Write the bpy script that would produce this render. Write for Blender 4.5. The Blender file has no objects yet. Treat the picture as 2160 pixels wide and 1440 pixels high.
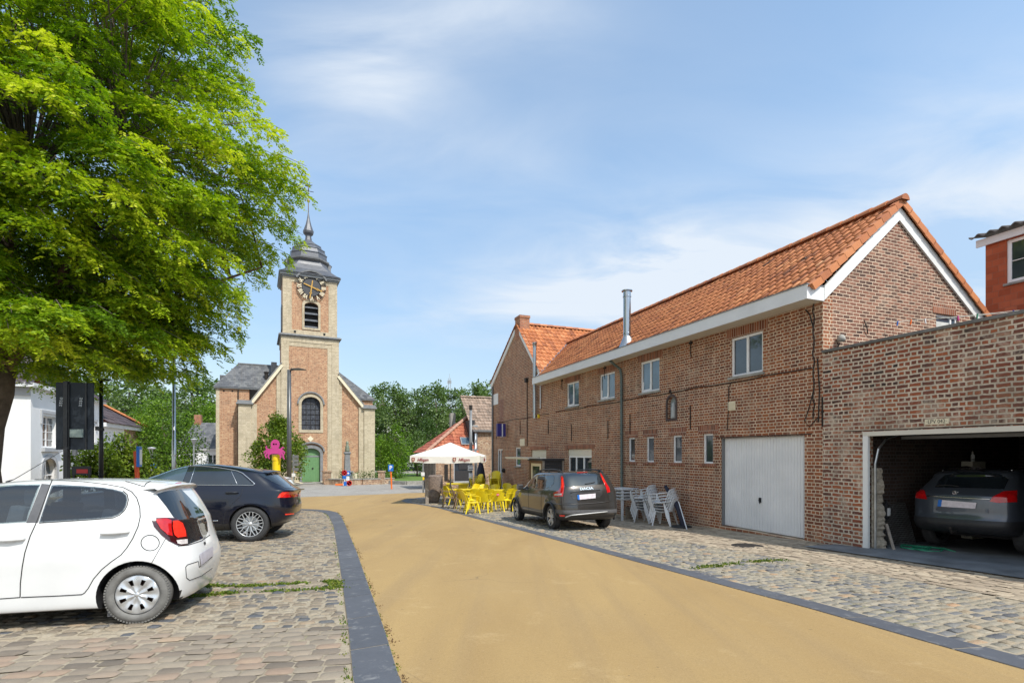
import bpy, bmesh, math, random
import numpy as np
from mathutils import Vector, Matrix
from mathutils.bvhtree import BVHTree
from mathutils.geometry import delaunay_2d_cdt
SC = bpy.context.scene
COL = SC.collection
R = math.radians
random.seed(7); RNG = np.random.default_rng(7)
# ------------------------------------------------------------------ camera
F, CX, HY = 1095., 1080., 957.          # focal length, centre and horizon in pixels of the 2160 px photograph
CAM = Vector((0, 0, 1.5))
cd = bpy.data.cameras.new("camera"); cam = bpy.data.objects.new("camera", cd); COL.objects.link(cam)
cam.location = CAM; cam.rotation_euler = (R(90), 0, 0)
cd.sensor_width = 36; cd.lens = 36 * F / 2160; cd.shift_y = (HY - 720) / 2160
cd.clip_start = .05; cd.clip_end = 3000
SC.camera = cam
# ------------------------------------------------------------------ sun, sky, exposure
SUN = Vector((.42, -.43, .80)).normalized()
sd = bpy.data.lights.new("sun", 'SUN'); so = bpy.data.objects.new("sun", sd); COL.objects.link(so)
sd.energy = 4.6; sd.angle = R(.53); sd.color = (1, .95, .87)
so.rotation_euler = (-SUN).to_track_quat('-Z', 'Y').to_euler(); so.location = (20, -20, 40)
W_ = bpy.data.worlds.new("World"); SC.world = W_; W_.use_nodes = True
def world():
    nt = W_.node_tree; nt.nodes.clear(); N = nt.nodes.new; L = nt.links.new
    out = N('ShaderNodeOutputWorld'); bg = N('ShaderNodeBackground'); bg.inputs[1].default_value = .15
    sky = N('ShaderNodeTexSky'); sky.sky_type = 'NISHITA'; sky.sun_disc = False
    sky.sun_elevation = math.asin(SUN.z); sky.sun_rotation = math.atan2(SUN.x, SUN.y)
    sky.air_density = 1.0; sky.dust_density = 1.2; sky.ozone_density = 1.2
    tc = N('ShaderNodeTexCoord')
    sep = N('ShaderNodeSeparateXYZ'); L(tc.outputs['Generated'], sep.inputs[0])
    def m(op, a, b=None, clamp=False):
        n = N('ShaderNodeMath'); n.operation = op; n.use_clamp = clamp
        for i, v in enumerate((a, b)):
            if v is None: continue
            if isinstance(v, (int, float)): n.inputs[i].default_value = v
            else: L(v, n.inputs[i])
        return n.outputs[0]
    zz = m('ADD', sep.outputs[2], .22)
    px = m('DIVIDE', sep.outputs[0], zz); py = m('DIVIDE', sep.outputs[1], zz)
    cb = N('ShaderNodeCombineXYZ'); L(px, cb.inputs[0]); L(py, cb.inputs[1])
    mp = N('ShaderNodeMapping'); L(cb.outputs[0], mp.inputs[0]); mp.inputs['Rotation'].default_value = (0, 0, R(25)); mp.inputs['Scale'].default_value = (1.1, 2.2, 1)
    nz = N('ShaderNodeTexNoise'); nz.inputs['Scale'].default_value = 1.6; nz.inputs['Detail'].default_value = 7; nz.inputs['Roughness'].default_value = .56; nz.inputs['Distortion'].default_value = .5
    L(mp.outputs[0], nz.inputs['Vector'])
    nz2 = N('ShaderNodeTexNoise'); nz2.inputs['Scale'].default_value = .8; nz2.inputs['Detail'].default_value = 3; L(cb.outputs[0], nz2.inputs['Vector'])
    tot = None
    # cloud banks: direction (photo pixel), angular half sizes, weight
    for (cx, cy, rx, ry, w) in ((1330, 590, .26, .085, 1.0), (1420, 520, .10, .06, .6), (700, 160, .14, .08, .55), (790, 120, .10, .07, .45), (1040, 25, .16, .05, .6), (2120, 430, .22, .16, .75), (1780, 520, .2, .07, .4), (950, 330, .5, .05, .18), (1230, 300, .4, .12, .12), (700, 420, .3, .07, .2), (1300, 640, .5, .06, .4)):
        d = Vector(((cx - CX) / F, 1, (HY - cy) / F)).normalized()
        rt = Vector((d.y, -d.x, 0)).normalized(); up = rt.cross(d)
        acc = None
        for ax, rr in ((rt, rx), (up, ry)):
            vm = N('ShaderNodeVectorMath'); vm.operation = 'DOT_PRODUCT'; L(tc.outputs['Generated'], vm.inputs[0]); vm.inputs[1].default_value = ax
            q = m('DIVIDE', vm.outputs['Value'], rr); q = m('MULTIPLY', q, q); acc = q if acc is None else m('ADD', acc, q)
        e = m('EXPONENT', m('MULTIPLY', acc, -1.)); e = m('MULTIPLY', e, w)
        vm = N('ShaderNodeVectorMath'); vm.operation = 'DOT_PRODUCT'; L(tc.outputs['Generated'], vm.inputs[0]); vm.inputs[1].default_value = d
        e = m('MULTIPLY', e, m('GREATER_THAN', vm.outputs['Value'], 0))
        tot = e if tot is None else m('ADD', tot, e)
    rp = N('ShaderNodeMapRange'); L(nz.outputs[0], rp.inputs[0]); rp.inputs[1].default_value = .36; rp.inputs[2].default_value = .70
    veil = N('ShaderNodeMapRange'); L(nz2.outputs[0], veil.inputs[0]); veil.inputs[1].default_value = .35; veil.inputs[2].default_value = .8; veil.inputs[3].default_value = .10; veil.inputs[4].default_value = .28
    k = m('MULTIPLY', tot, m('ADD', m('MULTIPLY', rp.outputs[0], .95), .18))
    k = m('ADD', k, veil.outputs[0], True); k = m('MINIMUM', k, .93)
    mx = N('ShaderNodeMix'); mx.data_type = 'RGBA'; L(k, mx.inputs[0]); tn = N('ShaderNodeMix'); tn.data_type = 'RGBA'; tn.blend_type = 'MULTIPLY'; tn.inputs[0].default_value = 1; L(sky.outputs[0], tn.inputs[6]); gr = N('ShaderNodeMapRange'); L(sep.outputs[2], gr.inputs[0]); gr.inputs[1].default_value = .02; gr.inputs[2].default_value = .45; gm = N('ShaderNodeMix'); gm.data_type = 'RGBA'; L(gr.outputs[0], gm.inputs[0]); gm.inputs[6].default_value = (1.12, 1.02, .97, 1); gm.inputs[7].default_value = (1.38, 1.70, 1.72, 1); L(gm.outputs[2], tn.inputs[7]); L(tn.outputs[2], mx.inputs[6]); mx.inputs[7].default_value = (5.5, 6.0, 6.6, 1)
    # bright cloud added unseen behind and beside the camera to fill shaded walls
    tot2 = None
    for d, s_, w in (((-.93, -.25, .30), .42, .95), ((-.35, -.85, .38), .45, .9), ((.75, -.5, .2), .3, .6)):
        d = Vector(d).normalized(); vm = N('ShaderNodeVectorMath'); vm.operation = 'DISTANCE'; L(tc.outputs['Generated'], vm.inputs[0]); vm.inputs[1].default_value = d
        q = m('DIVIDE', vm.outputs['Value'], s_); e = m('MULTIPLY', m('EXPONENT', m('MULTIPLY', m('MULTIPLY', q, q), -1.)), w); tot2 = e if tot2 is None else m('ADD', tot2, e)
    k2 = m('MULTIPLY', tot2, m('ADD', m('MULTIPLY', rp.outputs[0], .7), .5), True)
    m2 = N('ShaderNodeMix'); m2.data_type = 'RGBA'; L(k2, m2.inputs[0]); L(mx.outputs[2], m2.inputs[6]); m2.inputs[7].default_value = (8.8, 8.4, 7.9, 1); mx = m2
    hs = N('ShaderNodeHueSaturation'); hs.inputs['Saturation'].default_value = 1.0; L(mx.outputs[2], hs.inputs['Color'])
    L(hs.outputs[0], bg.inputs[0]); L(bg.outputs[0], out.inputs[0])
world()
SC.view_settings.view_transform = 'Standard'; SC.view_settings.look = 'None'
SC.view_settings.exposure = 0.0; SC.view_settings.gamma = 1.0; SC.view_settings.use_curve_mapping = False
SC.render.engine = 'CYCLES'
SC.cycles.use_denoising = True; SC.cycles.max_bounces = 6; SC.cycles.diffuse_bounces = 3; SC.cycles.glossy_bounces = 3
SC.cycles.transmission_bounces = 4; SC.cycles.transparent_max_bounces = 8; SC.cycles.sample_clamp_indirect = 6
# ------------------------------------------------------------------ ground height
GP = [(-50, 1.5), (0, 0), (18, -.72), (25, -.90), (35, -1.02), (51, -1.2), (90, -1.4), (2000, -1.4)]
def gz(y):
    for (a, b), (c, d) in zip(GP, GP[1:]):
        if y <= c: return b + (d - b) * (y - a) / (c - a)
    return GP[-1][1]
def gza(y):
    return np.interp(y, [a for a, b in GP], [b for a, b in GP])
def G(px, py):
    y = 3.
    for i in range(300): y = (1.5 - gz(y)) * F / (py - HY)
    return Vector(((px - CX) / F * y, y, gz(y)))
def at(px, py, Y): return Vector(((px - CX) / F * Y, Y, 1.5 + (HY - py) / F * Y))
# ------------------------------------------------------------------ object helpers
def tag(o, label=None, cat=None, group=None, kind=None):
    if label: o['label'] = label
    if cat: o['category'] = cat
    if group: o['group'] = group
    if kind: o['kind'] = kind
    return o
def empty(name, loc=(0, 0, 0), rz=0, label=None, cat=None, group=None, kind=None):
    o = bpy.data.objects.new(name, None); COL.objects.link(o); o.location = loc; o.rotation_euler = (0, 0, rz)
    o.empty_display_size = .2
    return tag(o, label, cat, group, kind)
def link(name, me, mats, parent=None, smooth=False, loc=None, rot=None):
    o = bpy.data.objects.new(name, me); COL.objects.link(o)
    if parent: o.parent = parent
    for m in (mats if isinstance(mats, (list, tuple)) else [mats]): me.materials.append(m)
    me.polygons.foreach_set('use_smooth', [bool(smooth)] * len(me.polygons))
    if loc is not None: o.location = loc
    if rot is not None: o.rotation_euler = rot
    return o
KIDS = {}
def copy_tree(o, parent=None):
    c = o.copy(); COL.objects.link(c); c.parent = parent
    for ch in [x for x in bpy.data.objects if x.parent == o]: copy_tree(ch, c)
    return c
class MB:
    """collects shapes; build() links them as one mesh object"""
    def __init__(s): s.v = []; s.f = []; s.mi = []; s.T = Matrix(); s.m = 0; s.tint = []; s.t = .5
    def add(s, vs, fs):
        n = len(s.v); s.v += [tuple(s.T @ Vector(v)) for v in vs]
        s.f += [[i + n for i in f] for f in fs]; s.mi += [s.m] * len(fs); s.tint += [s.t] * len(fs); return s
    def box(s, x0, x1, y0, y1, z0, z1):
        return s.add([(x0, y0, z0), (x1, y0, z0), (x1, y1, z0), (x0, y1, z0), (x0, y0, z1), (x1, y0, z1), (x1, y1, z1), (x0, y1, z1)],
                     [(0, 3, 2, 1), (4, 5, 6, 7), (0, 1, 5, 4), (1, 2, 6, 5), (2, 3, 7, 6), (3, 0, 4, 7)])
    def cbox(s, c, d, rot=None):
        T = s.T; s.T = T @ Matrix.Translation(c) @ (rot.to_4x4() if rot else Matrix())
        s.box(-d[0] / 2, d[0] / 2, -d[1] / 2, d[1] / 2, -d[2] / 2, d[2] / 2); s.T = T; return s
    def bar(s, a, b, w, h=None, up=(0, 0, 1)):
        a = Vector(a); b = Vector(b); d = (b - a); L = d.length; d.normalize(); up = Vector(up)
        if abs(d.dot(up)) > .98: up = Vector((0, 1, 0))
        x = d.cross(up).normalized(); z = x.cross(d); h = h or w
        vs = [p + x * i * w / 2 + z * j * h / 2 for p in (a, b) for i, j in ((-1, -1), (1, -1), (1, 1), (-1, 1))]
        return s.add(vs, [(0, 1, 2, 3), (7, 6, 5, 4), (0, 4, 5, 1), (1, 5, 6, 2), (2, 6, 7, 3), (3, 7, 4, 0)])
    def tube(s, pts, r, n=10, cap=True):
        pts = [Vector(p) for p in pts]; rs = r if isinstance(r, (list, tuple)) else [r] * len(pts)
        vs = []; fs = []; ref = None
        for i, p in enumerate(pts):
            d = (pts[min(i + 1, len(pts) - 1)] - pts[max(i - 1, 0)]).normalized()
            if ref is None: ref = Vector((0, 0, 1)) if abs(d.z) < .9 else Vector((1, 0, 0))
            x = d.cross(ref).normalized(); ref = x.cross(d).normalized(); y = ref
            vs += [p + (x * math.cos(t) + y * math.sin(t)) * rs[i] for t in [2 * math.pi * k / n for k in range(n)]]
        for i in range(len(pts) - 1):
            fs += [(i * n + k, i * n + (k + 1) % n, (i + 1) * n + (k + 1) % n, (i + 1) * n + k) for k in range(n)]
        if cap: fs += [tuple(range(n))[::-1], tuple(range((len(pts) - 1) * n, len(pts) * n))]
        return s.add(vs, fs)
    def lathe(s, prof, n=24, c=(0, 0, 0), axis='z', a0=0, cap=True):
        vs = []
        for r, z in prof:
            for k in range(n):
                t = a0 + 2 * math.pi * k / n; x, y = r * math.cos(t), r * math.sin(t)
                vs.append({'z': (c[0] + x, c[1] + y, c[2] + z), 'y': (c[0] + x, c[1] + z, c[2] + y), 'x': (c[0] + z, c[1] + x, c[2] + y)}[axis])
        fs = [(i * n + k, i * n + (k + 1) % n, (i + 1) * n + (k + 1) % n, (i + 1) * n + k) for i in range(len(prof) - 1) for k in range(n)]
        if cap and prof[0][0] > 1e-5: fs.append(tuple(range(n))[::-1])
        if cap and prof[-1][0] > 1e-5: fs.append(tuple(range((len(prof) - 1) * n, len(prof) * n)))
        return s.add(vs, fs)
    def slab(s, poly, holes=(), y0=0., y1=.3):
        """polygon in x-z with holes, from y0 to y1, closed"""
        tris, pts = cdt(poly, holes)
        n = len(pts)
        s.add([(p[0], y0, p[1]) for p in pts] + [(p[0], y1, p[1]) for p in pts], [t for t in tris] + [tuple(i + n for i in t[::-1]) for t in tris])
        for loop in [poly] + list(holes):
            m = len(loop)
            for i in range(m):
                a, b = loop[i], loop[(i + 1) % m]
                s.add([(a[0], y0, a[1]), (b[0], y0, b[1]), (b[0], y1, b[1]), (a[0], y1, a[1])], [(0, 1, 2, 3)])
        return s
    def prism(s, poly, z0, z1):
        """polygon in x-y from z0 to z1"""
        n = len(poly)
        return s.add([(p[0], p[1], z0) for p in poly] + [(p[0], p[1], z1) for p in poly], [tuple(range(n))[::-1], tuple(range(n, 2 * n))] + [(i, (i + 1) % n, n + (i + 1) % n, n + i) for i in range(n)])
    def build(s, name, mats, parent=None, smooth=False, bevel=0, loc=None, rot=None, auto=None):
        me = bpy.data.meshes.new(name); me.from_pydata(s.v, [], s.f)
        me.polygons.foreach_set('material_index', s.mi)
        bm = bmesh.new(); bm.from_mesh(me)
        if smooth or bevel: bmesh.ops.remove_doubles(bm, verts=bm.verts, dist=1e-5)
        bmesh.ops.recalc_face_normals(bm, faces=bm.faces)
        if bevel:
            es = [e for e in bm.edges if len(e.link_faces) == 2 and e.calc_face_angle(0) > .5]
            bmesh.ops.bevel(bm, geom=es, offset=bevel, segments=2, affect='EDGES', profile=.6)
        bm.to_mesh(me); bm.free()
        o = link(name, me, mats, parent, smooth, loc, rot)
        if auto: 
            for p in me.polygons: p.use_smooth = True
            me.set_sharp_from_angle(angle=R(auto))
        return o
def inpoly(x, y, poly):
    c = False; j = len(poly) - 1
    for i in range(len(poly)):
        xi, yi = poly[i][0], poly[i][1]; xj, yj = poly[j][0], poly[j][1]
        if (yi > y) != (yj > y) and x < (xj - xi) * (y - yi) / (yj - yi) + xi: c = not c
        j = i
    return c
def inpoly_np(X, Y, poly):
    c = np.zeros(X.shape, bool); j = len(poly) - 1
    for i in range(len(poly)):
        xi, yi = poly[i][0], poly[i][1]; xj, yj = poly[j][0], poly[j][1]
        if yi != yj:
            c ^= ((yi > Y) != (yj > Y)) & (X < (xj - xi) * (Y - yi) / (yj - yi) + xi)
        j = i
    return c
def cdt(poly, holes=(), extra=()):
    vs = []; es = []
    for loop in [poly] + list(holes):
        n = len(vs); vs += [Vector((p[0], p[1])) for p in loop]; es += [(n + i, n + (i + 1) % len(loop)) for i in range(len(loop))]
    vs += [Vector(p) for p in extra]
    pv, _, pf, *_r = delaunay_2d_cdt(vs, es, [], 0, 1e-6)
    out = []
    for f in pf:
        cx = sum(pv[i].x for i in f) / len(f); cy = sum(pv[i].y for i in f) / len(f)
        if inpoly(cx, cy, poly) and not any(inpoly(cx, cy, h) for h in holes): out.append(tuple(f))
    return out, [(p.x, p.y) for p in pv]
def arch(x0, x1, z0, z1, n=10, rise=None):
    """opening with an arched head, springing so that the crown is at z1"""
    w = (x1 - x0) / 2; rise = w if rise is None else rise; c = (x0 + x1) / 2
    return [(x0, z0), (x1, z0)] + [(c + w * math.cos(t), z1 - rise + rise * math.sin(t)) for t in [math.pi * k / n for k in range(n + 1)]]
def rect(x0, x1, z0, z1): return [(x0, z0), (x1, z0), (x1, z1), (x0, z1)]
def np_mesh(name, V, Fq, tint=None):
    """fast mesh from numpy; Fq (n,4) or (n,3) ints; tint per face"""
    me = bpy.data.meshes.new(name); nf, k = Fq.shape
    me.vertices.add(len(V)); me.vertices.foreach_set('co', np.ascontiguousarray(V, np.float32).ravel())
    me.loops.add(nf * k); me.loops.foreach_set('vertex_index', np.ascontiguousarray(Fq, np.int32).ravel())
    me.polygons.add(nf); me.polygons.foreach_set('loop_start', np.arange(nf, dtype=np.int32) * k)
    me.update(calc_edges=True)
    if tint is not None:
        a = me.attributes.new('tint', 'FLOAT', 'FACE'); a.data.foreach_set('value', np.asarray(tint, np.float32))
    return me
def set_tint(o, vals):
    a = o.data.attributes.new('tint', 'FLOAT', 'FACE'); a.data.foreach_set('value', np.asarray(vals, np.float32))
def text(name, s, size, mat, parent=None, loc=(0, 0, 0), rot=(0, 0, 0), depth=.004, align='CENTER', sx=1, bold=0):
    cu = bpy.data.curves.new(name, 'FONT'); cu.body = s; cu.size = size; cu.extrude = depth; cu.align_x = align; cu.align_y = 'CENTER'; cu.offset = bold
    cu.resolution_u = 3
    t = bpy.data.objects.new(name + '_src', cu); COL.objects.link(t)
    dg = bpy.context.evaluated_depsgraph_get(); me = bpy.data.meshes.new_from_object(t.evaluated_get(dg))
    bpy.data.objects.remove(t)
    me.transform(Matrix.Diagonal((sx, 1, 1, 1)))
    return link(name, me, mat, parent, loc=loc, rot=rot)
# ------------------------------------------------------------------ materials
class NT:
    def __init__(s, name):
        s.m = bpy.data.materials.new(name); s.m.use_nodes = True; s.t = s.m.node_tree
        s.b = s.t.nodes['Principled BSDF']; s.o = s.t.nodes['Material Output']
    def n(s, typ, **k):
        x = s.t.nodes.new('ShaderNode' + typ)
        for a, b in k.items(): setattr(x, a, b)
        return x
    def l(s, a, b): s.t.links.new(a, b)
    def inp(s, node, idx, v):
        if isinstance(v, bpy.types.NodeSocket): s.l(v, node.inputs[idx])
        else: node.inputs[idx].default_value = v
    def math(s, op, a, b=0., clamp=False):
        x = s.n('Math', operation=op, use_clamp=clamp); s.inp(x, 0, a); s.inp(x, 1, b); return x.outputs[0]
    def vec(s, x, y, z=0.):
        c = s.n('CombineXYZ'); s.inp(c, 0, x); s.inp(c, 1, y); s.inp(c, 2, z); return c.outputs[0]
    def noise(s, scale, detail=3, rough=.5, vec=None, dist=0.):
        x = s.n('TexNoise'); x.inputs['Scale'].default_value = scale; x.inputs['Detail'].default_value = detail; x.inputs['Roughness'].default_value = rough; x.inputs['Distortion'].default_value = dist
        if vec is not None: s.l(vec, x.inputs['Vector'])
        return x.outputs[0]
    def ramp(s, fac, stops, interp='LINEAR'):
        x = s.n('ValToRGB'); x.color_ramp.interpolation = interp; e = x.color_ramp.elements
        while len(e) < len(stops): e.new(.5)
        for q, (p, c) in zip(e, stops): q.position = p; q.color = (*c, 1) if len(c) == 3 else c
        s.l(fac, x.inputs[0]); return x.outputs[0]
    def rng(s, v, a, b, c=0., d=1.):
        x = s.n('MapRange'); s.inp(x, 0, v)
        for i, q in enumerate((a, b, c, d)): x.inputs[i + 1].default_value = q
        return x.outputs[0]
    def mix(s, f, a, b, mode='MIX'):
        x = s.n('Mix', data_type='RGBA', blend_type=mode)
        def cv(v): return v if isinstance(v, bpy.types.NodeSocket) else ((*v, 1) if len(v) == 3 else v)
        s.inp(x, 0, f); s.inp(x, 6, cv(a)); s.inp(x, 7, cv(b)); return x.outputs[2]
    def bump(s, h, strength=.5, dist=.01):
        x = s.n('Bump'); x.inputs['Strength'].default_value = strength; x.inputs['Distance'].default_value = dist; s.l(h, x.inputs['Height']); s.l(x.outputs[0], s.b.inputs['Normal']); return x
    def set(s, **k):
        for a, v in k.items():
            key = {'col': 'Base Color', 'rough': 'Roughness', 'metal': 'Metallic', 'spec': 'Specular IOR Level', 'coat': 'Coat Weight', 'coatr': 'Coat Roughness', 'trans': 'Transmission Weight', 'alpha': 'Alpha', 'em': 'Emission Color', 'ems': 'Emission Strength', 'ior': 'IOR'}[a]
            if isinstance(v, bpy.types.NodeSocket): s.l(v, s.b.inputs[key])
            else: s.b.inputs[key].default_value = (*v, 1) if isinstance(v, tuple) and len(v) == 3 else v
        return s
def P(name, col, rough=.6, metal=0., var=.12, scale=6., bump=0., coat=0., spec=.5, coatr=.03, bscale=None, dirt=None):
    t = NT(name); tc = t.n('TexCoord').outputs['Object']
    n = t.noise(scale, 5, .6, tc)
    c2 = tuple(min(1, c * (1 + var)) for c in col); c1 = tuple(c * (1 - var) for c in col)
    c = t.mix(t.rng(n, .3, .7), c1, c2)
    if dirt: c = t.mix(t.rng(t.noise(scale * .35, 6, .7, tc), .5, .8, 0, dirt[1]), c, dirt[0])
    t.set(col=c, rough=t.rng(n, .3, .7, max(0, rough - .06), min(1, rough + .06)) if rough > .1 else rough, metal=metal, coat=coat, spec=spec, coatr=coatr)
    if bump: t.bump(t.noise(bscale or scale * 6, 4, .6, tc), 1, bump)
    return t.m
def brick(name, ramp, mortar, bw=.205, bh=.078, ms=.011, grime=None, dark=.0, bump=.006, seed=0, headers=True, lime=0., dist=.012, mvar=.25, soft=.35, spread=.8):
    t = NT(name); tc = t.n('TexCoord'); sp = t.n('SeparateXYZ'); t.l(tc.outputs['Object'], sp.inputs[0]); sn = t.n('SeparateXYZ'); t.l(tc.outputs['Normal'], sn.inputs[0])
    side = t.math('GREATER_THAN', t.math('ABSOLUTE', sn.outputs[0]), .7)
    mm = t.n('Mix', data_type='FLOAT'); t.l(side, mm.inputs[0]); t.l(sp.outputs[0], mm.inputs[2]); t.l(sp.outputs[1], mm.inputs[3])
    u = mm.outputs[0]; v = t.vec(u, sp.outputs[2], seed)
    wob = t.n('TexNoise'); wob.inputs['Scale'].default_value = 9; wob.inputs['Detail'].default_value = 3; t.l(v, wob.inputs['Vector'])
    wob2 = t.n('TexNoise'); wob2.inputs['Scale'].default_value = .9; t.l(v, wob2.inputs['Vector'])
    def off(w, k):
        a = t.n('VectorMath', operation='SUBTRACT'); t.l(w.outputs['Color'], a.inputs[0]); a.inputs[1].default_value = (.5, .5, .5)
        b = t.n('VectorMath', operation='SCALE'); t.l(a.outputs[0], b.inputs[0]); b.inputs['Scale'].default_value = k; return b.outputs[0]
    ad = t.n('VectorMath', operation='ADD'); t.l(v, ad.inputs[0]); t.l(off(wob, dist), ad.inputs[1])
    ad2 = t.n('VectorMath', operation='ADD'); t.l(ad.outputs[0], ad2.inputs[0]); t.l(off(wob2, .05), ad2.inputs[1])
    def bt(w, offx):
        b = t.n('TexBrick', offset=.5, squash=1.0)
        if headers: b.squash = .5; b.squash_frequency = 2; b.offset = .37
        b.inputs['Scale'].default_value = 1; b.inputs['Brick Width'].default_value = w; b.inputs['Row Height'].default_value = bh
        b.inputs['Mortar Size'].default_value = ms; b.inputs['Mortar Smooth'].default_value = soft; b.inputs['Bias'].default_value = 0
        b.inputs['Color1'].default_value = (0, 0, 0, 1); b.inputs['Color2'].default_value = (1, 1, 1, 1); b.inputs['Mortar'].default_value = (.5, .5, .5, 1)
        t.l(ad2.outputs[0], b.inputs['Vector']); return b
    b = bt(bw, 0)
    tone = t.math('ADD', t.math('MULTIPLY', t.math('ADD', t.math('SUBTRACT', b.outputs['Color'], .5), .5 / spread), spread), t.math('MULTIPLY', t.math('SUBTRACT', t.noise(.9, 5, .65, v, .8), .47), 1.15))
    tone = t.math('ADD', tone, t.math('MULTIPLY', t.math('SUBTRACT', t.noise(30, 3, .6, v), .5), .35))
    c = t.ramp(tone, ramp)
    mo = t.mix(t.rng(t.noise(3, 4, .6, v), .3, .7), tuple(x * (1 - mvar) for x in mortar), tuple(min(1, x * (1 + mvar)) for x in mortar))
    fac = b.outputs['Fac']
    c = t.mix(fac, c, mo)
    if lime: c = t.mix(t.rng(t.noise(1.7, 7, .75, v, .6), .52, .72, 0, lime), c, tuple(min(1, x * 1.15) for x in mortar))
    if grime: c = t.mix(t.rng(t.noise(.7, 6, .7, v, .4), .5, .75, 0, grime[1]), c, grime[0])
    sm = t.n('Mapping'); sm.inputs['Scale'].default_value = (2.6, .28, 1); t.l(v, sm.inputs[0]); c = t.mix(t.rng(t.noise(1.0, 6, .65, sm.outputs[0]), .52, .78, 0, .38), c, (.10, .082, .068))
    h = t.math('ADD', t.math('SUBTRACT', 1., fac), t.math('MULTIPLY', t.noise(45, 4, .65, v), .45))
    t.set(col=c, rough=.88, spec=.3); t.bump(h, 1, bump)
    return t.m
def attr_mat(name, ramp, rough=.8, bump=0., bscale=60, noise=.3, nscale=8, spec=.4, trans=0., under=None, spots=None):
    """colour from the per-face attribute tint through a ramp, with noise"""
    t = NT(name); a = t.n('Attribute', attribute_name='tint'); tc = t.n('TexCoord').outputs['Object']
    k = t.math('ADD', a.outputs['Fac'], t.math('MULTIPLY', t.math('SUBTRACT', t.noise(nscale, 5, .65, tc), .5), noise))
    c = t.ramp(k, ramp)
    if spots: c = t.mix(t.rng(t.noise(spots[2], 6, .7, tc, .5), spots[3], spots[3] + .14, 0, spots[1]), c, spots[0])
    t.set(col=c, rough=rough, spec=spec)
    if bump: t.bump(t.noise(bscale, 4, .6, tc), 1, bump)
    if trans:
        tr = t.n('BsdfTranslucent'); t.l(t.mix(1., c, (1.0, 1.15, .4), 'MULTIPLY'), tr.inputs[0]); mx = t.n('MixShader'); mx.inputs[0].default_value = trans
        t.l(t.b.outputs[0], mx.inputs[1]); t.l(tr.outputs[0], mx.inputs[2]); t.l(mx.outputs[0], t.o.inputs[0])
    return t.m
M = {}
M['brick_main'] = brick('brick_dark_red', [(0, (.09, .045, .030)), (.3, (.185, .068, .040)), (.6, (.26, .088, .042)), (.85, (.34, .115, .045)), (1, (.27, .16, .10))], (.60, .47, .34), lime=.4, grime=((.11, .08, .06), .35), ms=.012, spread=.55)
M['brick_gable'] = brick('brick_gable_grey_red', [(0, (.06, .036, .030)), (.35, (.14, .07, .05)), (.6, (.23, .10, .066)), (1, (.30, .15, .10))], (.60, .46, .34), bw=.215, bh=.077, headers=False, lime=.25, seed=3)
M['brick_annex'] = brick('brick_annex_weathered', [(0, (.05, .036, .032)), (.3, (.17, .062, .042)), (.55, (.26, .078, .042)), (.8, (.36, .11, .046)), (1, (.26, .15, .10))], (.54, .45, .35), bw=.22, bh=.083, ms=.018, lime=.85, grime=((.11, .09, .07), .6), seed=5, dist=.034, bump=.010)
M['brick_lintel'] = brick('brick_upright_lintel', [(0, (.11, .04, .025)), (.5, (.25, .08, .04)), (1, (.34, .13, .07))], (.46, .35, .27), bw=.078, bh=.27, ms=.01, headers=False, seed=9)
M['brick_church'] = brick('brick_church_orange', [(0, (.16, .065, .035)), (.35, (.33, .125, .06)), (.65, (.44, .20, .10)), (1, (.54, .34, .20))], (.52, .41, .28), bw=.19, bh=.066, ms=.010, seed=11, lime=.12, mvar=.15, bump=.004)
M['brick_warm'] = brick('brick_sandy_old', [(0, (.14, .085, .055)), (.4, (.33, .16, .09)), (.7, (.45, .27, .16)), (1, (.55, .42, .28))], (.48, .40, .30), seed=13, lime=.4)
M['brick_block'] = brick('red_hollow_clay_block', [(0, (.30, .07, .03)), (.5, (.40, .095, .04)), (1, (.48, .13, .06))], (.30, .13, .08), bw=.30, bh=.19, ms=.006, headers=False, seed=17, dist=.004, bump=.003)
M['brick_chimney'] = brick('brick_orange_chimney', [(0, (.24, .09, .05)), (.5, (.38, .13, .07)), (1, (.45, .2, .11))], (.33, .25, .18), headers=False, seed=19)
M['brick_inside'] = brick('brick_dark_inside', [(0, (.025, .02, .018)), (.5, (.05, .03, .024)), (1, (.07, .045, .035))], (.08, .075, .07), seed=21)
M['limestone'] = brick('cream_limestone_blocks', [(0, (.42, .35, .24)), (.5, (.50, .42, .295)), (1, (.57, .485, .35))], (.41, .34, .24), bw=.34, bh=.15, ms=.012, seed=23, grime=((.28, .24, .18), .45), dist=.01, headers=True, bump=.005)
M['stone_grey'] = P('grey_blue_stone', (.20, .205, .21), .75, var=.25, scale=4, bump=.004)
M['white_paint'] = P('white_painted_wood', (.74, .74, .72), .5, var=.04, scale=2, dirt=((.45, .42, .37), .35))
M['soffit'] = P('cream_soffit_board', (.62, .58, .50), .6, var=.06, scale=2)
M['upvc'] = P('white_window_plastic', (.80, .80, .80), .3, var=.02)
M['concrete'] = P('weathered_concrete', (.30, .29, .26), .85, var=.25, scale=5, bump=.004, dirt=((.13, .12, .11), .6))
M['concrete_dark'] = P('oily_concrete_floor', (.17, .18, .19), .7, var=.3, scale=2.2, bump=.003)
M['render_white'] = P('white_render', (.78, .78, .78), .8, var=.03, scale=1.5, bump=.002, bscale=30, dirt=((.55, .55, .56), .3))
M['slate'] = brick('grey_roof_slates', [(0, (.07, .075, .085)), (.5, (.115, .12, .13)), (1, (.17, .175, .18))], (.045, .048, .055), bw=.3, bh=.2, ms=.006, headers=False, seed=25, bump=.008, grime=((.20, .20, .17), .4))
M['zinc'] = P('zinc_sheet', (.42, .44, .46), .42, .85, var=.15, scale=3)
M['steel'] = P('polished_flue_steel', (.42, .45, .48), .24, 1.0, var=.06, scale=3)
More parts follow.
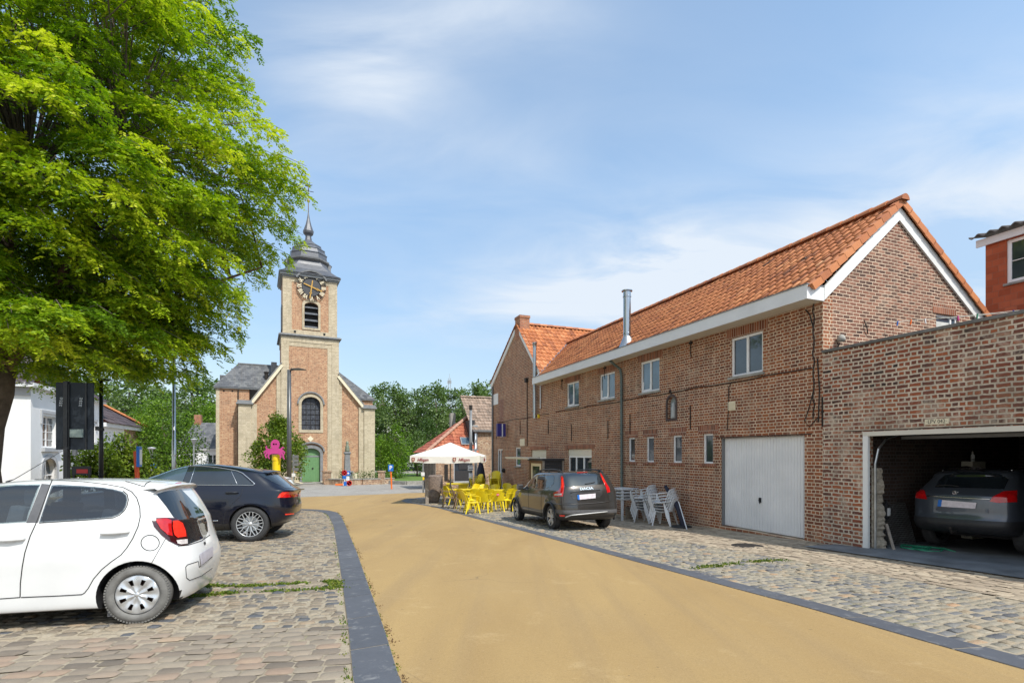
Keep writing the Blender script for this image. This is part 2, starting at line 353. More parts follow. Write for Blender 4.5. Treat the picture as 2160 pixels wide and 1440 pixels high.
M['galv'] = P('galvanised_steel', (.50, .52, .53), .38, .9, var=.15, scale=8)
M['grey_metal'] = P('grey_painted_metal', (.20, .205, .21), .45, .3, var=.08)
M['black_metal'] = P('black_painted_metal', (.015, .017, .02), .4, .2, var=.1)
M['green_metal'] = P('dull_green_downpipe', (.10, .13, .12), .5, .3, var=.2, scale=3)
M['iron'] = P('rusty_black_iron', (.03, .025, .022), .7, .3, var=.3, scale=20)
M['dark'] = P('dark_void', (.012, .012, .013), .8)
M['wood_grey'] = P('weathered_grey_wood', (.28, .24, .20), .8, var=.3, scale=12, bump=.003)
M['wood_brown'] = P('brown_stained_wood', (.16, .085, .045), .6, var=.25, scale=14)
M['wood_black'] = P('dark_stained_boards', (.035, .034, .036), .6, var=.3, scale=14)
M['gold'] = P('gilded_metal', (.55, .31, .08), .35, .7, var=.1)
M['cream'] = P('cream_painted_stone', (.70, .62, .45), .7, var=.1)
M['door_green'] = P('green_painted_door', (.13, .26, .11), .5, var=.12, scale=5)
M['yellow_plastic'] = P('yellow_chair_plastic', (.78, .60, .01), .38, var=.06, scale=5, dirt=((.45, .36, .06), .3))
M['brown_plastic'] = P('brown_wicker_plastic', (.20, .13, .07), .55, var=.25, scale=30)
M['white_plastic'] = P('white_chair_plastic', (.68, .69, .70), .4, var=.04, scale=6, dirt=((.38, .37, .34), .4))
M['orange_plastic'] = P('orange_traffic_plastic', (.85, .17, .02), .4, var=.05)
M['yellow_paint'] = P('yellow_painted_tube', (.85, .60, .01), .35, var=.04)
M['pink'] = P('pink_painted_board', (.60, .06, .28), .6, var=.05)
M['blue'] = P('blue_sign_sheet', (.01, .14, .52), .4, var=.05)
M['white_sign'] = P('white_sign_sheet', (.78, .78, .77), .4, var=.03)
M['red_sign'] = P('red_sign_sheet', (.62, .02, .02), .4, var=.05)
M['purple_sign'] = P('dark_blue_sign', (.03, .03, .20), .35, var=.1)
M['canvas'] = P('cream_parasol_canvas', (.74, .71, .65), .8, var=.05, scale=3, dirt=((.5, .47, .40), .35))
M['canvas_dark'] = P('dark_parasol_canvas', (.02, .022, .04), .8)
M['afflig'] = P('dark_red_print', (.25, .015, .02), .6)
M['black_rubber'] = P('black_rubber', (.02, .02, .021), .8, var=.25, scale=20)
M['yellow_line'] = P('yellow_lamp', (.85, .62, .02), .4)
M['rope'] = P('pale_rope', (.6, .58, .5), .8)
M['ink'] = P('black_lettering', (.02, .02, .02), .6)
def glass(name, col, rough=.03, spec=.8, blend=0.):
    t = NT(name); tc = t.n('TexCoord').outputs['Object']
    c = t.mix(t.rng(t.noise(1.3, 3, .5, tc), .35, .7), tuple(x * .6 for x in col), tuple(min(1, x * 1.5) for x in col))
    t.set(col=c, rough=rough, spec=spec, coat=.5)
    return t.m
M['glass'] = glass('window_glass', (.035, .045, .055))
M['glass_blue'] = glass('window_glass_with_blind', (.06, .10, .14))
M['leaded'] = brick('leaded_church_glass', [(0, (.035, .04, .055)), (1, (.10, .11, .13))], (.025, .025, .03), bw=.16, bh=.2, ms=.012, headers=False, seed=31, dist=.0, bump=.002)
M['curtain'] = P('pale_curtain', (.55, .55, .52), .8)
TILE = [(0, (.10, .045, .028)), (.2, (.29, .10, .045)), (.45, (.47, .165, .062)), (.75, (.58, .23, .09)), (1, (.63, .31, .15))]
M['tile'] = attr_mat('orange_clay_tiles', TILE, .62, .002, 40, .22, 6, spots=((.05, .045, .035), .8, 2.6, .57))
M['tile2'] = attr_mat('bright_orange_tiles', TILE, .62, .002, 40, .25, 6, spots=((.16, .11, .05), .5, 2.0, .62))
M['tile_red'] = attr_mat('red_clay_tiles', [(0, (.16, .045, .03)), (.5, (.36, .10, .055)), (1, (.50, .19, .10))], .7, .002, 40, .35, 5, spots=((.12, .09, .06), .5, 2., .6))
M['tile_beige'] = attr_mat('mossy_beige_tiles', [(0, (.13, .10, .075)), (.5, (.32, .23, .17)), (1, (.46, .34, .26))], .8, .002, 40, .4, 5, spots=((.10, .085, .07), .6, 2.5, .55))
M['tile_dark'] = attr_mat('dark_purple_tiles', [(0, (.04, .035, .04)), (.5, (.085, .065, .07)), (1, (.13, .10, .10))], .55, .001, 40, .3, 5)
M['cobble'] = attr_mat('granite_cobbles', [(0, (.085, .088, .095)), (.14, (.12, .118, .115)), (.3, (.18, .145, .105)), (.55, (.25, .20, .14)), (.75, (.31, .265, .195)), (.9, (.28, .21, .14)), (1, (.34, .22, .13))], .65, .014, 34, .35, 14, spec=.5)
M['cobble_w'] = attr_mat('pale_cobbles', [(0, (.10, .10, .105)), (.2, (.17, .165, .16)), (.45, (.225, .20, .15)), (.7, (.31, .27, .205)), (.88, (.31, .24, .155)), (1, (.38, .23, .13))], .65, .014, 34, .3, 14, spec=.5)
M['sett'] = attr_mat('brown_grey_setts', [(0, (.14, .115, .09)), (.3, (.21, .17, .13)), (.6, (.27, .225, .17)), (.85, (.28, .20, .145)), (1, (.35, .26, .175))], .65, .006, 30, .3, 12)
M['paver'] = attr_mat('brown_clay_pavers', [(0, (.24, .19, .14)), (.5, (.38, .305, .22)), (1, (.48, .40, .29))], .7, .003, 40, .25, 10)
M['kerb'] = attr_mat('bluestone_kerb', [(0, (.060, .064, .075)), (.5, (.088, .093, .107)), (1, (.13, .135, .15))], .6, .002, 60, .55, 7, spots=((.27, .265, .26), .6, 9., .56))
# ------------------------------------------------------------------ ground, road, paving
def ground_patch(name, poly, dz, mat, step=1.0, parent=None, kind='structure'):
    xs = [p[0] for p in poly]; ys = [p[1] for p in poly]
    # densify the outline at the breaks of the slope
    pp = []
    for i in range(len(poly)):
        a, b = poly[i], poly[(i + 1) % len(poly)]; ts = [0]
        for gy, _ in GP:
            if (a[1] - gy) * (b[1] - gy) < 0: ts.append((gy - a[1]) / (b[1] - a[1]))
        for t in sorted(ts): pp.append((a[0] + (b[0] - a[0]) * t, a[1] + (b[1] - a[1]) * t))
    ex = []
    for gy, _ in list(GP) + [(q, 0) for q in np.arange(min(ys), min(max(ys), 60), step)]:
        if min(ys) < gy < max(ys):
            ex += [(x, gy) for x in np.arange(min(xs), max(xs), max(step, (max(xs) - min(xs)) / 40)) if inpoly(x, gy, poly)]
    tris, pts = cdt(pp, (), ex)
    me = bpy.data.meshes.new(name); me.from_pydata([(x, y, gz(y) + dz) for x, y in pts], [], tris); me.update()
    bm = bmesh.new(); bm.from_mesh(me); bmesh.ops.recalc_face_normals(bm, faces=bm.faces)
    if bm.faces and sum(f.normal.z for f in bm.faces) < 0: bmesh.ops.reverse_faces(bm, faces=bm.faces)
    bm.to_mesh(me); bm.free()
    return tag(link(name, me, mat, parent), kind=kind)
def paving_mat():
    t = NT('grey_paving'); tc = t.n('TexCoord').outputs['Object']
    b = t.n('TexBrick'); b.inputs['Scale'].default_value = 1; b.inputs['Brick Width'].default_value = .22; b.inputs['Row Height'].default_value = .11; b.inputs['Mortar Size'].default_value = .008
    b.inputs['Color1'].default_value = (.26, .24, .215, 1); b.inputs['Color2'].default_value = (.36, .335, .30, 1); b.inputs['Mortar'].default_value = (.2, .19, .17, 1)
    mp = t.n('Mapping'); mp.inputs['Rotation'].default_value = (0, 0, R(21)); t.l(tc, mp.inputs[0]); t.l(mp.outputs[0], b.inputs['Vector'])
    c = t.mix(t.rng(t.noise(.35, 6, .65, tc), .35, .7, 0, .55), b.outputs['Color'], (.20, .185, .165))
    c = t.mix(t.rng(t.noise(1.1, 5, .6, tc), .4, .7, 0, .4), c, (.43, .40, .36))
    t.set(col=c, rough=.85); t.bump(b.outputs['Fac'], .5, -.004); return t.m
M['paving'] = paving_mat()
def road_mat():
    t = NT('ochre_coated_road'); tc = t.n('TexCoord').outputs['Object']
    mp = t.n('Mapping'); mp.inputs['Rotation'].default_value = (0, 0, R(22)); mp.inputs['Scale'].default_value = (1, .35, 1); t.l(tc, mp.inputs[0]); st = mp.outputs[0]
    c = t.mix(t.rng(t.noise(.55, 6, .62, st, .6), .3, .72), (.26, .158, .055), (.38, .250, .095))
    c = t.mix(t.rng(t.noise(3.2, 6, .7, st), .52, .78, 0, .45), c, (.29, .19, .085))
    c = t.mix(t.rng(t.noise(.25, 4, .6, tc), .52, .74, 0, .45), c, (.27, .19, .10))
    tk = t.n('Mapping'); tk.inputs['Rotation'].default_value = (0, 0, R(-21)); tk.inputs['Scale'].default_value = (2.2, .06, 1); t.l(tc, tk.inputs[0]); c = t.mix(t.rng(t.noise(1.0, 5, .6, tk.outputs[0]), .5, .70, 0, .7), c, (.23, .15, .07))
    c = t.mix(t.rng(t.noise(1.4, 7, .75, tc, .3), .58, .70, 0, .35), c, (.56, .42, .22))
    g = t.noise(240, 2, .7, tc)
    c = t.mix(t.rng(g, .35, .7, 0, .6), c, (.52, .37, .18)); c = t.mix(t.rng(t.noise(55, 3, .7, tc), .5, .72, 0, .4), c, (.20, .13, .06)); c = t.mix(t.rng(t.noise(38, 3, .7, tc), .6, .75, 0, .35), c, (.56, .42, .24)); c = t.mix(t.rng(t.noise(170, 2, .6, tc), .62, .75, 0, .55), c, (.16, .11, .06))
    v = t.n('TexVoronoi', feature='DISTANCE_TO_EDGE'); v.inputs['Scale'].default_value = .22; 
    wv = t.n('VectorMath', operation='ADD'); nn = t.n('TexNoise'); nn.inputs['Scale'].default_value = 1.3; nn.inputs['Detail'].default_value = 5; t.l(tc, nn.inputs['Vector']); t.l(tc, wv.inputs[0]); t.l(nn.outputs['Color'], wv.inputs[1]); t.l(wv.outputs[0], v.inputs['Vector'])
    cr = t.math('MULTIPLY', t.math('LESS_THAN', v.outputs['Distance'], .0022), t.rng(t.noise(.5, 2, .5, tc), .5, .6))
    c = t.mix(t.math('MULTIPLY', cr, .55), c, (.13, .09, .055))
    sp = t.math('GREATER_THAN', t.noise(11, 2, .4, tc), .765)
    c = t.mix(t.math('MULTIPLY', sp, .6), c, (.12, .085, .05))
    t.set(col=c, rough=.82, spec=.35); t.bump(g, .8, .0035); return t.m
M['road'] = road_mat()
def bed_mat():
    t = NT('sandy_joint_with_moss'); tc = t.n('TexCoord').outputs['Object']
    c = t.mix(t.rng(t.noise(25, 4, .6, tc), .3, .7), (.26, .215, .15), (.38, .32, .235))
    c = t.mix(t.rng(t.noise(.8, 5, .7, tc), .60, .68, 0, .7), c, (.10, .12, .035))
    t.set(col=c, rough=.95); t.bump(t.noise(60, 3, .6, tc), 1, .004); return t.m
M['bed'] = bed_mat()
M['grass'] = P('grass_blades', (.10, .17, .025), .8, var=.35, scale=3, bump=.02)
KL = [(-1.144, 3.74), (-1.572, 4.989), (-2.343, 7.166), (-3.467, 10.317), (-5.3, 15.4), (-6.6, 18.7), (-7.15, 19.9), (-7.8, 20.8), (-8.6, 21.35), (-9.6, 21.6), (-13.0, 21.7)]
KR = [(-.80, 3.74), (-1.22, 4.989), (-1.95, 7.05), (-3.02, 10.1), (-4.83, 15.1), (-6.15, 18.7), (-6.8, 20.2), (-7.5, 21.2), (-8.45, 21.78), (-9.5, 22.05), (-13.0, 22.15)]
KL.insert(0, (KL[0][0] + .41 * 1.5, KL[0][1] - 1.3)); KR.insert(0, (KR[0][0] + .41 * 1.5, KR[0][1] - 1.3))
KL.insert(0, (KL[0][0] + 2.0, KL[0][1] - 5.5)); KR.insert(0, (KR[0][0] + 2.0, KR[0][1] - 5.5))
RY = [(6.9, -4.2), (5.2, .6), (3.936, 4.02), (3.682, 4.78), (3.33, 5.86), (2.93, 6.86), (2.22, 8.75), (.47, 13.4), (-1.05, 17.3), (-2.2, 20.1), (-3.4, 22.9), (-4.6, 24.9), (-5.3, 25.8), (-5.75, 26.9), (-5.7, 28.1), (-5.1, 29.3), (-4.2, 30.4), (-3.9, 31.6)]
RK = [(7.25, -4.1), (5.5, .75), (4.24, 4.15), (3.95, 4.95), (3.60, 6.02), (3.18, 7.03), (2.46, 8.9), (.72, 13.55), (-.8, 17.4), (-1.95, 20.25), (-3.15, 23.0), (-4.3, 24.85), (-4.95, 25.75), (-5.35, 26.9), (-5.3, 28.0), (-4.75, 29.05), (-3.9, 30.1), (-3.5, 31.6)]
def big_ground():
    xs = [-1500, -300, -80, -40, -20, -8, 0, 8, 20, 40, 80, 300, 1500]; ys = [-300, -50, -10, 0, 5, 10, 18, 25, 35, 51, 70, 90, 200, 600, 1900]
    V = [(x, y, (gz(y) if y > -50 else 1.5) - .03) for y in ys for x in xs]; n = len(xs)
    me = bpy.data.meshes.new('ground'); me.from_pydata(V, [], [(j * n + i, j * n + i + 1, (j + 1) * n + i + 1, (j + 1) * n + i) for j in range(len(ys) - 1) for i in range(n - 1)])
    tag(link('ground', me, M['paving']), kind='structure')
big_ground()
ROAD = KR + [(-40, 23.5), (-40, 31.5), (-16, 30.2), (-11.9, 29.6), (-8.27, 31.9), (-6.6, 33.3), (-4.5, 33.8), (-3.9, 31.6)] + RY[::-1][1:]
ground_patch('road', ROAD, 0.0, M['road'], 1.2)
LEFT = KL + [(-40, 21.9), (-40, -7), (KL[0][0], -7)]
def strip(name, A, B, mat, dz, slab=1.0, th=.0):
    """a row of flat kerb stones between two polylines"""
    def samp(Pl):
        d = [0]
        for a, b in zip(Pl, Pl[1:]): d.append(d[-1] + math.dist(a, b))
        return d
    da, db = samp(A), samp(B); n = int(da[-1] / slab); V = []; Fq = []; T = []
    def ev(Pl, D, t):
        q = t * D[-1]; return np.array([np.interp(q, D, [p[0] for p in Pl]), np.interp(q, D, [p[1] for p in Pl])])
    for i in range(n):
        tn = .35 + .3 * random.random()
        g = .011 / slab
        for k in range(3):
            t0 = (i + g + (1 - 2 * g) * k / 3) / n; t1 = (i + g + (1 - 2 * g) * (k + 1) / 3) / n; b = len(V)
            for t in (t0, t1):
                for w in (.012, .988):
                    p = ev(A, da, t) * (1 - w) + ev(B, db, t) * w; V.append((p[0], p[1], gz(p[1]) + dz))
                    V.append((p[0], p[1], gz(p[1]) + dz - .05))
            # order: a0 top,a0 bot,b0 top,b0 bot,a1 top,a1 bot,b1 top,b1 bot
            Fq += [(b, b + 2, b + 6, b + 4), (b, b + 4, b + 5, b + 1), (b + 2, b + 3, b + 7, b + 6)]; T += [tn] * 3
            if k == 0: Fq.append((b, b + 1, b + 3, b + 2)); T.append(tn)
            if k == 2: Fq.append((b + 4, b + 6, b + 7, b + 5)); T.append(tn)
    me = np_mesh(name, np.array(V), np.array(Fq), T)
    bm = bmesh.new(); bm.from_mesh(me); bmesh.ops.recalc_face_normals(bm, faces=bm.faces); bm.to_mesh(me); bm.free()
    return tag(link(name, me, mat), kind='structure')
ground_patch('kerb_bed', KL[1:] + KR[::-1][:-1], .003, M['bed'], 2)
ground_patch('kerb_bed', RY[1:] + RK[::-1][:-1], .003, M['bed'], 2)
strip('kerb', KL, KR, M['kerb'], .008)
strip('kerb', RY, RK, M['kerb'], .008)
def cobbles(name, poly, ang, sw, sh, mat, gap=.018, ztop=.004, seed=1, jit=.014, round_=.014, keep=None):
    rng = np.random.default_rng(seed)
    ca, sa = math.cos(ang), math.sin(ang); P2 = np.array(poly)
    U = P2[:, 0] * ca + P2[:, 1] * sa; Vv = -P2[:, 0] * sa + P2[:, 1] * ca
    rows = np.arange(Vv.min(), Vv.max(), sh); cs = []
    for r_, v in enumerate(rows):
        u = U.min() + rng.random() * sw
        while u < U.max():
            w = sw * (0.78 + .5 * rng.random()); cs.append((u + w / 2, v + sh / 2, w)); u += w
    C = np.array(cs); X = C[:, 0] * ca - C[:, 1] * sa; Y = C[:, 0] * sa + C[:, 1] * ca
    bend = .05 * np.sin(C[:, 0] * .9 + 1) + .03 * np.sin(C[:, 0] * 2.3)
    C[:, 1] += bend
    X = C[:, 0] * ca - C[:, 1] * sa; Y = C[:, 0] * sa + C[:, 1] * ca
    ok = inpoly_np(X, Y, poly)
    if keep is not None: ok &= keep(X, Y)
    C = C[ok]; n = len(C)
    k = 4; g = np.linspace(-1, 1, k); gu, gv = np.meshgrid(g, g, indexing='ij')   # (k,k)
    # rounded outline
    inner = np.array([-1, -.72, .72, 1]); gu = inner[np.round((gu + 1) * (k - 1) / 2).astype(int)]; gv = inner[np.round((gv + 1) * (k - 1) / 2).astype(int)]
    rnd = 1 - .16 * (np.abs(gu) > .9) * (np.abs(gv) > .9)
    hw = (C[:, 2] - gap)[:, None, None] / 2; hh = (sh - gap) / 2
    du = gu[None] * hw * rnd[None]; dv = np.broadcast_to(gv[None] * hh * rnd[None], du.shape).copy()
    edge = (np.maximum(np.abs(gu), np.abs(gv)) > .9)
    nj = rng.normal(0, jit * .45, du.shape); du = du + nj; dv += rng.normal(0, jit * .4, du.shape)
    th = rng.normal(0, .035, n)[:, None, None]
    du, dv = du * np.cos(th) - dv * np.sin(th), du * np.sin(th) + dv * np.cos(th)
    uu = C[:, 0][:, None, None] + du; vv = C[:, 1][:, None, None] + dv
    x = uu * ca - vv * sa; y = uu * sa + vv * ca
    z = gza(y) + ztop + rng.normal(0, .0035, n)[:, None, None] + rng.normal(0, .002, du.shape) - np.where(edge, round_, 0)[None]
    V = np.stack([x, y, z], -1).reshape(-1, 3)
    idx = np.arange(k * k).reshape(k, k); q = np.stack([idx[:-1, :-1], idx[1:, :-1], idx[1:, 1:], idx[:-1, 1:]], -1).reshape(-1, 4)
    Fq = (q[None] + (np.arange(n) * k * k)[:, None, None]).reshape(-1, 4)
    t = np.repeat(np.clip(rng.beta(2.2, 2.0, n) + np.where(rng.random(n) < .07, -.5, 0), 0, 1), len(q))
    me = np_mesh(name, V, Fq, t)
    return tag(link(name, me, mat, smooth=True), kind='structure')
LB = [p for p in KL] + [(-16, 21.9), (-16, 1.5), (KL[1][0] - .3, 1.5)]
LB = [p for p in KL[1:]] + [(-16, 21.9), (-16, 1.2), (-.4, 1.2)]
ground_patch('parking_bed', LB, -.007, M['bed'], 1.5)
near_row = lambda X, Y: -X * math.sin(R(9)) + Y * math.cos(R(9))
cobbles('cobblestones', [(p[0] - .02, p[1]) for p in LB], R(9), .155, .112, M['cobble'], seed=3, gap=.024, keep=lambda X, Y: near_row(X, Y) > 5.38)
cobbles('setts', [(p[0] - .02, p[1]) for p in LB], R(9), .195, .138, M['sett'], seed=8, gap=.010, jit=.006, round_=.009, keep=lambda X, Y: near_row(X, Y) <= 5.38)
WO = (6.814, 11.391)
u_, n_ = (-.36183, .93224), (-.93224, -.36183)
def WP(s, off): return (WO[0] + s * u_[0] + off * n_[0], WO[1] + s * u_[1] + off * n_[1])
RB = [p for p in RK[1:16]] + [WP(21.9, .1), WP(21.9, 0.), WP(0, 0.), WP(-14, 0)]
ground_patch('forecourt_bed', RB, -.007, M['bed'], 1.5)
far = lambda X, Y: ((X - WO[0]) * n_[0] + (Y - WO[1]) * n_[1]) > 2.6 - .1 * np.sin(Y)
near = lambda X, Y: ~far(X, Y)
cobbles('cobblestones', [(p[0] + .03, p[1]) for p in RB], R(21), .165, .125, M['cobble_w'], seed=5, gap=.028, keep=far)
cobbles('clay_pavers', RB, R(111.2), .21, .10, M['paver'], seed=6, gap=.008, jit=.003, round_=.006, keep=near)
# moss and weeds in the joints
def tufts(name, pts, n, mat, size=.03, seed=2, spread=.05):
    rng = np.random.default_rng(seed); V = []; 
    pts = np.array(pts); 
    i = rng.integers(0, len(pts) - 1, n); cc = rng.random(9); f = np.clip(cc[rng.integers(0, 9, n)] + rng.normal(0, .03, n), 0, 1)[:, None]
    c = pts[i] * (1 - f) + pts[i + 1] * f; c = c + rng.normal(0, spread, c.shape) * [1, .6]
    a = rng.random(n) * 6.28; s = size * (.4 + rng.random(n)); z = gza(c[:, 1])
    d = np.stack([np.cos(a), np.sin(a)], -1) * s[:, None] * .5
    up = s * (.3 + .5 * rng.random(n))
    v0 = np.column_stack([c - d, z - .012]); v1 = np.column_stack([c + d, z - .012]); ln = rng.normal(0, .5, (n, 2)) * s[:, None]
    v2 = np.column_stack([c + d * .5 + ln, z + up]); v3 = np.column_stack([c - d * .5 + ln, z + up])
    V = np.stack([v0, v1, v2, v3], 1).reshape(-1, 3); Fq = np.arange(4 * n).reshape(-1, 4)
    return tag(link(name, np_mesh(name, V, Fq, rng.random(n)), mat), kind='stuff')
M['weed'] = attr_mat('mossy_weeds', [(0, (.05, .10, .012)), (.6, (.13, .19, .02)), (1, (.26, .27, .04))], .8, noise=.2, trans=.3)
a = G(360, 1262); b = G(715, 1240); c = G(430, 1235); d = G(700, 1225)
wl = [tuple(a)[:2], tuple(G(480, 1250))[:2], tuple(b)[:2], tuple(d)[:2], tuple(G(520, 1236))[:2], tuple(c)[:2]]
tufts('weeds', wl, 3000, M['weed'], .028, 4, .06)
tufts('weeds', KR[2:9], 500, M['weed'], .016, 5, .012)
tufts('weeds', [(p[0] - .04, p[1]) for p in KL[2:9]], 500, M['weed'], .018, 6, .02)
tufts('weeds', [tuple(G(1450, 1200))[:2], tuple(G(1560, 1186))[:2], tuple(G(1660, 1180))[:2]], 1000, M['weed'], .026, 7, .08)
def cracked():
    lf = M['debris'] = P('brown_leaf_litter', (.14, .085, .04), .9)
    tufts('leaf_litter', [(p[0] + .03, p[1]) for p in KR[2:9]], 800, lf, .015, 8, .02)
cracked()
o = MB(); g = G(1578, 1151); o.lathe([(.0, .004), (.30, .004), (.305, .0), (.33, .0), (.33, -.01)], 32, (g.x, g.y, g.z + .006)); 
tag(o.build('manhole_cover', M['iron']), 'dark round manhole cover set in the pavers by the white garage door', 'manhole cover')
# ------------------------------------------------------------------ roofs
def tile_roof(name, p0, ax, dn, L, D, mat, parent=None, tw=.22, th=.31, seed=1, amp=.028, lift=.030, keep=None, tone=0., n=6, under=None):
    """p0 ridge end, ax unit along ridge, dn unit down slope"""
    rng = np.random.default_rng(seed); p0, ax, dn = (np.array(q, float) for q in (p0, ax, dn)); ax /= np.linalg.norm(ax); dn /= np.linalg.norm(dn)
    nn = np.cross(ax, dn); nn *= np.sign(nn[2])
    nt = int(round(L / tw)); tw = L / nt; nc = int(round(D / th)); th = D / nc
    fr = np.arange(n + 1) / n; prof = amp * (np.sin(2 * np.pi * fr) * .9 + .35 * np.sin(4 * np.pi * fr + .6))
    V = []; Fs = []; T = []
    for c in range(nc):
        jz = rng.normal(0, .004, nt + 1); jd = rng.normal(0, .006, nt)
        u = ((np.arange(nt)[:, None] + fr[None]) * tw); h = prof[None] + jz[:-1, None]; d1 = (c + 1) * th + .05 + jd[:, None] + 0 * u; d0 = c * th + 0 * u
        top = p0 + u[..., None] * ax + d0[..., None] * dn + (h + .006)[..., None] * nn
        bot = p0 + u[..., None] * ax + d1[..., None] * dn + (h + lift + .006)[..., None] * nn
        low = bot - nn * (lift * .9)
        ridge = np.stack([top, bot, low], 1)             # nt,3,n+1,3
        b = len(V) * 0 + sum(len(x) for x in V)
        V.append(ridge.reshape(-1, 3)); k = n + 1
        base = b + np.arange(nt)[:, None, None] * 3 * k
        i = np.arange(n)[None, None]; r_ = np.arange(2)[None, :, None] * k
        a = base + r_ + i
        Fs.append(np.stack([a, a + 1, a + k + 1, a + k], -1).reshape(-1, 4))
        t = np.clip(.5 + tone + rng.normal(0, .15, nt) + np.where(rng.random(nt) < .05, -.25, 0), 0, 1); T.append(np.repeat(t, 2 * n))
    V = np.concatenate(V); Fq = np.concatenate(Fs); T = np.concatenate(T)
    if keep is not None:
        cen = V[Fq].mean(1); ok = keep(cen); Fq = Fq[ok]; T = T[ok]
    me = np_mesh(name, V, Fq, T)
    bm = bmesh.new(); bm.from_mesh(me)
    for f in bm.faces:
        if f.normal.dot(nn) < -.1: f.normal_flip()
    bm.to_mesh(me); bm.free()
    return link(name, me, mat, parent, smooth=True)
def ridge_tiles(name, a, b, mat, parent, r=.11, seg=.38, seed=3):
    rnd = random.Random(seed); a = Vector(a); b = Vector(b); L = (b - a).length; n = max(1, int(L / seg)); d = (b - a).normalized()
    m = MB(); up = Vector((0, 0, 1)); x = d.cross(up).normalized(); up = x.cross(d); tint = []
    for i in range(n):
        p = a + d * (L * i / n); q = a + d * (L * (i + 1) / n + .03); rr = (r, r * 1.14); vs = []; k = 8
        for pp, r1 in ((p, rr[0]), (q, rr[1])):
            vs += [pp + x * math.cos(math.pi * j / k) * r1 + up * (math.sin(math.pi * j / k) * r1 - .03 + rnd.uniform(-.004, .004)) for j in range(k + 1)]
        m.add(vs, [(j, j + 1, k + 2 + j, k + 1 + j) for j in range(k)] + [tuple(range(k + 1, 2 * k + 2))]); tint += [rnd.uniform(.25, .65)] * (k + 1)
    o = m.build(name, mat, parent, smooth=False); set_tint(o, tint); return o
def window(par, x0, x1, z0, z1, y=-.1, split=(.5,), fr=.06, mat='upvc', gl='glass', sill=True, arched=None, bars=None, open_=None, curtain=False, sill_mat='concrete', sy=-1):
    """white framed window set in an opening of the wall plane (x-z); outside is +y when sy=-1"""
    s = -sy; o = MB(); f0, f1 = y, y + s * .06
    lo, hi = min(f0, f1), max(f0, f1)
    o.box(x0, x0 + fr, lo, hi, z0, z1); o.box(x1 - fr, x1, lo, hi, z0, z1); o.box(x0 + fr, x1 - fr, lo, hi, z0, z0 + fr); o.box(x0 + fr, x1 - fr, lo, hi, z1 - fr, z1)
    for q in split:
        xm = x0 + (x1 - x0) * q; o.box(xm - fr * .55, xm + fr * .55, lo, hi, z0 + fr, z1 - fr)
    if bars:
        for q in bars: zm = z0 + (z1 - z0) * q; o.box(x0 + fr, x1 - fr, lo + .01, hi - .01, zm - .012, zm + .012)
    w = o.build('window', M[mat], par, bevel=.006)
    g = MB(); yy = y + s * .02; g.box(x0 + fr * .6, x1 - fr * .6, yy - .006, yy + .006, z0 + fr * .6, z1 - fr * .6); g.build('pane', M[gl], w)
    if open_:
        a, b = open_; sh = MB(); T = Matrix.Translation((0, y + s * .045, z0 + fr)) @ Matrix.Rotation(-sy * R(7), 4, 'X'); sh.T = T; h = z1 - z0 - 2 * fr; f = .045
        for bx in ((a, a + f, 0, h), (b - f, b, 0, h), (a + f, b - f, 0, f), (a + f, b - f, h - f, h)): sh.box(bx[0], bx[1], -.02, .02, bx[2], bx[3])
        sh.build('tilted_sash', M[mat], w)
    if curtain:
        c = MB(); 
        for xa in np.linspace(x0 + fr, x0 + fr + (x1 - x0) * .34, 7)[:-1]: c.box(xa, xa + .02, yy + s * .007, yy + s * .009, z0 + fr, z1 - fr)
    if sill:
        q = MB(); ye = y + s * .17; q.box(x0 - .06, x1 + .06, min(y, ye), max(y, ye), z0 - .07, z0 - .003); q.build('sill', M[sill_mat], w, bevel=.008)
    return w
def lintel(par, x0, x1, z0, h=.27, y=.004, mat='brick_lintel'):
    m = MB(); m.box(x0, x1, -.02, y, z0, z0 + h); return m.build('lintel', M[mat], par)
ANG = R(111.2126)
WOz = (WO[0], WO[1], 0)
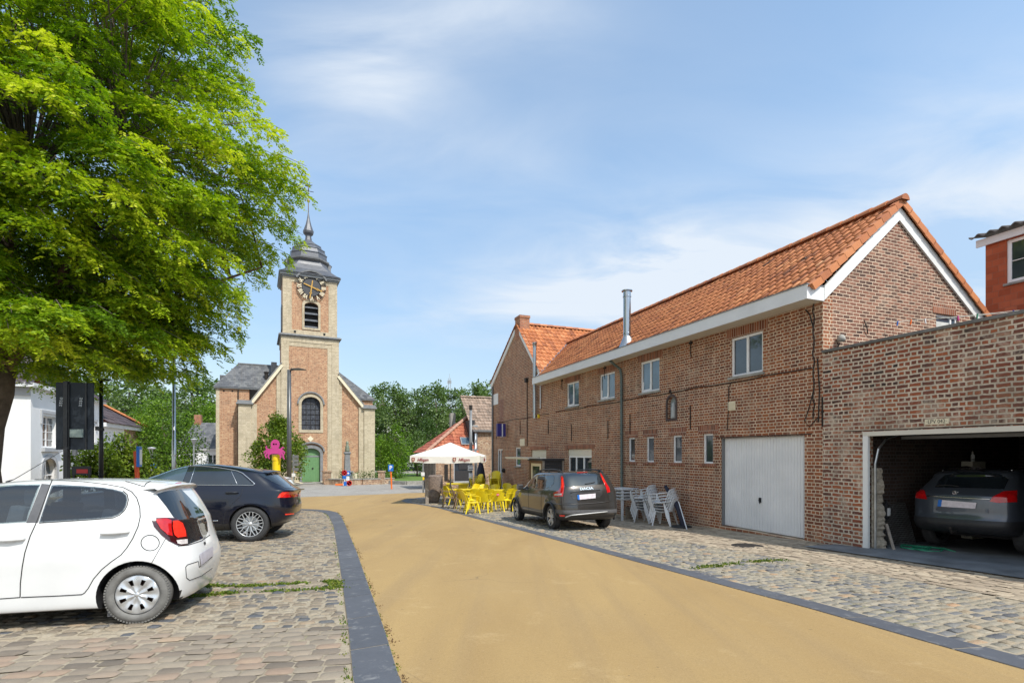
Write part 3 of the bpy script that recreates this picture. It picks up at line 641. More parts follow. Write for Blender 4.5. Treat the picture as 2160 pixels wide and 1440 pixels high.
# ================================================================== the long brick house
def long_house():
    H = empty('brick_house', WOz, ANG, 'long dark brick house with orange tiled roof, white gutter and white garage door', 'house')
    m = MB()
    wins = [(1.614, 2.66, 3.54, 4.57), (5.71, 6.74, 3.555, 4.60), (8.34, 9.42, 3.575, 4.56), (11.10, 12.2, 3.54, 4.575)]
    slits = [(7.07, 7.46), (6.0, 6.41), (4.63, 5.05), (3.32, 3.72)]
    holes = [rect(*w) for w in wins] + [rect(a, b, 1.23, 2.07) for a, b in slits] + [rect(.446, 3.02, -.46, 1.93), rect(10.035, 12.1, .15, 1.70), arch(4.9, 5.32, 2.59, 3.29, 8)]
    m.slab(rect(0, 13.9, -1.2, 5.0), holes, 0, -.3)
    wall = m.build('wall', M['brick_main'], H)
    g = MB(); g.T = Matrix.Rotation(R(-90), 4, 'Z')
    g.slab([(.3, -1.2), (6.0, -1.2), (6.0, 4.98), (2.48, 7.25), (.3, 5.2)], [rect(3.92, 4.83, 3.9, 4.97)], 0.002, .3)
    g.build('gable_wall', M['brick_gable'], H)
    q = MB(); q.box(0, 13.9, -6., -5.7, -1.2, 4.9); q.box(.3, 13.9, -5.7, -.3, 3.0, 3.1); q.build('back_wall', M['brick_main'], H)
    p = MB(); p.box(-.006, .0, -.3, 0., -1.2, 4.96); p.build('corner_pier', M['brick_main'], H)
    for i, w in enumerate(wins):
        op = None if i == 0 else ((w[0] + w[1]) / 2 + .02, w[1] - .05)
        window(H, w[0], w[1], w[2], w[3], -.1, gl='glass_blue' if i else 'glass', open_=op)
        lintel(H, w[0] - .16, w[1] + .16, w[3] + .005, .25)
    for a, b in slits:
        window(H, a, b, 1.23, 2.07, -.1, split=(), fr=.05, sill=False); lintel(H, a - .2, b + .2, 2.08, .23)
        k = MB(); k.box(a - .12, b + .12, -.1, .05, 1.15, 1.228); k.build('brick_sill', M['brick_lintel'], H)
    # shuttered window
    w = window(H, 10.035, 12.1, .15, 1.42, -.12, split=(.36, .68), fr=.07, sill=True)
    k = MB()
    for i in range(6): k.box(10.04, 12.095, -.08, -.045, 1.425 + i * .046, 1.466 + i * .046)
    k.build('roller_shutter', M['cream_shutter'], H); lintel(H, 9.8, 12.35, 1.705, .23)
    # garage door: up-and-over with vertical ribs
    d = MB(); d.box(.45, 3.02, -.13, -.11, -.44, 1.92); n = 30
    for i in range(n):
        x = .47 + i * 2.52 / n; d.box(x, x + .055, -.11, -.098, -.42, 1.9)
    gd = d.build('garage_door', M['garage_white'], H)
    k = MB(); k.box(1.75, 1.81, -.10, -.07, .28, .40); k.tube([(1.78, -.09, .34), (1.78, -.04, .34), (1.74, -.035, .31), (1.74, -.035, .25)], .012, 8); k.build('handle', M['black_metal'], gd)
    k = MB(); k.box(.446, 3.02, -.11, -.02, 1.93 - .012, 1.928); k.box(2.99, 3.018, -.13, -.02, -.45, 1.92); k.build('door_frame', M['grey_metal'], H)
    k = MB(); k.box(.25, 3.2, -.02, .008, 1.94, 1.96); k.build('steel_lintel', M['iron'], H)
    # niche
    k = MB(); ar = arch(4.84, 5.38, 2.53, 3.36, 10); k.slab(ar, [arch(4.905, 5.315, 2.6, 3.285, 10)], -.02, .015); nf = k.build('niche', M['brick_dark'], H)
    k = MB(); k.slab(arch(4.9, 5.32, 2.59, 3.29, 8), (), -.13, -.16); k.build('niche_back', M['niche_grey'], nf)
    k = MB(); k.lathe([(.0, 0), (.08, .0), (.09, .05), (.07, .2), (.09, .33), (.045, .38), (.06, .46), (.0, .52)], 12, (5.11, -.08, 2.60)); k.build('niche_statue', M['niche_stone'], nf, smooth=True)
    # vent plate
    k = MB(); k.box(2.5, 2.76, 0, .02, 2.66, 2.90); [k.box(2.53, 2.73, .02, .03, 2.69 + i * .05, 2.715 + i * .05) for i in range(4)]; k.build('vent_plate', M['cream'], H)
    # eaves
    k = MB(); k.box(-.02, 14.78, .003, .50, 4.85, 4.872); k.build('soffit', M['soffit'], H)
    k = MB(); k.box(-.02, 14.78, .50, .525, 4.84, 5.15); k.box(-.045, -.02, .003, .525, 4.84, 5.15); k.box(14.78, 14.80, .003, .525, 4.84, 5.15)
    k.box(-.02, 14.78, .02, .50, 4.99, 5.0)
    k.build('gutter', M['gutter_white'], H, bevel=.004)
    k = MB(); k.box(-.06, 14.81, .485, .545, 5.15, 5.17); k.box(-.06, -.03, .0, .485, 5.15, 5.17); k.build('gutter_edge', M['grey_metal'], H)
    # roofs
    zr, ze = 7.42, 5.10; dn = Vector((0, 2.92, ze - zr)); D = dn.length
    tile_roof('roof_front', (-.10, -2.48, zr), (1, 0, 0), dn.normalized(), 18.4, D, M['tile'], H, seed=2, keep=lambda c: (c[:, 0] < 14.5) | (c[:, 0] < 18 - (8.55 - c[:, 2]) * 1.0143 + .12))
    dn2 = Vector((0, -3.55, 4.98 - zr)); tile_roof('roof_back', (-.10, -2.48, zr), (1, 0, 0), dn2.normalized(), 17, dn2.length, M['tile'], H, seed=4, tone=-.1)
    ridge_tiles('ridge_tiles', (18.2, -2.48, zr + .05), (-.16, -2.48, zr + .05), M['tile'], H, .12)
    k = MB(); th = .05
    k.slab([(-.48, 5.06 - .24), (-.40, 5.09), (2.48, 7.50), (6.0, 4.98), (6.02, 4.70), (2.48, 7.20), (-.02, 5.02), (-.02, 4.85)][1:7], (), 0, .03)
    k.T = Matrix(); kk = MB(); kk.T = Matrix.Translation((-.05, 0, 0)) @ Matrix.Rotation(R(-90), 4, 'Z')
    kk.slab([(0.0, 5.16), (2.48, 7.34), (5.95, 4.96), (5.95, 4.64), (2.48, 7.01), (0.0, 4.86)], (), 0, .045)
    kk.build('rake_board', M['white_paint'], H)
    # verge tiles
    vt = MB(); tt = []
    for (ay, az, by, bz) in ((.42, 5.12, -2.48, 7.47), (-5.98, 5.0, -2.48, 7.47)):
        nseg = 12; a = Vector((-.13, ay, az)); b = Vector((-.13, by, bz)); d = (b - a) / nseg; nrm = Vector((0, -d.z, d.y)).normalized()
        if nrm.z < 0: nrm = -nrm
        for i in range(nseg):
            p = a + d * i - d * .08; q = a + d * (i + 1)
            for s_, off in ((p, .05), (q, .02)): pass
            vt.add([p - nrm * .10, p + nrm * .055, q + nrm * .03, q - nrm * .12, p + nrm * .055 + Vector((.14, 0, 0)), q + nrm * .03 + Vector((.14, 0, 0)), p - nrm * .10 + Vector((.03, 0, 0)), q - nrm * .12 + Vector((.03, 0, 0))],
                   [(0, 1, 2, 3), (1, 4, 5, 2), (0, 6, 4, 1), (0, 3, 7, 6), (3, 2, 5, 7)]); tt += [random.uniform(.35, .75)] * 5
    o = vt.build('verge_tiles', M['tile2'], H); set_tint(o, tt)
    # gable window
    gw = MB(); gw.T = Matrix.Rotation(R(-90), 4, 'Z'); y = .06
    for b in ((3.92, 3.98, 3.9, 4.97), (4.77, 4.83, 3.9, 4.97), (4.56, 4.62, 3.9, 4.97), (3.98, 4.77, 4.91, 4.97)): gw.box(b[0], b[1], y, y + .06, b[2], b[3])
    w = gw.build('window', M['upvc'], H); gp = MB(); gp.T = gw.T; gp.box(3.95, 4.8, y + .02, y + .03, 3.95, 4.95); gp.build('pane', M['glass_blue'], w)
    gp = MB(); gp.T = gw.T; gp.box(3.99, 4.55, y + .013, y + .019, 3.95, 4.80); gp.build('blind', M['curtain'], w)
    k = MB(); k.T = gw.T; k.box(3.75, 4.98, -.006, .01, 4.975, 5.2) if False else k.box(3.78, 4.70, -.006, .01, 4.975, 5.21); k.build('lintel', M['brick_lintel'], H)
    # steel flue through the roof
    f = MB(); fs, fo = 7.43, 0.08; zb = 5.35
    f.lathe([(.13, zb - .3), (.13, zb + .35), (.145, zb + .36), (.145, zb + .40), (.13, zb + .41), (.13, 7.0), (.145, 7.01), (.145, 7.05), (.135, 7.06), (.135, 7.2), (.19, 7.22), (.19, 7.25), (.0, 7.27)], 24, (fs, fo, 0))
    fl = f.build('flue_pipe', M['steel'], H, auto=40)
    k = MB(); k.tube([(fs, fo, 5.18), (fs, fo, 5.62)], [.32, .135], 20, cap=False); k.build('flue_collar', M['zinc'], fl, smooth=True)
    # downpipe
    k = MB(); k.tube([(7.95, .45, 4.85), (7.92, .3, 4.72), (7.86, .08, 4.55), (7.8, .07, 4.3), (7.78, .07, 0.0), (7.72, .09, -.35), (7.6, .18, -.62)], .048, 12)
    for z in (3.6, 2.2, .8): k.tube([(7.79, .07, z), (7.79, .07, z + .05)], .056, 12)
    k.build('downpipe', M['green_metal'], H, smooth=True)
    # wall anchors
    for s, a, b in ((11.73, 2.05, 2.76), (8.8, 2.07, 2.75), (7.35, 2.2, 2.9), (4.24, 2.23, 2.93), (-.005, 2.1, 2.75)):
        k = MB(); k.box(s - .012, s + .012, 0, .025, a, b); k.box(s - .03, s + .03, 0, .02, (a + b) / 2 - .02, (a + b) / 2 + .02); k.build('wall_anchor', M['iron'], H)
    for s in (4.2, 9.0, 12.6):
        k = MB(); k.tube([(s, .03, 4.84), (s + .02, .035, 4.55), (s - .03, .04, 4.35)], .014, 6); k.box(s - .05, s + .07, 0, .05, 4.74, 4.80); k.build('wall_anchor', M['iron'], H)
    # cables
    k = MB(); pts = [(.25 + i * .62, .02, 3.42 + .02 * math.sin(i * 1.3) - .02 * (i % 2)) for i in range(22)]; k.tube(pts, .013, 6)
    k.tube([(2.6, .02, 3.42), (2.72, .02, 3.30), (2.74, .02, 2.6), (2.78, .02, 2.15)], .010, 6); k.tube([(5.2, .02, 3.4), (5.15, .03, 3.5), (5.1, .02, 3.36)], .02, 6); k.build('wall_cable', M['iron'], H)
    k = MB(); pts = [(.20 + .02 * math.sin(i * 2.1), .025 + .008 * math.sin(i * 3), 4.84 - i * .16) for i in range(17)]; k.tube(pts, .013, 6)
    k.tube([(.4, .02, 4.76), (.28, .04, 4.62), (.2, .03, 4.3)], .014, 6); k.tube([(.2, .03, 2.9), (.3, .05, 2.5), (.42, .03, 2.25), (.3, .03, 2.1), (.1, .03, 2.3)], .011, 6); k.tube([(.1, .03, 3.6), (.05, .03, 2.9), (.08, .03, 2.2)], .014, 6); k.build('wall_cable', M['iron'], H)
    k = MB(); k.tube([(-.02, -1.3, 4.55), (-.05, -1.35, 4.38), (-.02, -1.42, 4.25)], .012, 6); k.build('bracket', M['iron'], H)
    return H
t = NT('garage_white_sheet'); tc = t.n('TexCoord').outputs['Object']
t.set(col=t.mix(t.rng(t.noise(1.2, 5, .6, tc), .35, .75), (.68, .69, .70), (.80, .80, .80)), rough=.42); t.bump(t.noise(1.6, 3, .5, tc), .6, .02); M['garage_white'] = t.m
M['cream_shutter'] = P('cream_roller_shutter', (.66, .64, .54), .5, var=.03)
M['gutter_white'] = P('white_gutter_board', (.72, .73, .74), .45, var=.05, scale=1.3, dirt=((.42, .41, .38), .4))
M['brick_dark'] = P('dark_glazed_headers', (.07, .045, .04), .7, var=.4, scale=14, bump=.004)
M['niche_grey'] = P('niche_back_paint', (.30, .36, .38), .7); M['niche_stone'] = P('niche_statue_plaster', (.40, .42, .42), .6)
LH = long_house()
# ================================================================== gable house at the far end
def gable_house():
    H = empty('gable_house', WOz, ANG, 'tall dark brick gable house with chimney at the far end of the row', 'house')
    m = MB()
    m.slab([(13.9, -1.3), (22.06, -1.3), (22.06, 5.9), (18.33, 8.15), (17.62, 8.15), (14.35, 4.95), (13.9, 4.95)], [rect(17.57, 18.3, .84, 1.86), rect(20.36, 21.25, -1.0, 1.80), rect(14.33, 16.15, -1.0, 1.70), rect(15.55, 15.95, 3.7, 4.7)], -.002, -.3)
    m.build('wall', M['brick_main'], H)
    k = MB(); k.box(21.76, 22.05, -8, -.3, -1.3, 5.8); k.build('side_wall', M['brick_main'], H)
    k = MB(); k.box(20.2, 20.9, -.001, .006, 3.3, 4.7); k.build('blocked_window', M['brick_warmred'], H)
    window(H, 17.57, 18.3, .84, 1.86, -.1, split=(), fr=.07); window(H, 20.36, 21.25, -1.0, 1.80, -.1, split=(.5,), fr=.08, sill=False); window(H, 15.55, 15.95, 3.7, 4.7, -.14, split=(), fr=.04)
    d = window(H, 14.33, 16.15, -1.0, 1.34, -.14, split=(.5,), fr=.09, sill=False)
    k = MB()
    for i in range(7): k.box(14.34, 16.14, -.1, -.06, 1.35 + i * .05, 1.395 + i * .05)
    k.build('roller_shutter', M['cream_shutter'], H); lintel(H, 14.1, 16.3, 1.705, .24)
    # roofs: ridge at s=18 running inwards
    zr = 8.55; 
    dn = Vector((14.45 - 18, 0, 5.05 - zr)); tile_roof('roof_slope', (18, .12, zr), (0, -1, 0), dn.normalized(), 8, dn.length, M['tile2'], H, seed=7, th=.34, tw=.24, amp=.034, tone=.05)
    dn = Vector((22.35 - 18, 0, 5.85 - zr)); tile_roof('roof_slope', (18, .12, zr), (0, -1, 0), dn.normalized(), 8, dn.length, M['tile2'], H, seed=8, tone=-.1)
    ridge_tiles('ridge_tiles', (18, -.5, zr + .03), (18, -8, zr + .03), M['tile2'], H, .11)
    k = MB()
    k.slab([(14.42, 5.02), (17.62, 8.16), (17.62, 7.86), (14.62, 4.90), (14.42, 4.86)], (), .0, .06); k.slab([(22.30, 5.86), (18.33, 8.32), (18.33, 8.05), (22.10, 5.66), (22.3, 5.5)], (), .0, .06)
    k.build('rake_board', M['white_paint'], H)
    c = MB(); c.box(17.63, 18.33, -.55, .01, 7.7, 8.82); c.box(17.60, 18.36, -.58, .04, 8.82, 8.95); c.build('chimney', M['brick_chimney'], H)
    k = MB()
    for i in range(12):   # valley flashing
        pass
    # valley flashing, where the two slopes meet
    def house_z(s): return 8.55 - (18 - s) * (8.55 - 5.05) / (18 - 14.45)
    a = []; 
    for w in (-.38, 2.42):
        z = 5.10 + (w + .42) * (7.42 - 5.10) / 2.90; s = 18 - (8.55 - z) * (18 - 14.45) / (8.55 - 5.05); a.append(Vector((s, -w, z + .055)))
    k.bar(a[0], a[1], .17, .02); k.build('valley_flashing', M['zinc'], H)
    # wall flue and pipes
    f = MB(); f.lathe([(.085, 3.26), (.085, 6.75), (.10, 6.76), (.10, 6.9), (.115, 6.92), (.115, 7.0), (0, 7.02)], 16, (15.35, .15, 0)); f.build('flue_pipe', M['steel'], H, auto=40)
    k = MB(); k.tube([(16.6, .03, 1.9), (16.6, .03, 5.25)], .022, 8); k.box(16.5, 16.7, 0, .14, 5.2, 5.42); k.build('cable_pipe', M['iron'], H)
    k = MB(); k.tube([(21.98, .07, 5.6), (21.98, .07, -1.0)], .055, 10); k.build('downpipe', M['grey_metal'], H)
    k = MB(); k.tube([(14.85, .06, 4.8), (14.85, .06, 3.7)], .035, 10); k.build('downpipe', M['galv'], H)
    for s, a_, b_ in ((17.6, 2.54, 3.27), (14.07, 2.44, 3.11), (21.4, 2.4, 3.1)):
        k = MB(); k.box(s - .012, s + .012, 0, .025, a_, b_); k.build('wall_anchor', M['iron'], H)
    k = MB(); k.tube([(13.95 + i * .6, .02, 3.38 + .03 * math.sin(i)) for i in range(13)], .012, 6); k.build('wall_cable', M['iron'], H)
    k = MB(); k.box(16.95, 17.6, 0, .03, 1.92, 2.3); k.build('pale_plate', M['cream'], H, bevel=.01)
    k = MB(); k.box(21.1, 21.9, 0, .03, 4.48, 5.13); k.build('white_plate', M['white_sign'], H, bevel=.01)
    k = MB(); k.box(15.06, 15.14, 0, .1, 3.26, 3.44); k.build('yellow_wall_lamp', M['yellow_line'], H, bevel=.01)
    k = MB(); k.lathe([(.0, 0), (.12, .0), (.14, .04), (.06, .16), (0, .17)], 14, (20.0, .03, .55), 'y'); k.build('wall_spotlight', M['iron'], H, smooth=True)
    return H
M['brick_warmred'] = brick('brick_filled_window', [(0, (.14, .05, .03)), (.5, (.24, .08, .045)), (1, (.3, .12, .08))], (.42, .34, .28), seed=41)
GH = gable_house()
def projecting_sign():
    o = empty('projecting_sign', WOz, ANG, 'small projecting box sign with dark blue side on the tall brick gable house', 'sign')
    k = MB(); k.box(19.5, 19.72, .12, .62, 2.5, 3.22); k.build('sign_box', M['purple_sign'], o, bevel=.01)
    k = MB(); k.box(19.72, 19.735, .14, .60, 2.52, 3.2); k.box(19.485, 19.5, .30, .36, 2.5, 3.2); k.build('sign_face', M['white_sign'], o)
    k = MB(); k.tube([(19.6, 0, 3.3), (19.6, .6, 3.3)], .012, 6); k.tube([(19.6, .3, 3.2), (19.6, .3, 3.3)], .01, 6); k.build('bracket', M['iron'], o)
    k = MB(); k.box(19.9, 20.6, .0, .05, 2.48, 3.2); k.build('sign_panel', M['sign_pale'], o, bevel=.01)
M['sign_pale'] = P('faded_lilac_panel', (.42, .36, .40), .5, var=.15)
projecting_sign()
def porch():
    H = empty('porch', WOz, ANG, 'small dark boarded porch with cream slatted canopy against the brick house', 'porch')
    k = MB()
    for i in range(14): z = -.95 + i * .155; k.box(12.5, 12.53, .0, 1.0, z, z + .15)
    k.build('side_boards', M['wood_black'], H); k = MB(); k.box(12.42, 14.1, 0, 1.08, 1.2, 1.29); k.build('roof', M['wood_black'], H, bevel=.01)
    k = MB(); k.box(12.45, 12.52, .95, 1.03, -.95, 1.2); k.box(12.45, 12.52, 0, .08, -.95, 1.2); k.build('post', M['wood_grey'], H)
    k = MB(); k.box(13.9, 14.1, .94, 1.0, -.95, 1.2); k.box(12.53, 12.7, .94, 1.0, -.95, 1.2); k.box(12.7, 13.9, .94, 1.0, 1.08, 1.2); k.build('door_frame', M['wood_brown'], H)
    k = MB(); k.slab(rect(12.75, 13.85, -.95, 1.08), [rect(12.9, 13.7, -.2, .95)], .95, .99); d = k.build('door', M['cream'], H); k = MB(); k.box(12.85, 13.75, .965, .975, -.25, 1.0); k.build('pane', M['glass'], d)
    k = MB(); k.box(12.9, 15.6, 1.5, 1.56, 1.26, 1.34)
    for i in range(16): k.box(12.95 + i * .17, 13.04 + i * .17, .95, 1.62, 1.30, 1.36)
    k.build('canopy_slats', M['soffit'], H)
porch()
# ================================================================== annex with the open garage
M['coping_dark'] = P('dark_weathered_coping', (.15, .145, .135), .85, var=.35, scale=5, bump=.004)
def annex():
    H = empty('garage_annex', WOz, ANG, 'flat roofed weathered brick annex with open garage at the right edge', 'garage')
    m = MB(); m.slab([(-9, -.9), (-.007, -.9), (-.007, 3.70), (-9, 3.74)], [rect(-4.35, -.895, -.6, 1.95)], .0, -.3); m.build('wall', M['brick_annex'], H)
    k = MB(); k.box(-9, .0, -.36, .04, 3.71, 3.77); k.build('coping', M['coping_dark'], H, bevel=.01)
    k = MB(); k.box(-4.35, -.895, -.06, .012, 1.86, 1.948); k.build('lintel_board', M['soffit'], H)
    k = MB(); k.box(-1.0, -.90, -.05, .014, -.45, 1.86); k.box(-4.35, -4.25, -.05, .014, -.45, 1.86); k.build('door_frame', M['white_paint'], H)
    k = MB(); k.box(-4.6, -.5, -.01, .006, 1.965, 1.98); k.build('steel_lintel', M['iron'], H)
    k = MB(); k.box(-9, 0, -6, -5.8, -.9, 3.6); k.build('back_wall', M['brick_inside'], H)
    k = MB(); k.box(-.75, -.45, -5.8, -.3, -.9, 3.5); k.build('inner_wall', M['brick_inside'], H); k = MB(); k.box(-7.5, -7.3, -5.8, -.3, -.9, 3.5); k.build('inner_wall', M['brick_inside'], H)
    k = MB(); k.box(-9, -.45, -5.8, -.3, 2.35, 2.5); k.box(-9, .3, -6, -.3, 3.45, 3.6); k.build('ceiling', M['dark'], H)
    for z in (1.0,):
        k = MB(); k.tube([(-1.06, -.12, -.4), (-1.06, -.12, 1.3), (-1.07, -.2, 1.6), (-1.07, -.45, 1.82), (-1.07, -.8, 1.88), (-1.07, -3.2, 1.9)], .022, 8); k.build('door_track', M['galv'], H)
    k = MB(); k.box(-4.2, -1.1, -.9, -.85, 1.80, 1.86); k.box(-4.2, -1.1, -2.4, -2.36, 1.9, 1.95); k.build('raised_door', M['grey_metal'], H)
    # broken plaster edge inside the jamb
    k = MB(); rnd = random.Random(3)
    z = -.45; 
    prof = [(.11 + .02 * math.sin(i * .5) + rnd.uniform(-.03, .03)) * (1.2 - i * .016) for i in range(38)]
    vs = []; fs = []
    for i, w in enumerate(prof):
        zz = -.45 + i * .045
        vs += [(-1.0, -.10, zz), (-1.0 - w * .5, -.16 + rnd.uniform(-.02, .02), zz), (-1.0 - w, -.32, zz), (-.76, -.34, zz)]
    for i in range(len(prof) - 1): fs += [(i * 4 + j, i * 4 + j + 1, i * 4 + 5 + j, i * 4 + 4 + j) for j in range(3)]
    k.add(vs, fs); k.build('broken_plaster', M['plaster'], H)
    return H
M['plaster'] = P('crumbling_lime_plaster', (.32, .28, .22), .95, var=.4, scale=14, bump=.02, bscale=25)
AN = annex()
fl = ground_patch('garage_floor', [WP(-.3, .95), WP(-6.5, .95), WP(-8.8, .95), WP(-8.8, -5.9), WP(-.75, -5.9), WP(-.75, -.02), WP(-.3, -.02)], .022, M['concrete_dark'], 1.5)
def plate_on_annex():
    o = empty('garage_number_plate', WOz, ANG, 'cream enamel plate reading LPV 042 above the open garage', 'plate')
    k = MB(); k.box(-2.42, -2.04, .0, .012, 2.03, 2.13); k.build('plate', M['cream'], o)
    text('lettering', '·LPV 042·', .10, M['ink'], o, (-2.23, .013, 2.08), (R(90), 0, R(180)), .001, sx=.84)
plate_on_annex()
def garage_things():
    def th(nm, lab, cat): return empty(nm, WOz, ANG, lab, cat)
    g = lambda s, y: gz(WO[1] + s * u_[1] + y * n_[1]) + .022
    o = th('tall_cabinet', 'tall pale narrow cabinet deep inside the open garage', 'cabinet'); z = g(-1.7, -3.4)
    k = MB(); k.box(-1.02, -.80, -3.9, -3.4, z, z + 1.75); k.build('cabinet_body', M['cab'], o, bevel=.01); k = MB(); k.box(-1.0, -.82, -3.39, -3.375, z + .03, z + 1.72); k.build('door', M['cab'], o, bevel=.006)
    o = th('bottle', 'white spray bottle standing on top of the pale garage cabinet', 'bottle'); k = MB(); k.lathe([(.035, 0), (.035, .14), (.014, .17), (.014, .2), (.02, .21), (0, .24)], 12, (-.92, -3.6, z + 1.75)); k.build('bottle_body', M['white_sign'], o, smooth=True)
    o = th('shelf_rack', 'dark shelf rack with boxes along the back of the garage', 'shelves'); z = g(-3, -5.3)
    k = MB()
    for zz in (.5, 1.1, 1.7): k.box(-5.5, -2.2, -5.75, -5.25, z + zz, z + zz + .03)
    for x in (-5.5, -3.9, -2.25): k.box(x, x + .05, -5.75, -5.25, z, z + 2.2)
    k.build('rack_frame', M['grey_metal'], o)
    for i, (x, w, zz, h) in enumerate(((-3.0, .4, 1.13, .4), (-3.6, .35, 1.13, .3), (-2.8, .45, 1.73, .35), (-4.6, .5, 1.73, .4))):
        o = th('cardboard_box', ('cardboard box on the middle garage shelf nearest the cabinet', 'smaller cardboard box beside it on the middle garage shelf', 'cardboard box on the top garage shelf by the cabinet', 'wide cardboard box on the top garage shelf above the car')[i], 'box')
        k = MB(); k.box(x, x + w, -5.7, -5.3, z + zz, z + zz + h); k.build('carton', M['wood_grey'], o, bevel=.01)
    o = th('wire_mesh_panel', 'grey wire mesh panel leaning on the left garage wall', 'mesh panel'); z = g(-1.0, -.6); k = MB()
    for i in range(22): a = i / 21; k.bar((-1.02, -.55 - a * .9, z), (-.80, -.55 - a * .9, z + .85), .006); k.bar((-1.02 + .22 * a, -.55, z + .85 * a), (-1.02 + .22 * a, -1.45, z + .85 * a), .006)
    k.build('mesh_wires', M['galv'], o)
    o = th('fire_extinguisher', 'small black and white extinguisher hung on the left garage wall', 'fire extinguisher'); k = MB(); k.lathe([(.0, 0), (.05, .01), (.055, .05), (.055, .27), (.02, .33), (.02, .38), (0, .39)], 14, (-.86, -.75, z + .55)); k.build('cylinder_body', M['black_rubber'], o, smooth=True)
    k = MB(); k.box(-.925, -.91, -.79, -.71, z + .62, z + .78); k.build('paper_label', M['white_sign'], o)
    o = th('garden_hose', 'green garden hose on the garage floor beside the mesh panel', 'hose'); k = MB(); k.tube([(-1.25 - .3 * math.sin(t * .9) - t * .03, -.9 - .3 * math.cos(t * .9), z + .02 + .01 * (t % 3)) for t in range(16)], .018, 6); k.build('hose_coil', M['hose'], o, smooth=True)
    o = th('wooden_plank', 'short pale plank leaning beside the broken plaster jamb', 'plank'); k = MB(); k.bar((-1.32, -.28, z), (-1.12, -.36, z + .5), .05, .02); k.build('plank_board', M['wood_grey'], o)
M['cab'] = P('cream_cabinet', (.55, .52, .42), .5, var=.06); M['hose'] = P('green_hose', (.02, .22, .12), .4)
garage_things()
def gable_lamps():
    o = empty('floodlight', WOz, ANG, 'dark floodlight on an arm just above the terrace coping', 'floodlight')
    k = MB(); k.box(-.45, -.05, -3.45, -3.15, 4.18, 4.26); k.build('lamp_head', M['iron'], o, bevel=.01, rot=None); k = MB(); k.tube([(0, -3.2, 3.95), (-.12, -3.22, 4.0), (-.25, -3.3, 4.18)], .015, 8); k.build('arm', M['iron'], o)
    o = empty('outdoor_lamp', WOz, ANG, 'small round grey lamp at the left end of the terrace coping', 'lamp')
    k = MB(); k.lathe([(0, -.05), (.07, -.04), (.09, .02), (.05, .10), (0, .12)], 14, (-.1, -.45, 4.02)); k.build('lamp_head', M['concrete'], o, smooth=True); k = MB(); k.tube([(-.02, -.4, 3.8), (-.08, -.43, 3.95)], .015, 6); k.build('arm', M['iron'], o)
gable_lamps()
# ================================================================== red block upper storey
def block_house():
    H = empty('block_house', WOz, ANG, 'red clay block building with corrugated roof beyond the terrace', 'house'); a, b = 1.52, -9.
    m = MB(); m.slab(rect(b, a, -1, 8.0), [rect(-.35, 1.0, 6.6, 7.9)], -9.0, -9.25); m.build('wall', M['brick_block'], H)
    k = MB(); k.box(a - .2, a, -14, -9.25, -1, 8.0); k.build('side_wall', M['brick_block'], H)
    w = window(H, -.35, 1.0, 6.6, 7.9, -9.1, split=(.5,), fr=.10, sill=True, bars=(.5,))
    k = MB(); k.box(b, a + .2, -8.95, -8.90, 7.92, 8.14); k.build('fascia', M['gutter_white'], H)
    n = 260; V = []; 
    xs = np.linspace(a + .3, b, n)
    for x in xs:
        z = .05 * math.sin(x * 2 * math.pi / .30); V += [(x, -8.72, 8.24 + z), (x, -8.72, 8.20 + z), (x, -14, 9.3 + z)]
    Fq = [(i * 3, i * 3 + 3, i * 3 + 5, i * 3 + 2) for i in range(n - 1)] + [(i * 3 + 1, i * 3 + 4, i * 3 + 3, i * 3) for i in range(n - 1)]
    me = np_mesh('roof', np.array(V), np.array(Fq)); link('roof', me, M['corrug'], H, smooth=True)
M['corrug'] = P('corrugated_cement_sheet', (.11, .095, .085), .9, var=.3, scale=8, bump=.004)
block_house()
def clothesline():
    o = empty('clothesline', (0, 0, 0), 0, 'washing line with coloured pegs above the terrace', 'washing line')
    T = Matrix.Translation(WOz) @ Matrix.Rotation(ANG, 4, 'Z')
    for k_ in range(2):
        a = T @ Vector((-.02, -2.0 - k_ * .3, 4.55 + k_ * .05)); b = T @ Vector((-6.5, -7.0, 5.1 - k_ * .1)); k = MB(); k.tube([a.lerp(b, t / 10) - Vector((0, 0, .25 * math.sin(math.pi * t / 10))) for t in range(11)], .006, 5); k.build('line', M['rope'], o)
    cols = ['blue', 'orange_plastic', 'white_sign', 'pink', 'hose', 'purple_sign']
    a = T @ Vector((-.02, -2.0, 4.55)); b = T @ Vector((-6.5, -7.0, 5.1)); rnd = random.Random(2)
    for i, t in enumerate((.03, .06, .09, .16, .2, .27, .5, .53, .6, .63, .7)):
        p = a.lerp(b, t) - Vector((0, 0, .25 * math.sin(math.pi * t)))
        k = MB(); k.bar(p + Vector((0, 0, .02)), p - Vector((rnd.uniform(-.02, .02), 0, .09)), .016, .03); k.build('clothes_peg', M[cols[i % 6]], o)
clothesline()
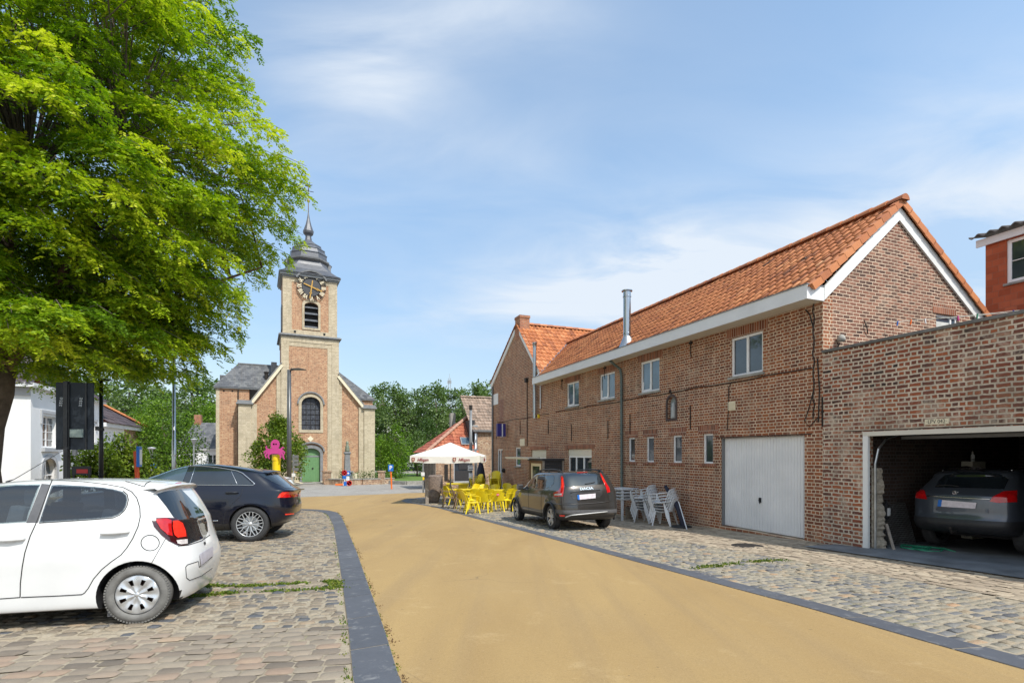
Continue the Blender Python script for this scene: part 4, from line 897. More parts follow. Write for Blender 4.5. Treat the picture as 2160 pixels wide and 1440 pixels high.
# ================================================================== church; local x along the facade, y inwards
M['slate_spire'] = P('lead_and_slate_sheet', (.085, .09, .105), .48, .1, var=.3, scale=1.2, bump=.01, bscale=8, spec=.7)
M['lead'] = P('bright_lead', (.20, .215, .24), .45, .4, var=.2, scale=2)
def church():
    zg = -1.2
    H = empty('church', (-19.498, 50, 0), R(26), 'orange brick village church with clock tower and slate spire', 'church')
    def front(name, poly, holes, y0, y1, mat, par=H):
        k = MB(); k.slab(poly, holes, y0, y1); return k.build(name, M[mat], par)
    # tower lower stage
    xl, xr = -2.45, 2.65
    wn = arch(-.72, .98, 3.82, 7.0, 10, .7); dr = arch(-.66, .96, zg, 2.05, 10, .55)
    tw = front('tower_wall', rect(xl, xr, zg - .3, 12.6), [wn, dr], 0, .5, 'brick_church')
    k = MB(); k.box(xl, xl + .4, .5, 5, zg, 12.6); k.box(xr - .4, xr, .5, 5, zg, 12.6); k.box(xl, xr, 4.6, 5, 6, 12.6); k.build('tower_side', M['brick_church'], H)
    # limestone corner strips
    for a, b in ((xl - .05, xl + .62), (xr - .62, xr + .05)):
        k = MB(); k.box(a, b, -.06, .4, zg, 12.15); k.build('corner_quoins', M['limestone'], H)
    k = MB(); k.box(xr - 1.02, xr - .62, -.03, .1, zg, 12.1); k.box(xl + .62, xr - 1.02, -.03, .1, 11.75, 12.15); k.build('inner_strip', M['limestone'], H)
    k = MB(); k.box(xl - .06, xl + .3, -.065, 4.9, 12.15, 12.62) ; k.box(xl + .3, xr + .06, -.065, .3, 12.15, 12.62); k.build('frieze', M['limestone'], H)
    # string course
    k = MB()
    for i, (o_, z0, z1) in enumerate(((.12, 12.62, 12.72), (.28, 12.72, 12.84), (.20, 12.84, 12.90))): k.box(xl - o_, xr + o_, -o_, 5 + o_, z0, z1)
    k.build('string_course', M['stone_grey'], H, bevel=.02)
    # upper stage
    ul, ur = -2.33, 2.50
    lv = arch(-.46, .80, 13.62, 16.1, 8, .35)
    front('belfry_wall', rect(ul, ur, 12.9, 18.5), [lv], .08, .5, 'brick_church')
    k = MB(); k.box(ul, ul + .4, .5, 4.8, 12.9, 18.5); k.box(ur - .4, ur, .5, 4.8, 12.9, 18.5); k.box(ul + .4, ur - .4, 4.5, 4.8, 12.9, 18.5); k.build('belfry_side', M['brick_church'], H)
    for a, b in ((ul - .04, ul + .62), (ur - .62, ur + .04)):
        k = MB(); k.box(a, b, .03, .4, 12.92, 18.3); k.build('corner_quoins', M['limestone'], H)
    k = MB(); k.box(ul + .62, ur - .62, .04, .2, 12.92, 13.35); k.box(ul + .62, ul + .75, .05, .2, 13.35, 17.9); k.box(ur - .75, ur - .62, .05, .2, 13.35, 17.9); k.box(ul + .62, ur - .62, .04, .2, 17.9, 18.3); k.build('inner_strip', M['limestone'], H)
    k = MB()
    for x in (-1.3, 1.35): k.box(x - .09, x + .09, -.0, .05, 13.05, 13.25)
    k.build('putlog_hole', M['dark'], H)
    k = MB(); k.slab(arch(-.66, 1.0, 13.45, 16.36, 10, .45), [lv], -.02, .12); bl = k.build('louvre_surround', M['limestone'], H)
    k = MB(); k.box(-.46, .8, .42, .45, 13.62, 16.1); k.build('louvre_back', M['dark'], bl)
    k = MB()
    for z in (13.75, 14.4, 15.05, 15.65): k.T = Matrix.Translation((0.17, .2, z)) @ Matrix.Rotation(R(35), 4, 'X'); k.box(-.63, .63, -.18, .18, -.03, .03)
    k.build('louvre_slat', M['lead'], bl)
    k = MB(); k.box(ul - .1, ul - .02, 1.6, 3.2, 13.6, 16); k.build('side_louvre', M['stone_grey'], H)
    # wall anchors
    for x in (-1.75, 2.0):
        k = MB(); k.box(x - .02, x + .02, .05, .08, 15.3, 17.1); k.build('wall_anchor', M['iron'], H)
    # eaves and skirt roof
    cx, cy = (ul + ur) / 2, 2.4; hw = (ur - ul) / 2
    k = MB()
    for o_, z0, z1 in ((.12, 18.3, 18.45), (.28, 18.45, 18.62), (.36, 18.62, 18.72)): k.box(ul - o_, ur + o_, -o_ + .05, 4.8 + o_, z0, z1)
    k.build('eaves', M['grey_metal'], H, bevel=.01)
    def oct_ring(r, z, sq=0.):
        """octagon blended towards a square by sq"""
        c = r * math.tan(R(22.5)) * (1 - sq) + r * sq
        return [(cx + x, cy + y, z) for x, y in ((-c, -r), (c, -r), (r, -c), (r, c), (c, r), (-c, r), (-r, c), (-r, -c))]
    def shell(name, rings, mat, par=H):
        k = MB(); vs = []; 
        for r in rings: vs += r
        k.add(vs, [(i * 8 + j, i * 8 + (j + 1) % 8, i * 8 + 8 + (j + 1) % 8, i * 8 + 8 + j) for i in range(len(rings) - 1) for j in range(8)] + [tuple(range((len(rings) - 1) * 8, len(rings) * 8))])
        return k.build(name, M[mat], par)
    shell('skirt_roof', [oct_ring(hw + .38, 18.72, .93), oct_ring(hw + .02, 19.0, .86), oct_ring(hw - .35, 19.4, .70), oct_ring(hw - .68, 19.95, .45), oct_ring(hw - .85, 20.5, .22)], 'slate_spire')
    shell('dome_cornice', [oct_ring(hw - .85, 20.45, .2), oct_ring(hw - .55, 20.55, .15), oct_ring(hw - .50, 20.68, .12), oct_ring(hw - .72, 20.75, .1)], 'stone_grey')
    sp = shell('spire_dome', [oct_ring(hw - .72, 20.74, .1), oct_ring(hw - .78, 21.3, .1), oct_ring(hw - .98, 21.8, .08), oct_ring(hw - 1.33, 22.25, .05), oct_ring(hw - 1.75, 22.6, 0), oct_ring(.33, 22.9, 0), oct_ring(.27, 23.25), oct_ring(.27, 23.4), oct_ring(.46, 23.6), oct_ring(.50, 23.8), oct_ring(.42, 24.0), oct_ring(.26, 24.5), oct_ring(.13, 25.1), oct_ring(.05, 25.7)], 'slate_spire')
    k = MB(); 
    for (r, z) in ((hw - .76, 21.32), (hw - .96, 21.82), (hw - 1.31, 22.27)):
        rg = oct_ring(r + .03, z, .08)
        for a, b in zip(rg, rg[1:] + rg[:1]): k.bar(a, b, .05)
    k.build('dome_ribs', M['lead'], sp)
    for sx in (-1, 1):
        k = MB(); x = cx + sx * (hw - .55); k.box(x - .25, x + .25, cy - .35, cy + .35, 19.9, 20.55); k.build('dormer', M['stone_grey'], H); k = MB(); k.lathe([(.5, 20.55), (.02, 20.95)], 4, (x, cy, 0), a0=R(45)); k.build('dormer_roof', M['slate_spire'], H)
    # weather vane
    k = MB(); k.tube([(cx, cy, 25.6), (cx, cy, 28.4)], .035, 8); k.lathe([(0, -.16), (.12, -.1), (.16, 0), (.12, .1), (0, .16)], 12, (cx, cy, 26.9)); v = k.build('finial', M['gold_ball'], H, smooth=True)
    k = MB(); k.tube([(cx - .5, cy, 27.9), (cx + .5, cy, 27.9)], .03, 6); k.tube([(cx, cy - .5, 27.9), (cx, cy + .5, 27.9)], .03, 6); k.slab([(cx - .35, 28.35), (cx + .1, 28.3), (cx + .4, 28.6), (cx + .15, 28.55), (cx - .1, 28.65)], (), cy - .02, cy + .02); k.build('weather_vane', M['iron'], H)
    # clock
    C = (.17, -.10, 17.55); r0 = 1.28
    k = MB(); k.lathe([(r0 * .70, 0), (r0 * .70, .03), (0, .035)], 40, C, 'y'); ck = k.build('clock_face', M['clock_dark'], H)
    k = MB()
    for r in (r0, r0 * .68):
        k.tube([(C[0] + r * math.cos(t), C[1] - .02, C[2] + r * math.sin(t)) for t in [2 * math.pi * i / 48 for i in range(49)]], .035, 6, cap=False)
    k.build('clock_ring', M['black_metal'], ck)
    rn = ['XII', 'I', 'II', 'III', 'IIII', 'V', 'VI', 'VII', 'VIII', 'IX', 'X', 'XI']
    for i, s_ in enumerate(rn):
        a = math.pi / 2 - i * math.pi / 6; rr = r0 * .84
        o = text('numeral', s_, .56, M['cream'], ck, (C[0] + rr * math.cos(a), C[1] - .05, C[2] + rr * math.sin(a)), (R(90), -(math.pi / 2 - a) * -1, 0), .012, sx=.66, bold=.014)
        o.rotation_euler = (Matrix.Rotation(math.pi / 2 - a, 4, 'Y') @ Matrix.Rotation(R(90), 4, 'X')).to_euler()
    k = MB()
    for i in range(12):
        a = math.pi / 2 - (i + .5) * math.pi / 6; k.bar((C[0] + r0 * .69 * math.cos(a), C[1] - .02, C[2] + r0 * .69 * math.sin(a)), (C[0] + r0 * .98 * math.cos(a), C[1] - .02, C[2] + r0 * .98 * math.sin(a)), .04)
    k.build('clock_spoke', M['black_metal'], ck)
    for nm, ang, L, w in (('minute_hand', 262, 1.12, .10), ('hour_hand', 341, 1.0, .11)):
        a = R(ang); d = Vector((math.cos(a), 0, math.sin(a))); c = Vector(C) + Vector((0, -.10 if nm[0] == 'm' else -.07, 0)); k = MB(); k.bar(c - d * (.62 if nm[0] == 'm' else .75), c + d * L, w, .03, up=(0, 1, 0)); k.cbox(tuple(c + d * L * .55), (.2, .03, .2), Matrix.Rotation(a + R(45), 3, 'Y')); k.build(nm, M['gold'], ck)
    k = MB(); rr = r0 + .14; n = 18
    ring = [(C[0] + (rr + q) * math.cos(t) * 1.05, yy, C[2] + (rr + q) * math.sin(t)) for t in [math.pi * (.16 + .68 * i / n) for i in range(n + 1)] for q, yy in ((0, .1), (0, -.32), (.14, -.36), (.16, .2))]
    k.add(ring, [(i * 4 + j, i * 4 + 4 + j, i * 4 + 5 + j, i * 4 + j + 1) for i in range(n) for j in range(3)]); k.build('clock_hood', M['stone_grey'], H)
    # nave facade either side
    pr = .02
    for sgn, (a0, z0), (a1, z1), nm in ((-1, (xl, 9.85), (-5.05, 6.15), 'L'), (1, (xr, 9.15), (5.12, 6.15), 'R')):
        x0, x1 = (a1, a0) if sgn < 0 else (a0, a1); poly = [(x0, zg - .3), (x1, zg - .3), (x1, z0 if sgn < 0 else z1), (x0, z1 if sgn < 0 else z0)]
        front('nave_wall', poly, [], .15, .5, 'brick_church')
        k = MB(); k.bar((a0, .1, z0 + .02), (a1, .1, z1 + .02), .55, .34, up=(0, 0, 1)); k.build('gable_coping', M['cream'], H)
        k = MB(); k.bar((a0, .1, z0 + .24), (a1, .1, z1 + .24), .62, .07, up=(0, 0, 1)); k.build('coping_top', M['stone_grey'], H)
        a, b = (-6.08, -5.05) if sgn < 0 else (5.12, 6.18)
        k = MB(); k.box(a, b, -.12, .9, zg, 6.05); k.build('pier', M['limestone'], H); k = MB(); k.box(a - .18, b + .18, -.3, 1.1, 6.05, 6.2); k.box(a - .08, b + .08, -.2, 1.0, 6.2, 6.42); k.build('pier_cap', M['stone_grey'], H, bevel=.02)
        c, d = (b, b + .5) if sgn < 0 else (a - .5, a)
        k = MB(); k.box(c, d, -.0, .5, zg, 6.1 if sgn < 0 else 6.2); k.build('inner_strip', M['limestone'], H)
        c0, c1 = (xl - .45, xl - .05) if sgn < 0 else (xr + .05, xr + .35)
        k = MB(); k.box(c0, c1, .05, .5, zg, 9.3 if sgn < 0 else 8.7); k.build('inner_strip', M['limestone'], H)
    k = MB(); k.box(-5.05, -.95, .06, .5, zg, -.35); k.box(1.25, 5.12, .06, .5, zg, -.35); k.box(xr - 1.3, xr + .1, -.10, .4, zg, -.35); k.box(xl - .1, -.95, -.10, .0, zg, -.35); k.build('plinth', M['limestone'], H)
    # window
    k = MB(); k.slab(arch(-.98, 1.24, 3.55, 7.28, 12, .95), [wn], -.05, .1); w = k.build('window', M['limestone'], H)
    k = MB(); k.slab(wn, (), .3, .34); k.build('pane', M['leaded'], w)
    k = MB()
    for i in range(1, 6): k.box(-.72, .98, .26, .30, 3.82 + i * .5 - .015, 3.82 + i * .5 + .015)
    for i in range(1, 4): x = -.72 + i * 1.7 / 4; k.box(x - .015, x + .015, .25, .29, 3.82, 6.75)
    k.build('glazing_bars', M['iron'], w)
    k = MB(); n = 14; rr = 1.12
    ring = [(.13 + (rr + q) * math.cos(t), y, 6.28 + (rr * .98 + q) * math.sin(t)) for t in [math.pi * i / n for i in range(n + 1)] for q, y in ((0, -.04), (0, -.16), (.12, -.16), (.14, .0))]
    k.add(ring, [(i * 4 + j, i * 4 + 4 + j, i * 4 + 5 + j, i * 4 + j + 1) for i in range(n) for j in range(3)]); k.build('hood_mould', M['stone_grey'], w)
    # door
    k = MB(); k.slab(arch(-.9, 1.22, zg, 2.35, 12, .75), [dr], -.08, .12); d = k.build('door', M['stone_grey'], H)
    k = MB(); k.slab(rect(-.66, .96, zg, 1.22), (), .22, .27); 
    for i in range(8): x = -.64 + i * .2; k.box(x, x + .012, .205, .22, zg, 1.2)
    k.box(.13, .17, .195, .22, zg, 1.22); k.build('door_leaf', M['door_green'], d)
    k = MB(); k.slab(arch(-.66, .96, 1.34, 2.05, 12, .55), (), .24, .28); k.build('fanlight', M['door_green'], d); k = MB(); k.box(-.66, .96, .2, .3, 1.2, 1.35); k.build('transom', M['stone_grey'], d)
    k = MB(); k.lathe([(0, -.03), (.09, -.02), (.09, 0)], 14, (.3, .2, .1), 'y'); k.build('handle', M['iron'], d)
    k = MB(); n = 14; 
    ring = [(.15 + (1.1 + q) * math.cos(t), y, 1.75 + (.78 + q) * math.sin(t)) for t in [math.pi * i / n for i in range(n + 1)] for q, y in ((0, -.05), (0, -.22), (.13, -.22), (.15, .0))]
    k.add(ring, [(i * 4 + j, i * 4 + 4 + j, i * 4 + 5 + j, i * 4 + j + 1) for i in range(n) for j in range(3)]); k.build('hood_mould', M['stone_grey'], d)
    k = MB(); c = (.08, -.04, 2.96); k.T = Matrix.Translation(c) @ Matrix.Rotation(R(45), 4, 'Y'); k.box(-.2, .2, 0, .06, -.2, .2); k.build('stone_lozenge', M['cream'], H)
    # wings
    k = MB(); k.box(-7.9, -5.2, 1.2, 13, zg, 7.55); k.box(4.5, 6.6, 3.2, 13, zg, 7.2); k.build('aisle_wall', M['brick_church'], H)
    k = MB(); k.box(-7.93, -7.65, 1.17, 1.5, zg, 7.55); k.build('corner_quoins', M['limestone'], H)
    k = MB(); k.box(-8.1, -2.3, 1.0, 13, 7.55, 7.7); k.box(2.4, 6.8, 3., 13, 7.2, 7.35); k.build('gutter', M['grey_metal'], H)
    k = MB(); e0, e1 = -8.15, 6.85
    # hipped slate roofs
    k.add([(-8.15, .95, 7.68), (-.4, .95, 7.68), (-.4, 13, 7.68), (-8.15, 13, 7.68), (-6.2, 4., 10.35), (-.4, 4., 10.35), (-6.2, 13, 10.35), (-.4, 13, 10.35)], [(0, 1, 5, 4), (0, 4, 6, 3), (4, 5, 7, 6)])
    k.add([(.4, 2.95, 7.33), (6.85, 2.95, 7.33), (6.85, 13, 7.33), (.4, 13, 7.33), (.4, 5.5, 10.5), (3.3, 5.5, 10.5), (3.3, 13, 10.5), (.4, 13, 10.5)], [(0, 1, 5, 4), (1, 2, 6, 5), (4, 5, 6, 7)])
    k.build('roof', M['slate'], H)
    k = MB(); k.box(-6.25, -.4, 3.9, 4.1, 10.33, 10.42); k.build('roof_ridge', M['stone_grey'], H)
    k = MB(); k.lathe([(.16, 7.6), (.16, 9.3), (.22, 9.32), (.22, 9.45), (0, 9.5)], 12, (-3.75, 2.2, 0)); k.build('stove_pipe', M['iron'], H)
    k = MB(); k.box(-3.3, -2.8, 2.5, 4, 9.2, 10.5); k.build('roof_hatch', M['stone_grey'], H); k = MB(); k.box(-7.9, -7.0, 6, 7, 7.6, 9.4); k.build('dormer', M['slate'], H)
    for x in (-7.3, -6.6):
        k = MB(); k.box(x - .07, x + .07, 1.19, 1.22, 7.25, 7.4); k.build('putlog_hole', M['dark'], H)
    k = MB(); k.tube([(-6.12, 1.1, 7.5), (-6.12, 1.1, zg)], .05, 8); k.build('downpipe', M['iron'], H)
    return H
M['gold_ball'] = P('dull_gilt', (.35, .22, .10), .4, .6); M['clock_dark'] = P('dark_clock_dial', (.05, .05, .055), .6, var=.3, scale=3)
church()
# ------------------------------------------------------------------ churchyard wall, monument, grass, kerbs
def churchyard():
    o = empty('churchyard_wall', (0, 0, 0), 0, 'low curved brick wall with square pillars in front of the church door side', 'wall')
    P0 = [G(690, 1018.5), G(712, 1020.5), G(745, 1022), G(790, 1022.5)]
    q = [Vector((-16.9, 47.2, 0)), Vector((-16.1, 45.3, 0)), Vector((-14.6, 44.6, 0)), Vector((-13.0, 45.0, 0)), Vector((-11.6, 46.2, 0)), Vector((-10.9, 47.6, 0))]
    k = MB(); c = MB(); s = MB()
    for a, b in zip(q, q[1:]):
        for v in (a, b): v.z = gz(v.y)
        k.bar(a + Vector((0, 0, .12)), b + Vector((0, 0, .12)), .28, .62); c.bar(a + Vector((0, 0, .46)), b + Vector((0, 0, .46)), .36, .08)
    k.build('wall_run', M['brick_warm'], o); c.build('coping', M['concrete'], o)
    for a in (q[0], q[1], q[4]):
        k = MB(); k.box(a.x - .25, a.x + .25, a.y - .25, a.y + .25, a.z - .2, a.z + 1.05); k.box(a.x - .3, a.x + .3, a.y - .3, a.y + .3, a.z + 1.05, a.z + 1.15); k.build('pillar', M['brick_warm'], o)
    m = empty('monument', (-15.2, 47.9, gz(47.9)), R(26), 'grey stone war monument column topped by a small bust before the church', 'monument')
    k = MB(); k.box(-.55, .55, -.55, .55, 0, .35); k.box(-.42, .42, -.42, .42, .35, .95); k.box(-.5, .5, -.5, .5, .95, 1.08); k.build('base', M['stone_grey'], m, bevel=.03)
    k = MB(); k.lathe([(.42, 1.08), (.37, 1.15), (.30, 2.6), (.40, 2.7), (.40, 2.82), (.30, 2.86)], 4, a0=R(45)); k.build('shaft', M['stone_grey'], m, bevel=.02)
    k = MB(); k.lathe([(.20, 2.86), (.22, 3.0), (.17, 3.2), (.19, 3.35), (.10, 3.5), (.13, 3.66), (.11, 3.8), (0, 3.86)], 12); k.build('bust', M['brass_green'], m, smooth=True)
    for i, x in enumerate((-16.2, -14.0)):
        m = empty('grave_marker', (x, 46.6, gz(46.6)), 0, ('small pale stone post left of the church monument', 'small pale stone post right of the church monument')[i], 'stone post', 'stone posts by the monument'); k = MB(); k.box(-.09, .09, -.06, .06, 0, .8); k.box(-.07, .07, -.05, .05, .8, .9); k.build('post', M['cream'], m, bevel=.02)
M['brass_green'] = P('weathered_bronze', (.20, .22, .16), .6, .3)
churchyard()
ground_patch('lawn', [(-16.5, 47), (-15, 45), (-13, 45.3), (-11.3, 46.6), (-10.8, 47.8), (-12, 52), (-16, 50)], .05, M['grass'], 2)
ground_patch('lawn', [(-10.4, 47.2), (-9.2, 45.8), (-6.6, 47.5), (-5.5, 51), (-4, 58), (-6, 75), (-22, 75), (-16, 58), (-11, 49)], .03, M['grass'], 3)
def lawn_kerb():
    k = MB(); q = [(-10.9, 46.2), (-9.2, 45.2), (-6.4, 46.9), (-5.3, 50.5)]
    for a, b in zip(q, q[1:]): k.bar((*a, gz(a[1]) + .1), (*b, gz(b[1]) + .1), .25, .35)
    tag(k.build('kerb', M['concrete']), kind='structure')
lawn_kerb()
ground_patch('path', [(-19.2, 46.6), (-17.9, 46.0), (-16.8, 48.6), (-18.9, 49.6)], .012, M['pale_step'] if 'pale_step' in M else M['concrete'], 2)
k = MB()
for a, b in (((-20.6, 49.3), (-18.9, 46.6)), ((-18.4, 50.2), (-16.9, 47.3))): k.bar((*a, gz(a[1]) + .03), (*b, gz(b[1]) + .03), .3, .05)
tag(k.build('path_edging', M['cream']), kind='structure')
# ================================================================== houses on the left
def white_house():
    c0 = (-18.539, 20.0)
    A = math.atan2(u_[1], u_[0])
    c0 = (-25.03, 27.0); H = empty('white_house', (*c0, -.525), A, 'large white rendered house with purple roof behind the left tree', 'house')
    # local x along the receding face, -y is its outer (street) side
    zb = -1.2; L = 7.15
    w = [(.95, 2.05, 1.76, 3.2), (5.6, 6.1, 2.83, 3.28)]
    ar = [arch(.90, 2.1, zb + .1, 1.33, 12, .5), arch(3.6, 4.9, zb + .1, 1.33, 12, .5)]
    m = MB(); m.slab([(0, zb), (L, zb), (L, 4.12), (0, 4.12)], [rect(.95, 2.2, 1.76, 3.05), rect(5.7, 6.4, 2.0, 3.0)] + ar, 0, .35); m.build('wall', M['render_white'], H)
    k = MB(); k.box(-.001, .3, .35, 9, zb, 4.05); k.box(L - .3, L, .35, 9, zb, 4.4); k.build('front_wall', M['render_white'], H)
    k = MB(); k.box(-.32, L + .1, -.22, .0, 4.06, 4.22); k.box(-.32, 0, 0, 9, 4.06, 4.22); k.build('gutter', M['gutter_white'], H)
    k = MB(); k.box(-.05, .0, .0, 9, 3.75, 4.05); k.build('frieze', M['stone_grey_light'], H)
    tile_roof('roof', (2.9, 4.0, 6.6), (1, 0, 0), Vector((0, -4.25, -2.4)).normalized(), L - 2.6, 4.9, M['tile_dark'], H, th=.36, seed=21, lift=.02, amp=.02)
    tile_roof('roof', (.0, 9.0, 6.6) if False else (2.9, 9, 6.6), (0, -1, 0), Vector((-3.2, 0, -2.4)).normalized(), 9.2, 4.0, M['tile_dark'], H, th=.36, seed=22, lift=.02, amp=.02)
    for a, b, z0, z1 in ((.95, 2.2, 1.76, 3.05), (5.7, 6.4, 2.0, 3.0)):
        window(H, a, b, z0, z1, .18, split=(.5,), fr=.06, mat='upvc', gl='glass', sill=False, sy=1, bars=(.25, .5, .75))
        k = MB(); k.box(a - .12, b + .12, -.12, .1, z0 - .16, z0 - .01); k.build('sill', M['stone_grey_light'], H)
        k = MB(); k.box(a - .2, b + .2, -.06, .0, z1 + .1, z1 + .22); k.box(a - .2, a - .1, -.06, .0, z1 - .35, z1 + .1); k.box(b + .1, b + .2, -.06, 0, z1 - .35, z1 + .1); k.build('window_hood', M['stone_grey_light'], H)
    for i, (a, b) in enumerate(((.9, 2.1), (3.6, 4.9))):
        k = MB(); k.slab(arch(a - .15, b + .15, zb + .1, 1.5, 12, .62), [ar[i]], -.05, .04); f = k.build('window', M['stone_grey_light'], H); k = MB(); k.slab(ar[i], (), .2, .24); k.build('pane', M['glass'], f)
        k = MB(); k.box((a + b) / 2 - .04, (a + b) / 2 + .04, .12, .2, zb, 1.3); k.box(a, b, .13, .19, .6, .66); k.build('frame', M['upvc'], f)
    H.scale = (1.35, 1.35, 1.35); return H
M['stone_grey_light'] = P('grey_painted_stone', (.42, .43, .45), .7, var=.06)
white_house()
def white_house2():
    c0 = (-18.539 + u_[0] * 7.2, 20.0 + u_[1] * 7.2); A = math.atan2(u_[1], u_[0])
    c0 = (c0[0] * 1.35, c0[1] * 1.35); H = empty('white_cottage', (*c0, -.525), A, 'lower white cottage with dark roof and orange ridge behind the hedge', 'house'); zb = -1.3
    m = MB(); m.slab(rect(0, 3.6, zb, 3.0), [rect(.55, .95, 1.5, 2.45), rect(1.7, 2.3, 1.5, 2.45), rect(2.7, 3.2, 1.5, 2.4)], .02, .3); m.build('wall', M['render_white'], H)
    for a, b in ((.55, .95), (1.7, 2.3), (2.7, 3.2)): window(H, a, b, 1.5, 2.44, .12, split=(.5,), fr=.06, sill=False, sy=1)
    m = MB(); m.slab(rect(3.6, 6.2, zb, 3.0), [rect(4.3, 5.0, .8, 2.2)], .02, .3); m.build('brick_part', M['brick_main'], H); window(H, 4.3, 5.0, .8, 2.2, .12, fr=.06, sill=False, sy=1)
    k = MB(); k.box(-.1, 6.3, -.25, .0, 2.92, 3.12); k.build('gutter', M['gutter_white'], H)
    k = MB(); k.box(6.0, 6.2, .3, 6, zb, 3.0); k.build('end_wall', M['brick_main'], H)
    # hipped roof: ridge then hip down to the far end
    V = [(-.1, -.3, 3.12), (6.4, -.3, 3.12), (6.4, 6.3, 3.12), (2.0, 3.2, 5.6), (-.1, 3.2, 5.6)]
    tile_roof('roof', (-.1, 3.1, 5.6), (1, 0, 0), Vector((0, -3.4, -2.45)).normalized(), 6.4, 4.2, M['tile_dark'], H, th=.35, seed=23, lift=.02, amp=.02, keep=lambda c: c[:, 0] < 2.0 + (5.6 - c[:, 2]) * 1.75)
    tile_roof('roof', (2.1, 6.5, 5.6), (0, -1, 0), Vector((4.3, 0, -2.45)).normalized(), 6.8, 4.95, M['tile_red'], H, th=.35, seed=24, lift=.02, amp=.02, keep=lambda c: c[:, 1] > 3.1 - (5.6 - c[:, 2]) * 1.35)
    ridge_tiles('ridge_tiles', (2.0, 3.1, 5.66), (6.4, -.35, 3.2), M['tile2'], H, .13); H.scale = (1.35, 1.35, 1.35)
white_house2()
def far_house():
    H = empty('slate_roof_house', (-37.5, 58, 0), R(16), 'low white house with grey slate roof beside the left church wall', 'house'); zb = -1.3
    m = MB(); wins = [(3.1, 4.15), (5.0, 6.0), (.9, 1.9), (7.4, 8.4)]
    m.slab(rect(0, 10, zb, 2.0), [rect(a, b, .0, 1.45) for a, b in wins], 0, .3); m.build('wall', M['render_white'], H)
    for a, b in wins: window(H, a, b, 0, 1.45, .1, fr=.09, sill=True, sy=1, bars=(.35, .67))
    k = MB(); k.box(0, .3, .3, 6, zb, 2.0); k.box(9.7, 10, .3, 6, zb, 2.); k.box(-.2, 10.2, -.25, .1, 1.95, 2.15); k.build('side_wall', M['render_white'], H)
    k = MB(); k.add([(-.3, -.3, 2.1), (10.3, -.3, 2.1), (9.6, 3, 5.2), (1.0, 3, 5.2), (-.3, 6.3, 2.1), (10.3, 6.3, 2.1)], [(0, 1, 2, 3), (0, 3, 4), (1, 5, 2), (3, 2, 5, 4)]); k.build('roof', M['slate'], H)
    k = MB(); k.box(1.0, 1.7, 2.7, 3.3, 4.6, 6.1); k.build('chimney', M['brick_chimney'], H)
    k = MB(); k.box(7.6, 8.7, .2, 1.6, 2.4, 3.5); k.build('dormer', M['wood_black'], H)
far_house()
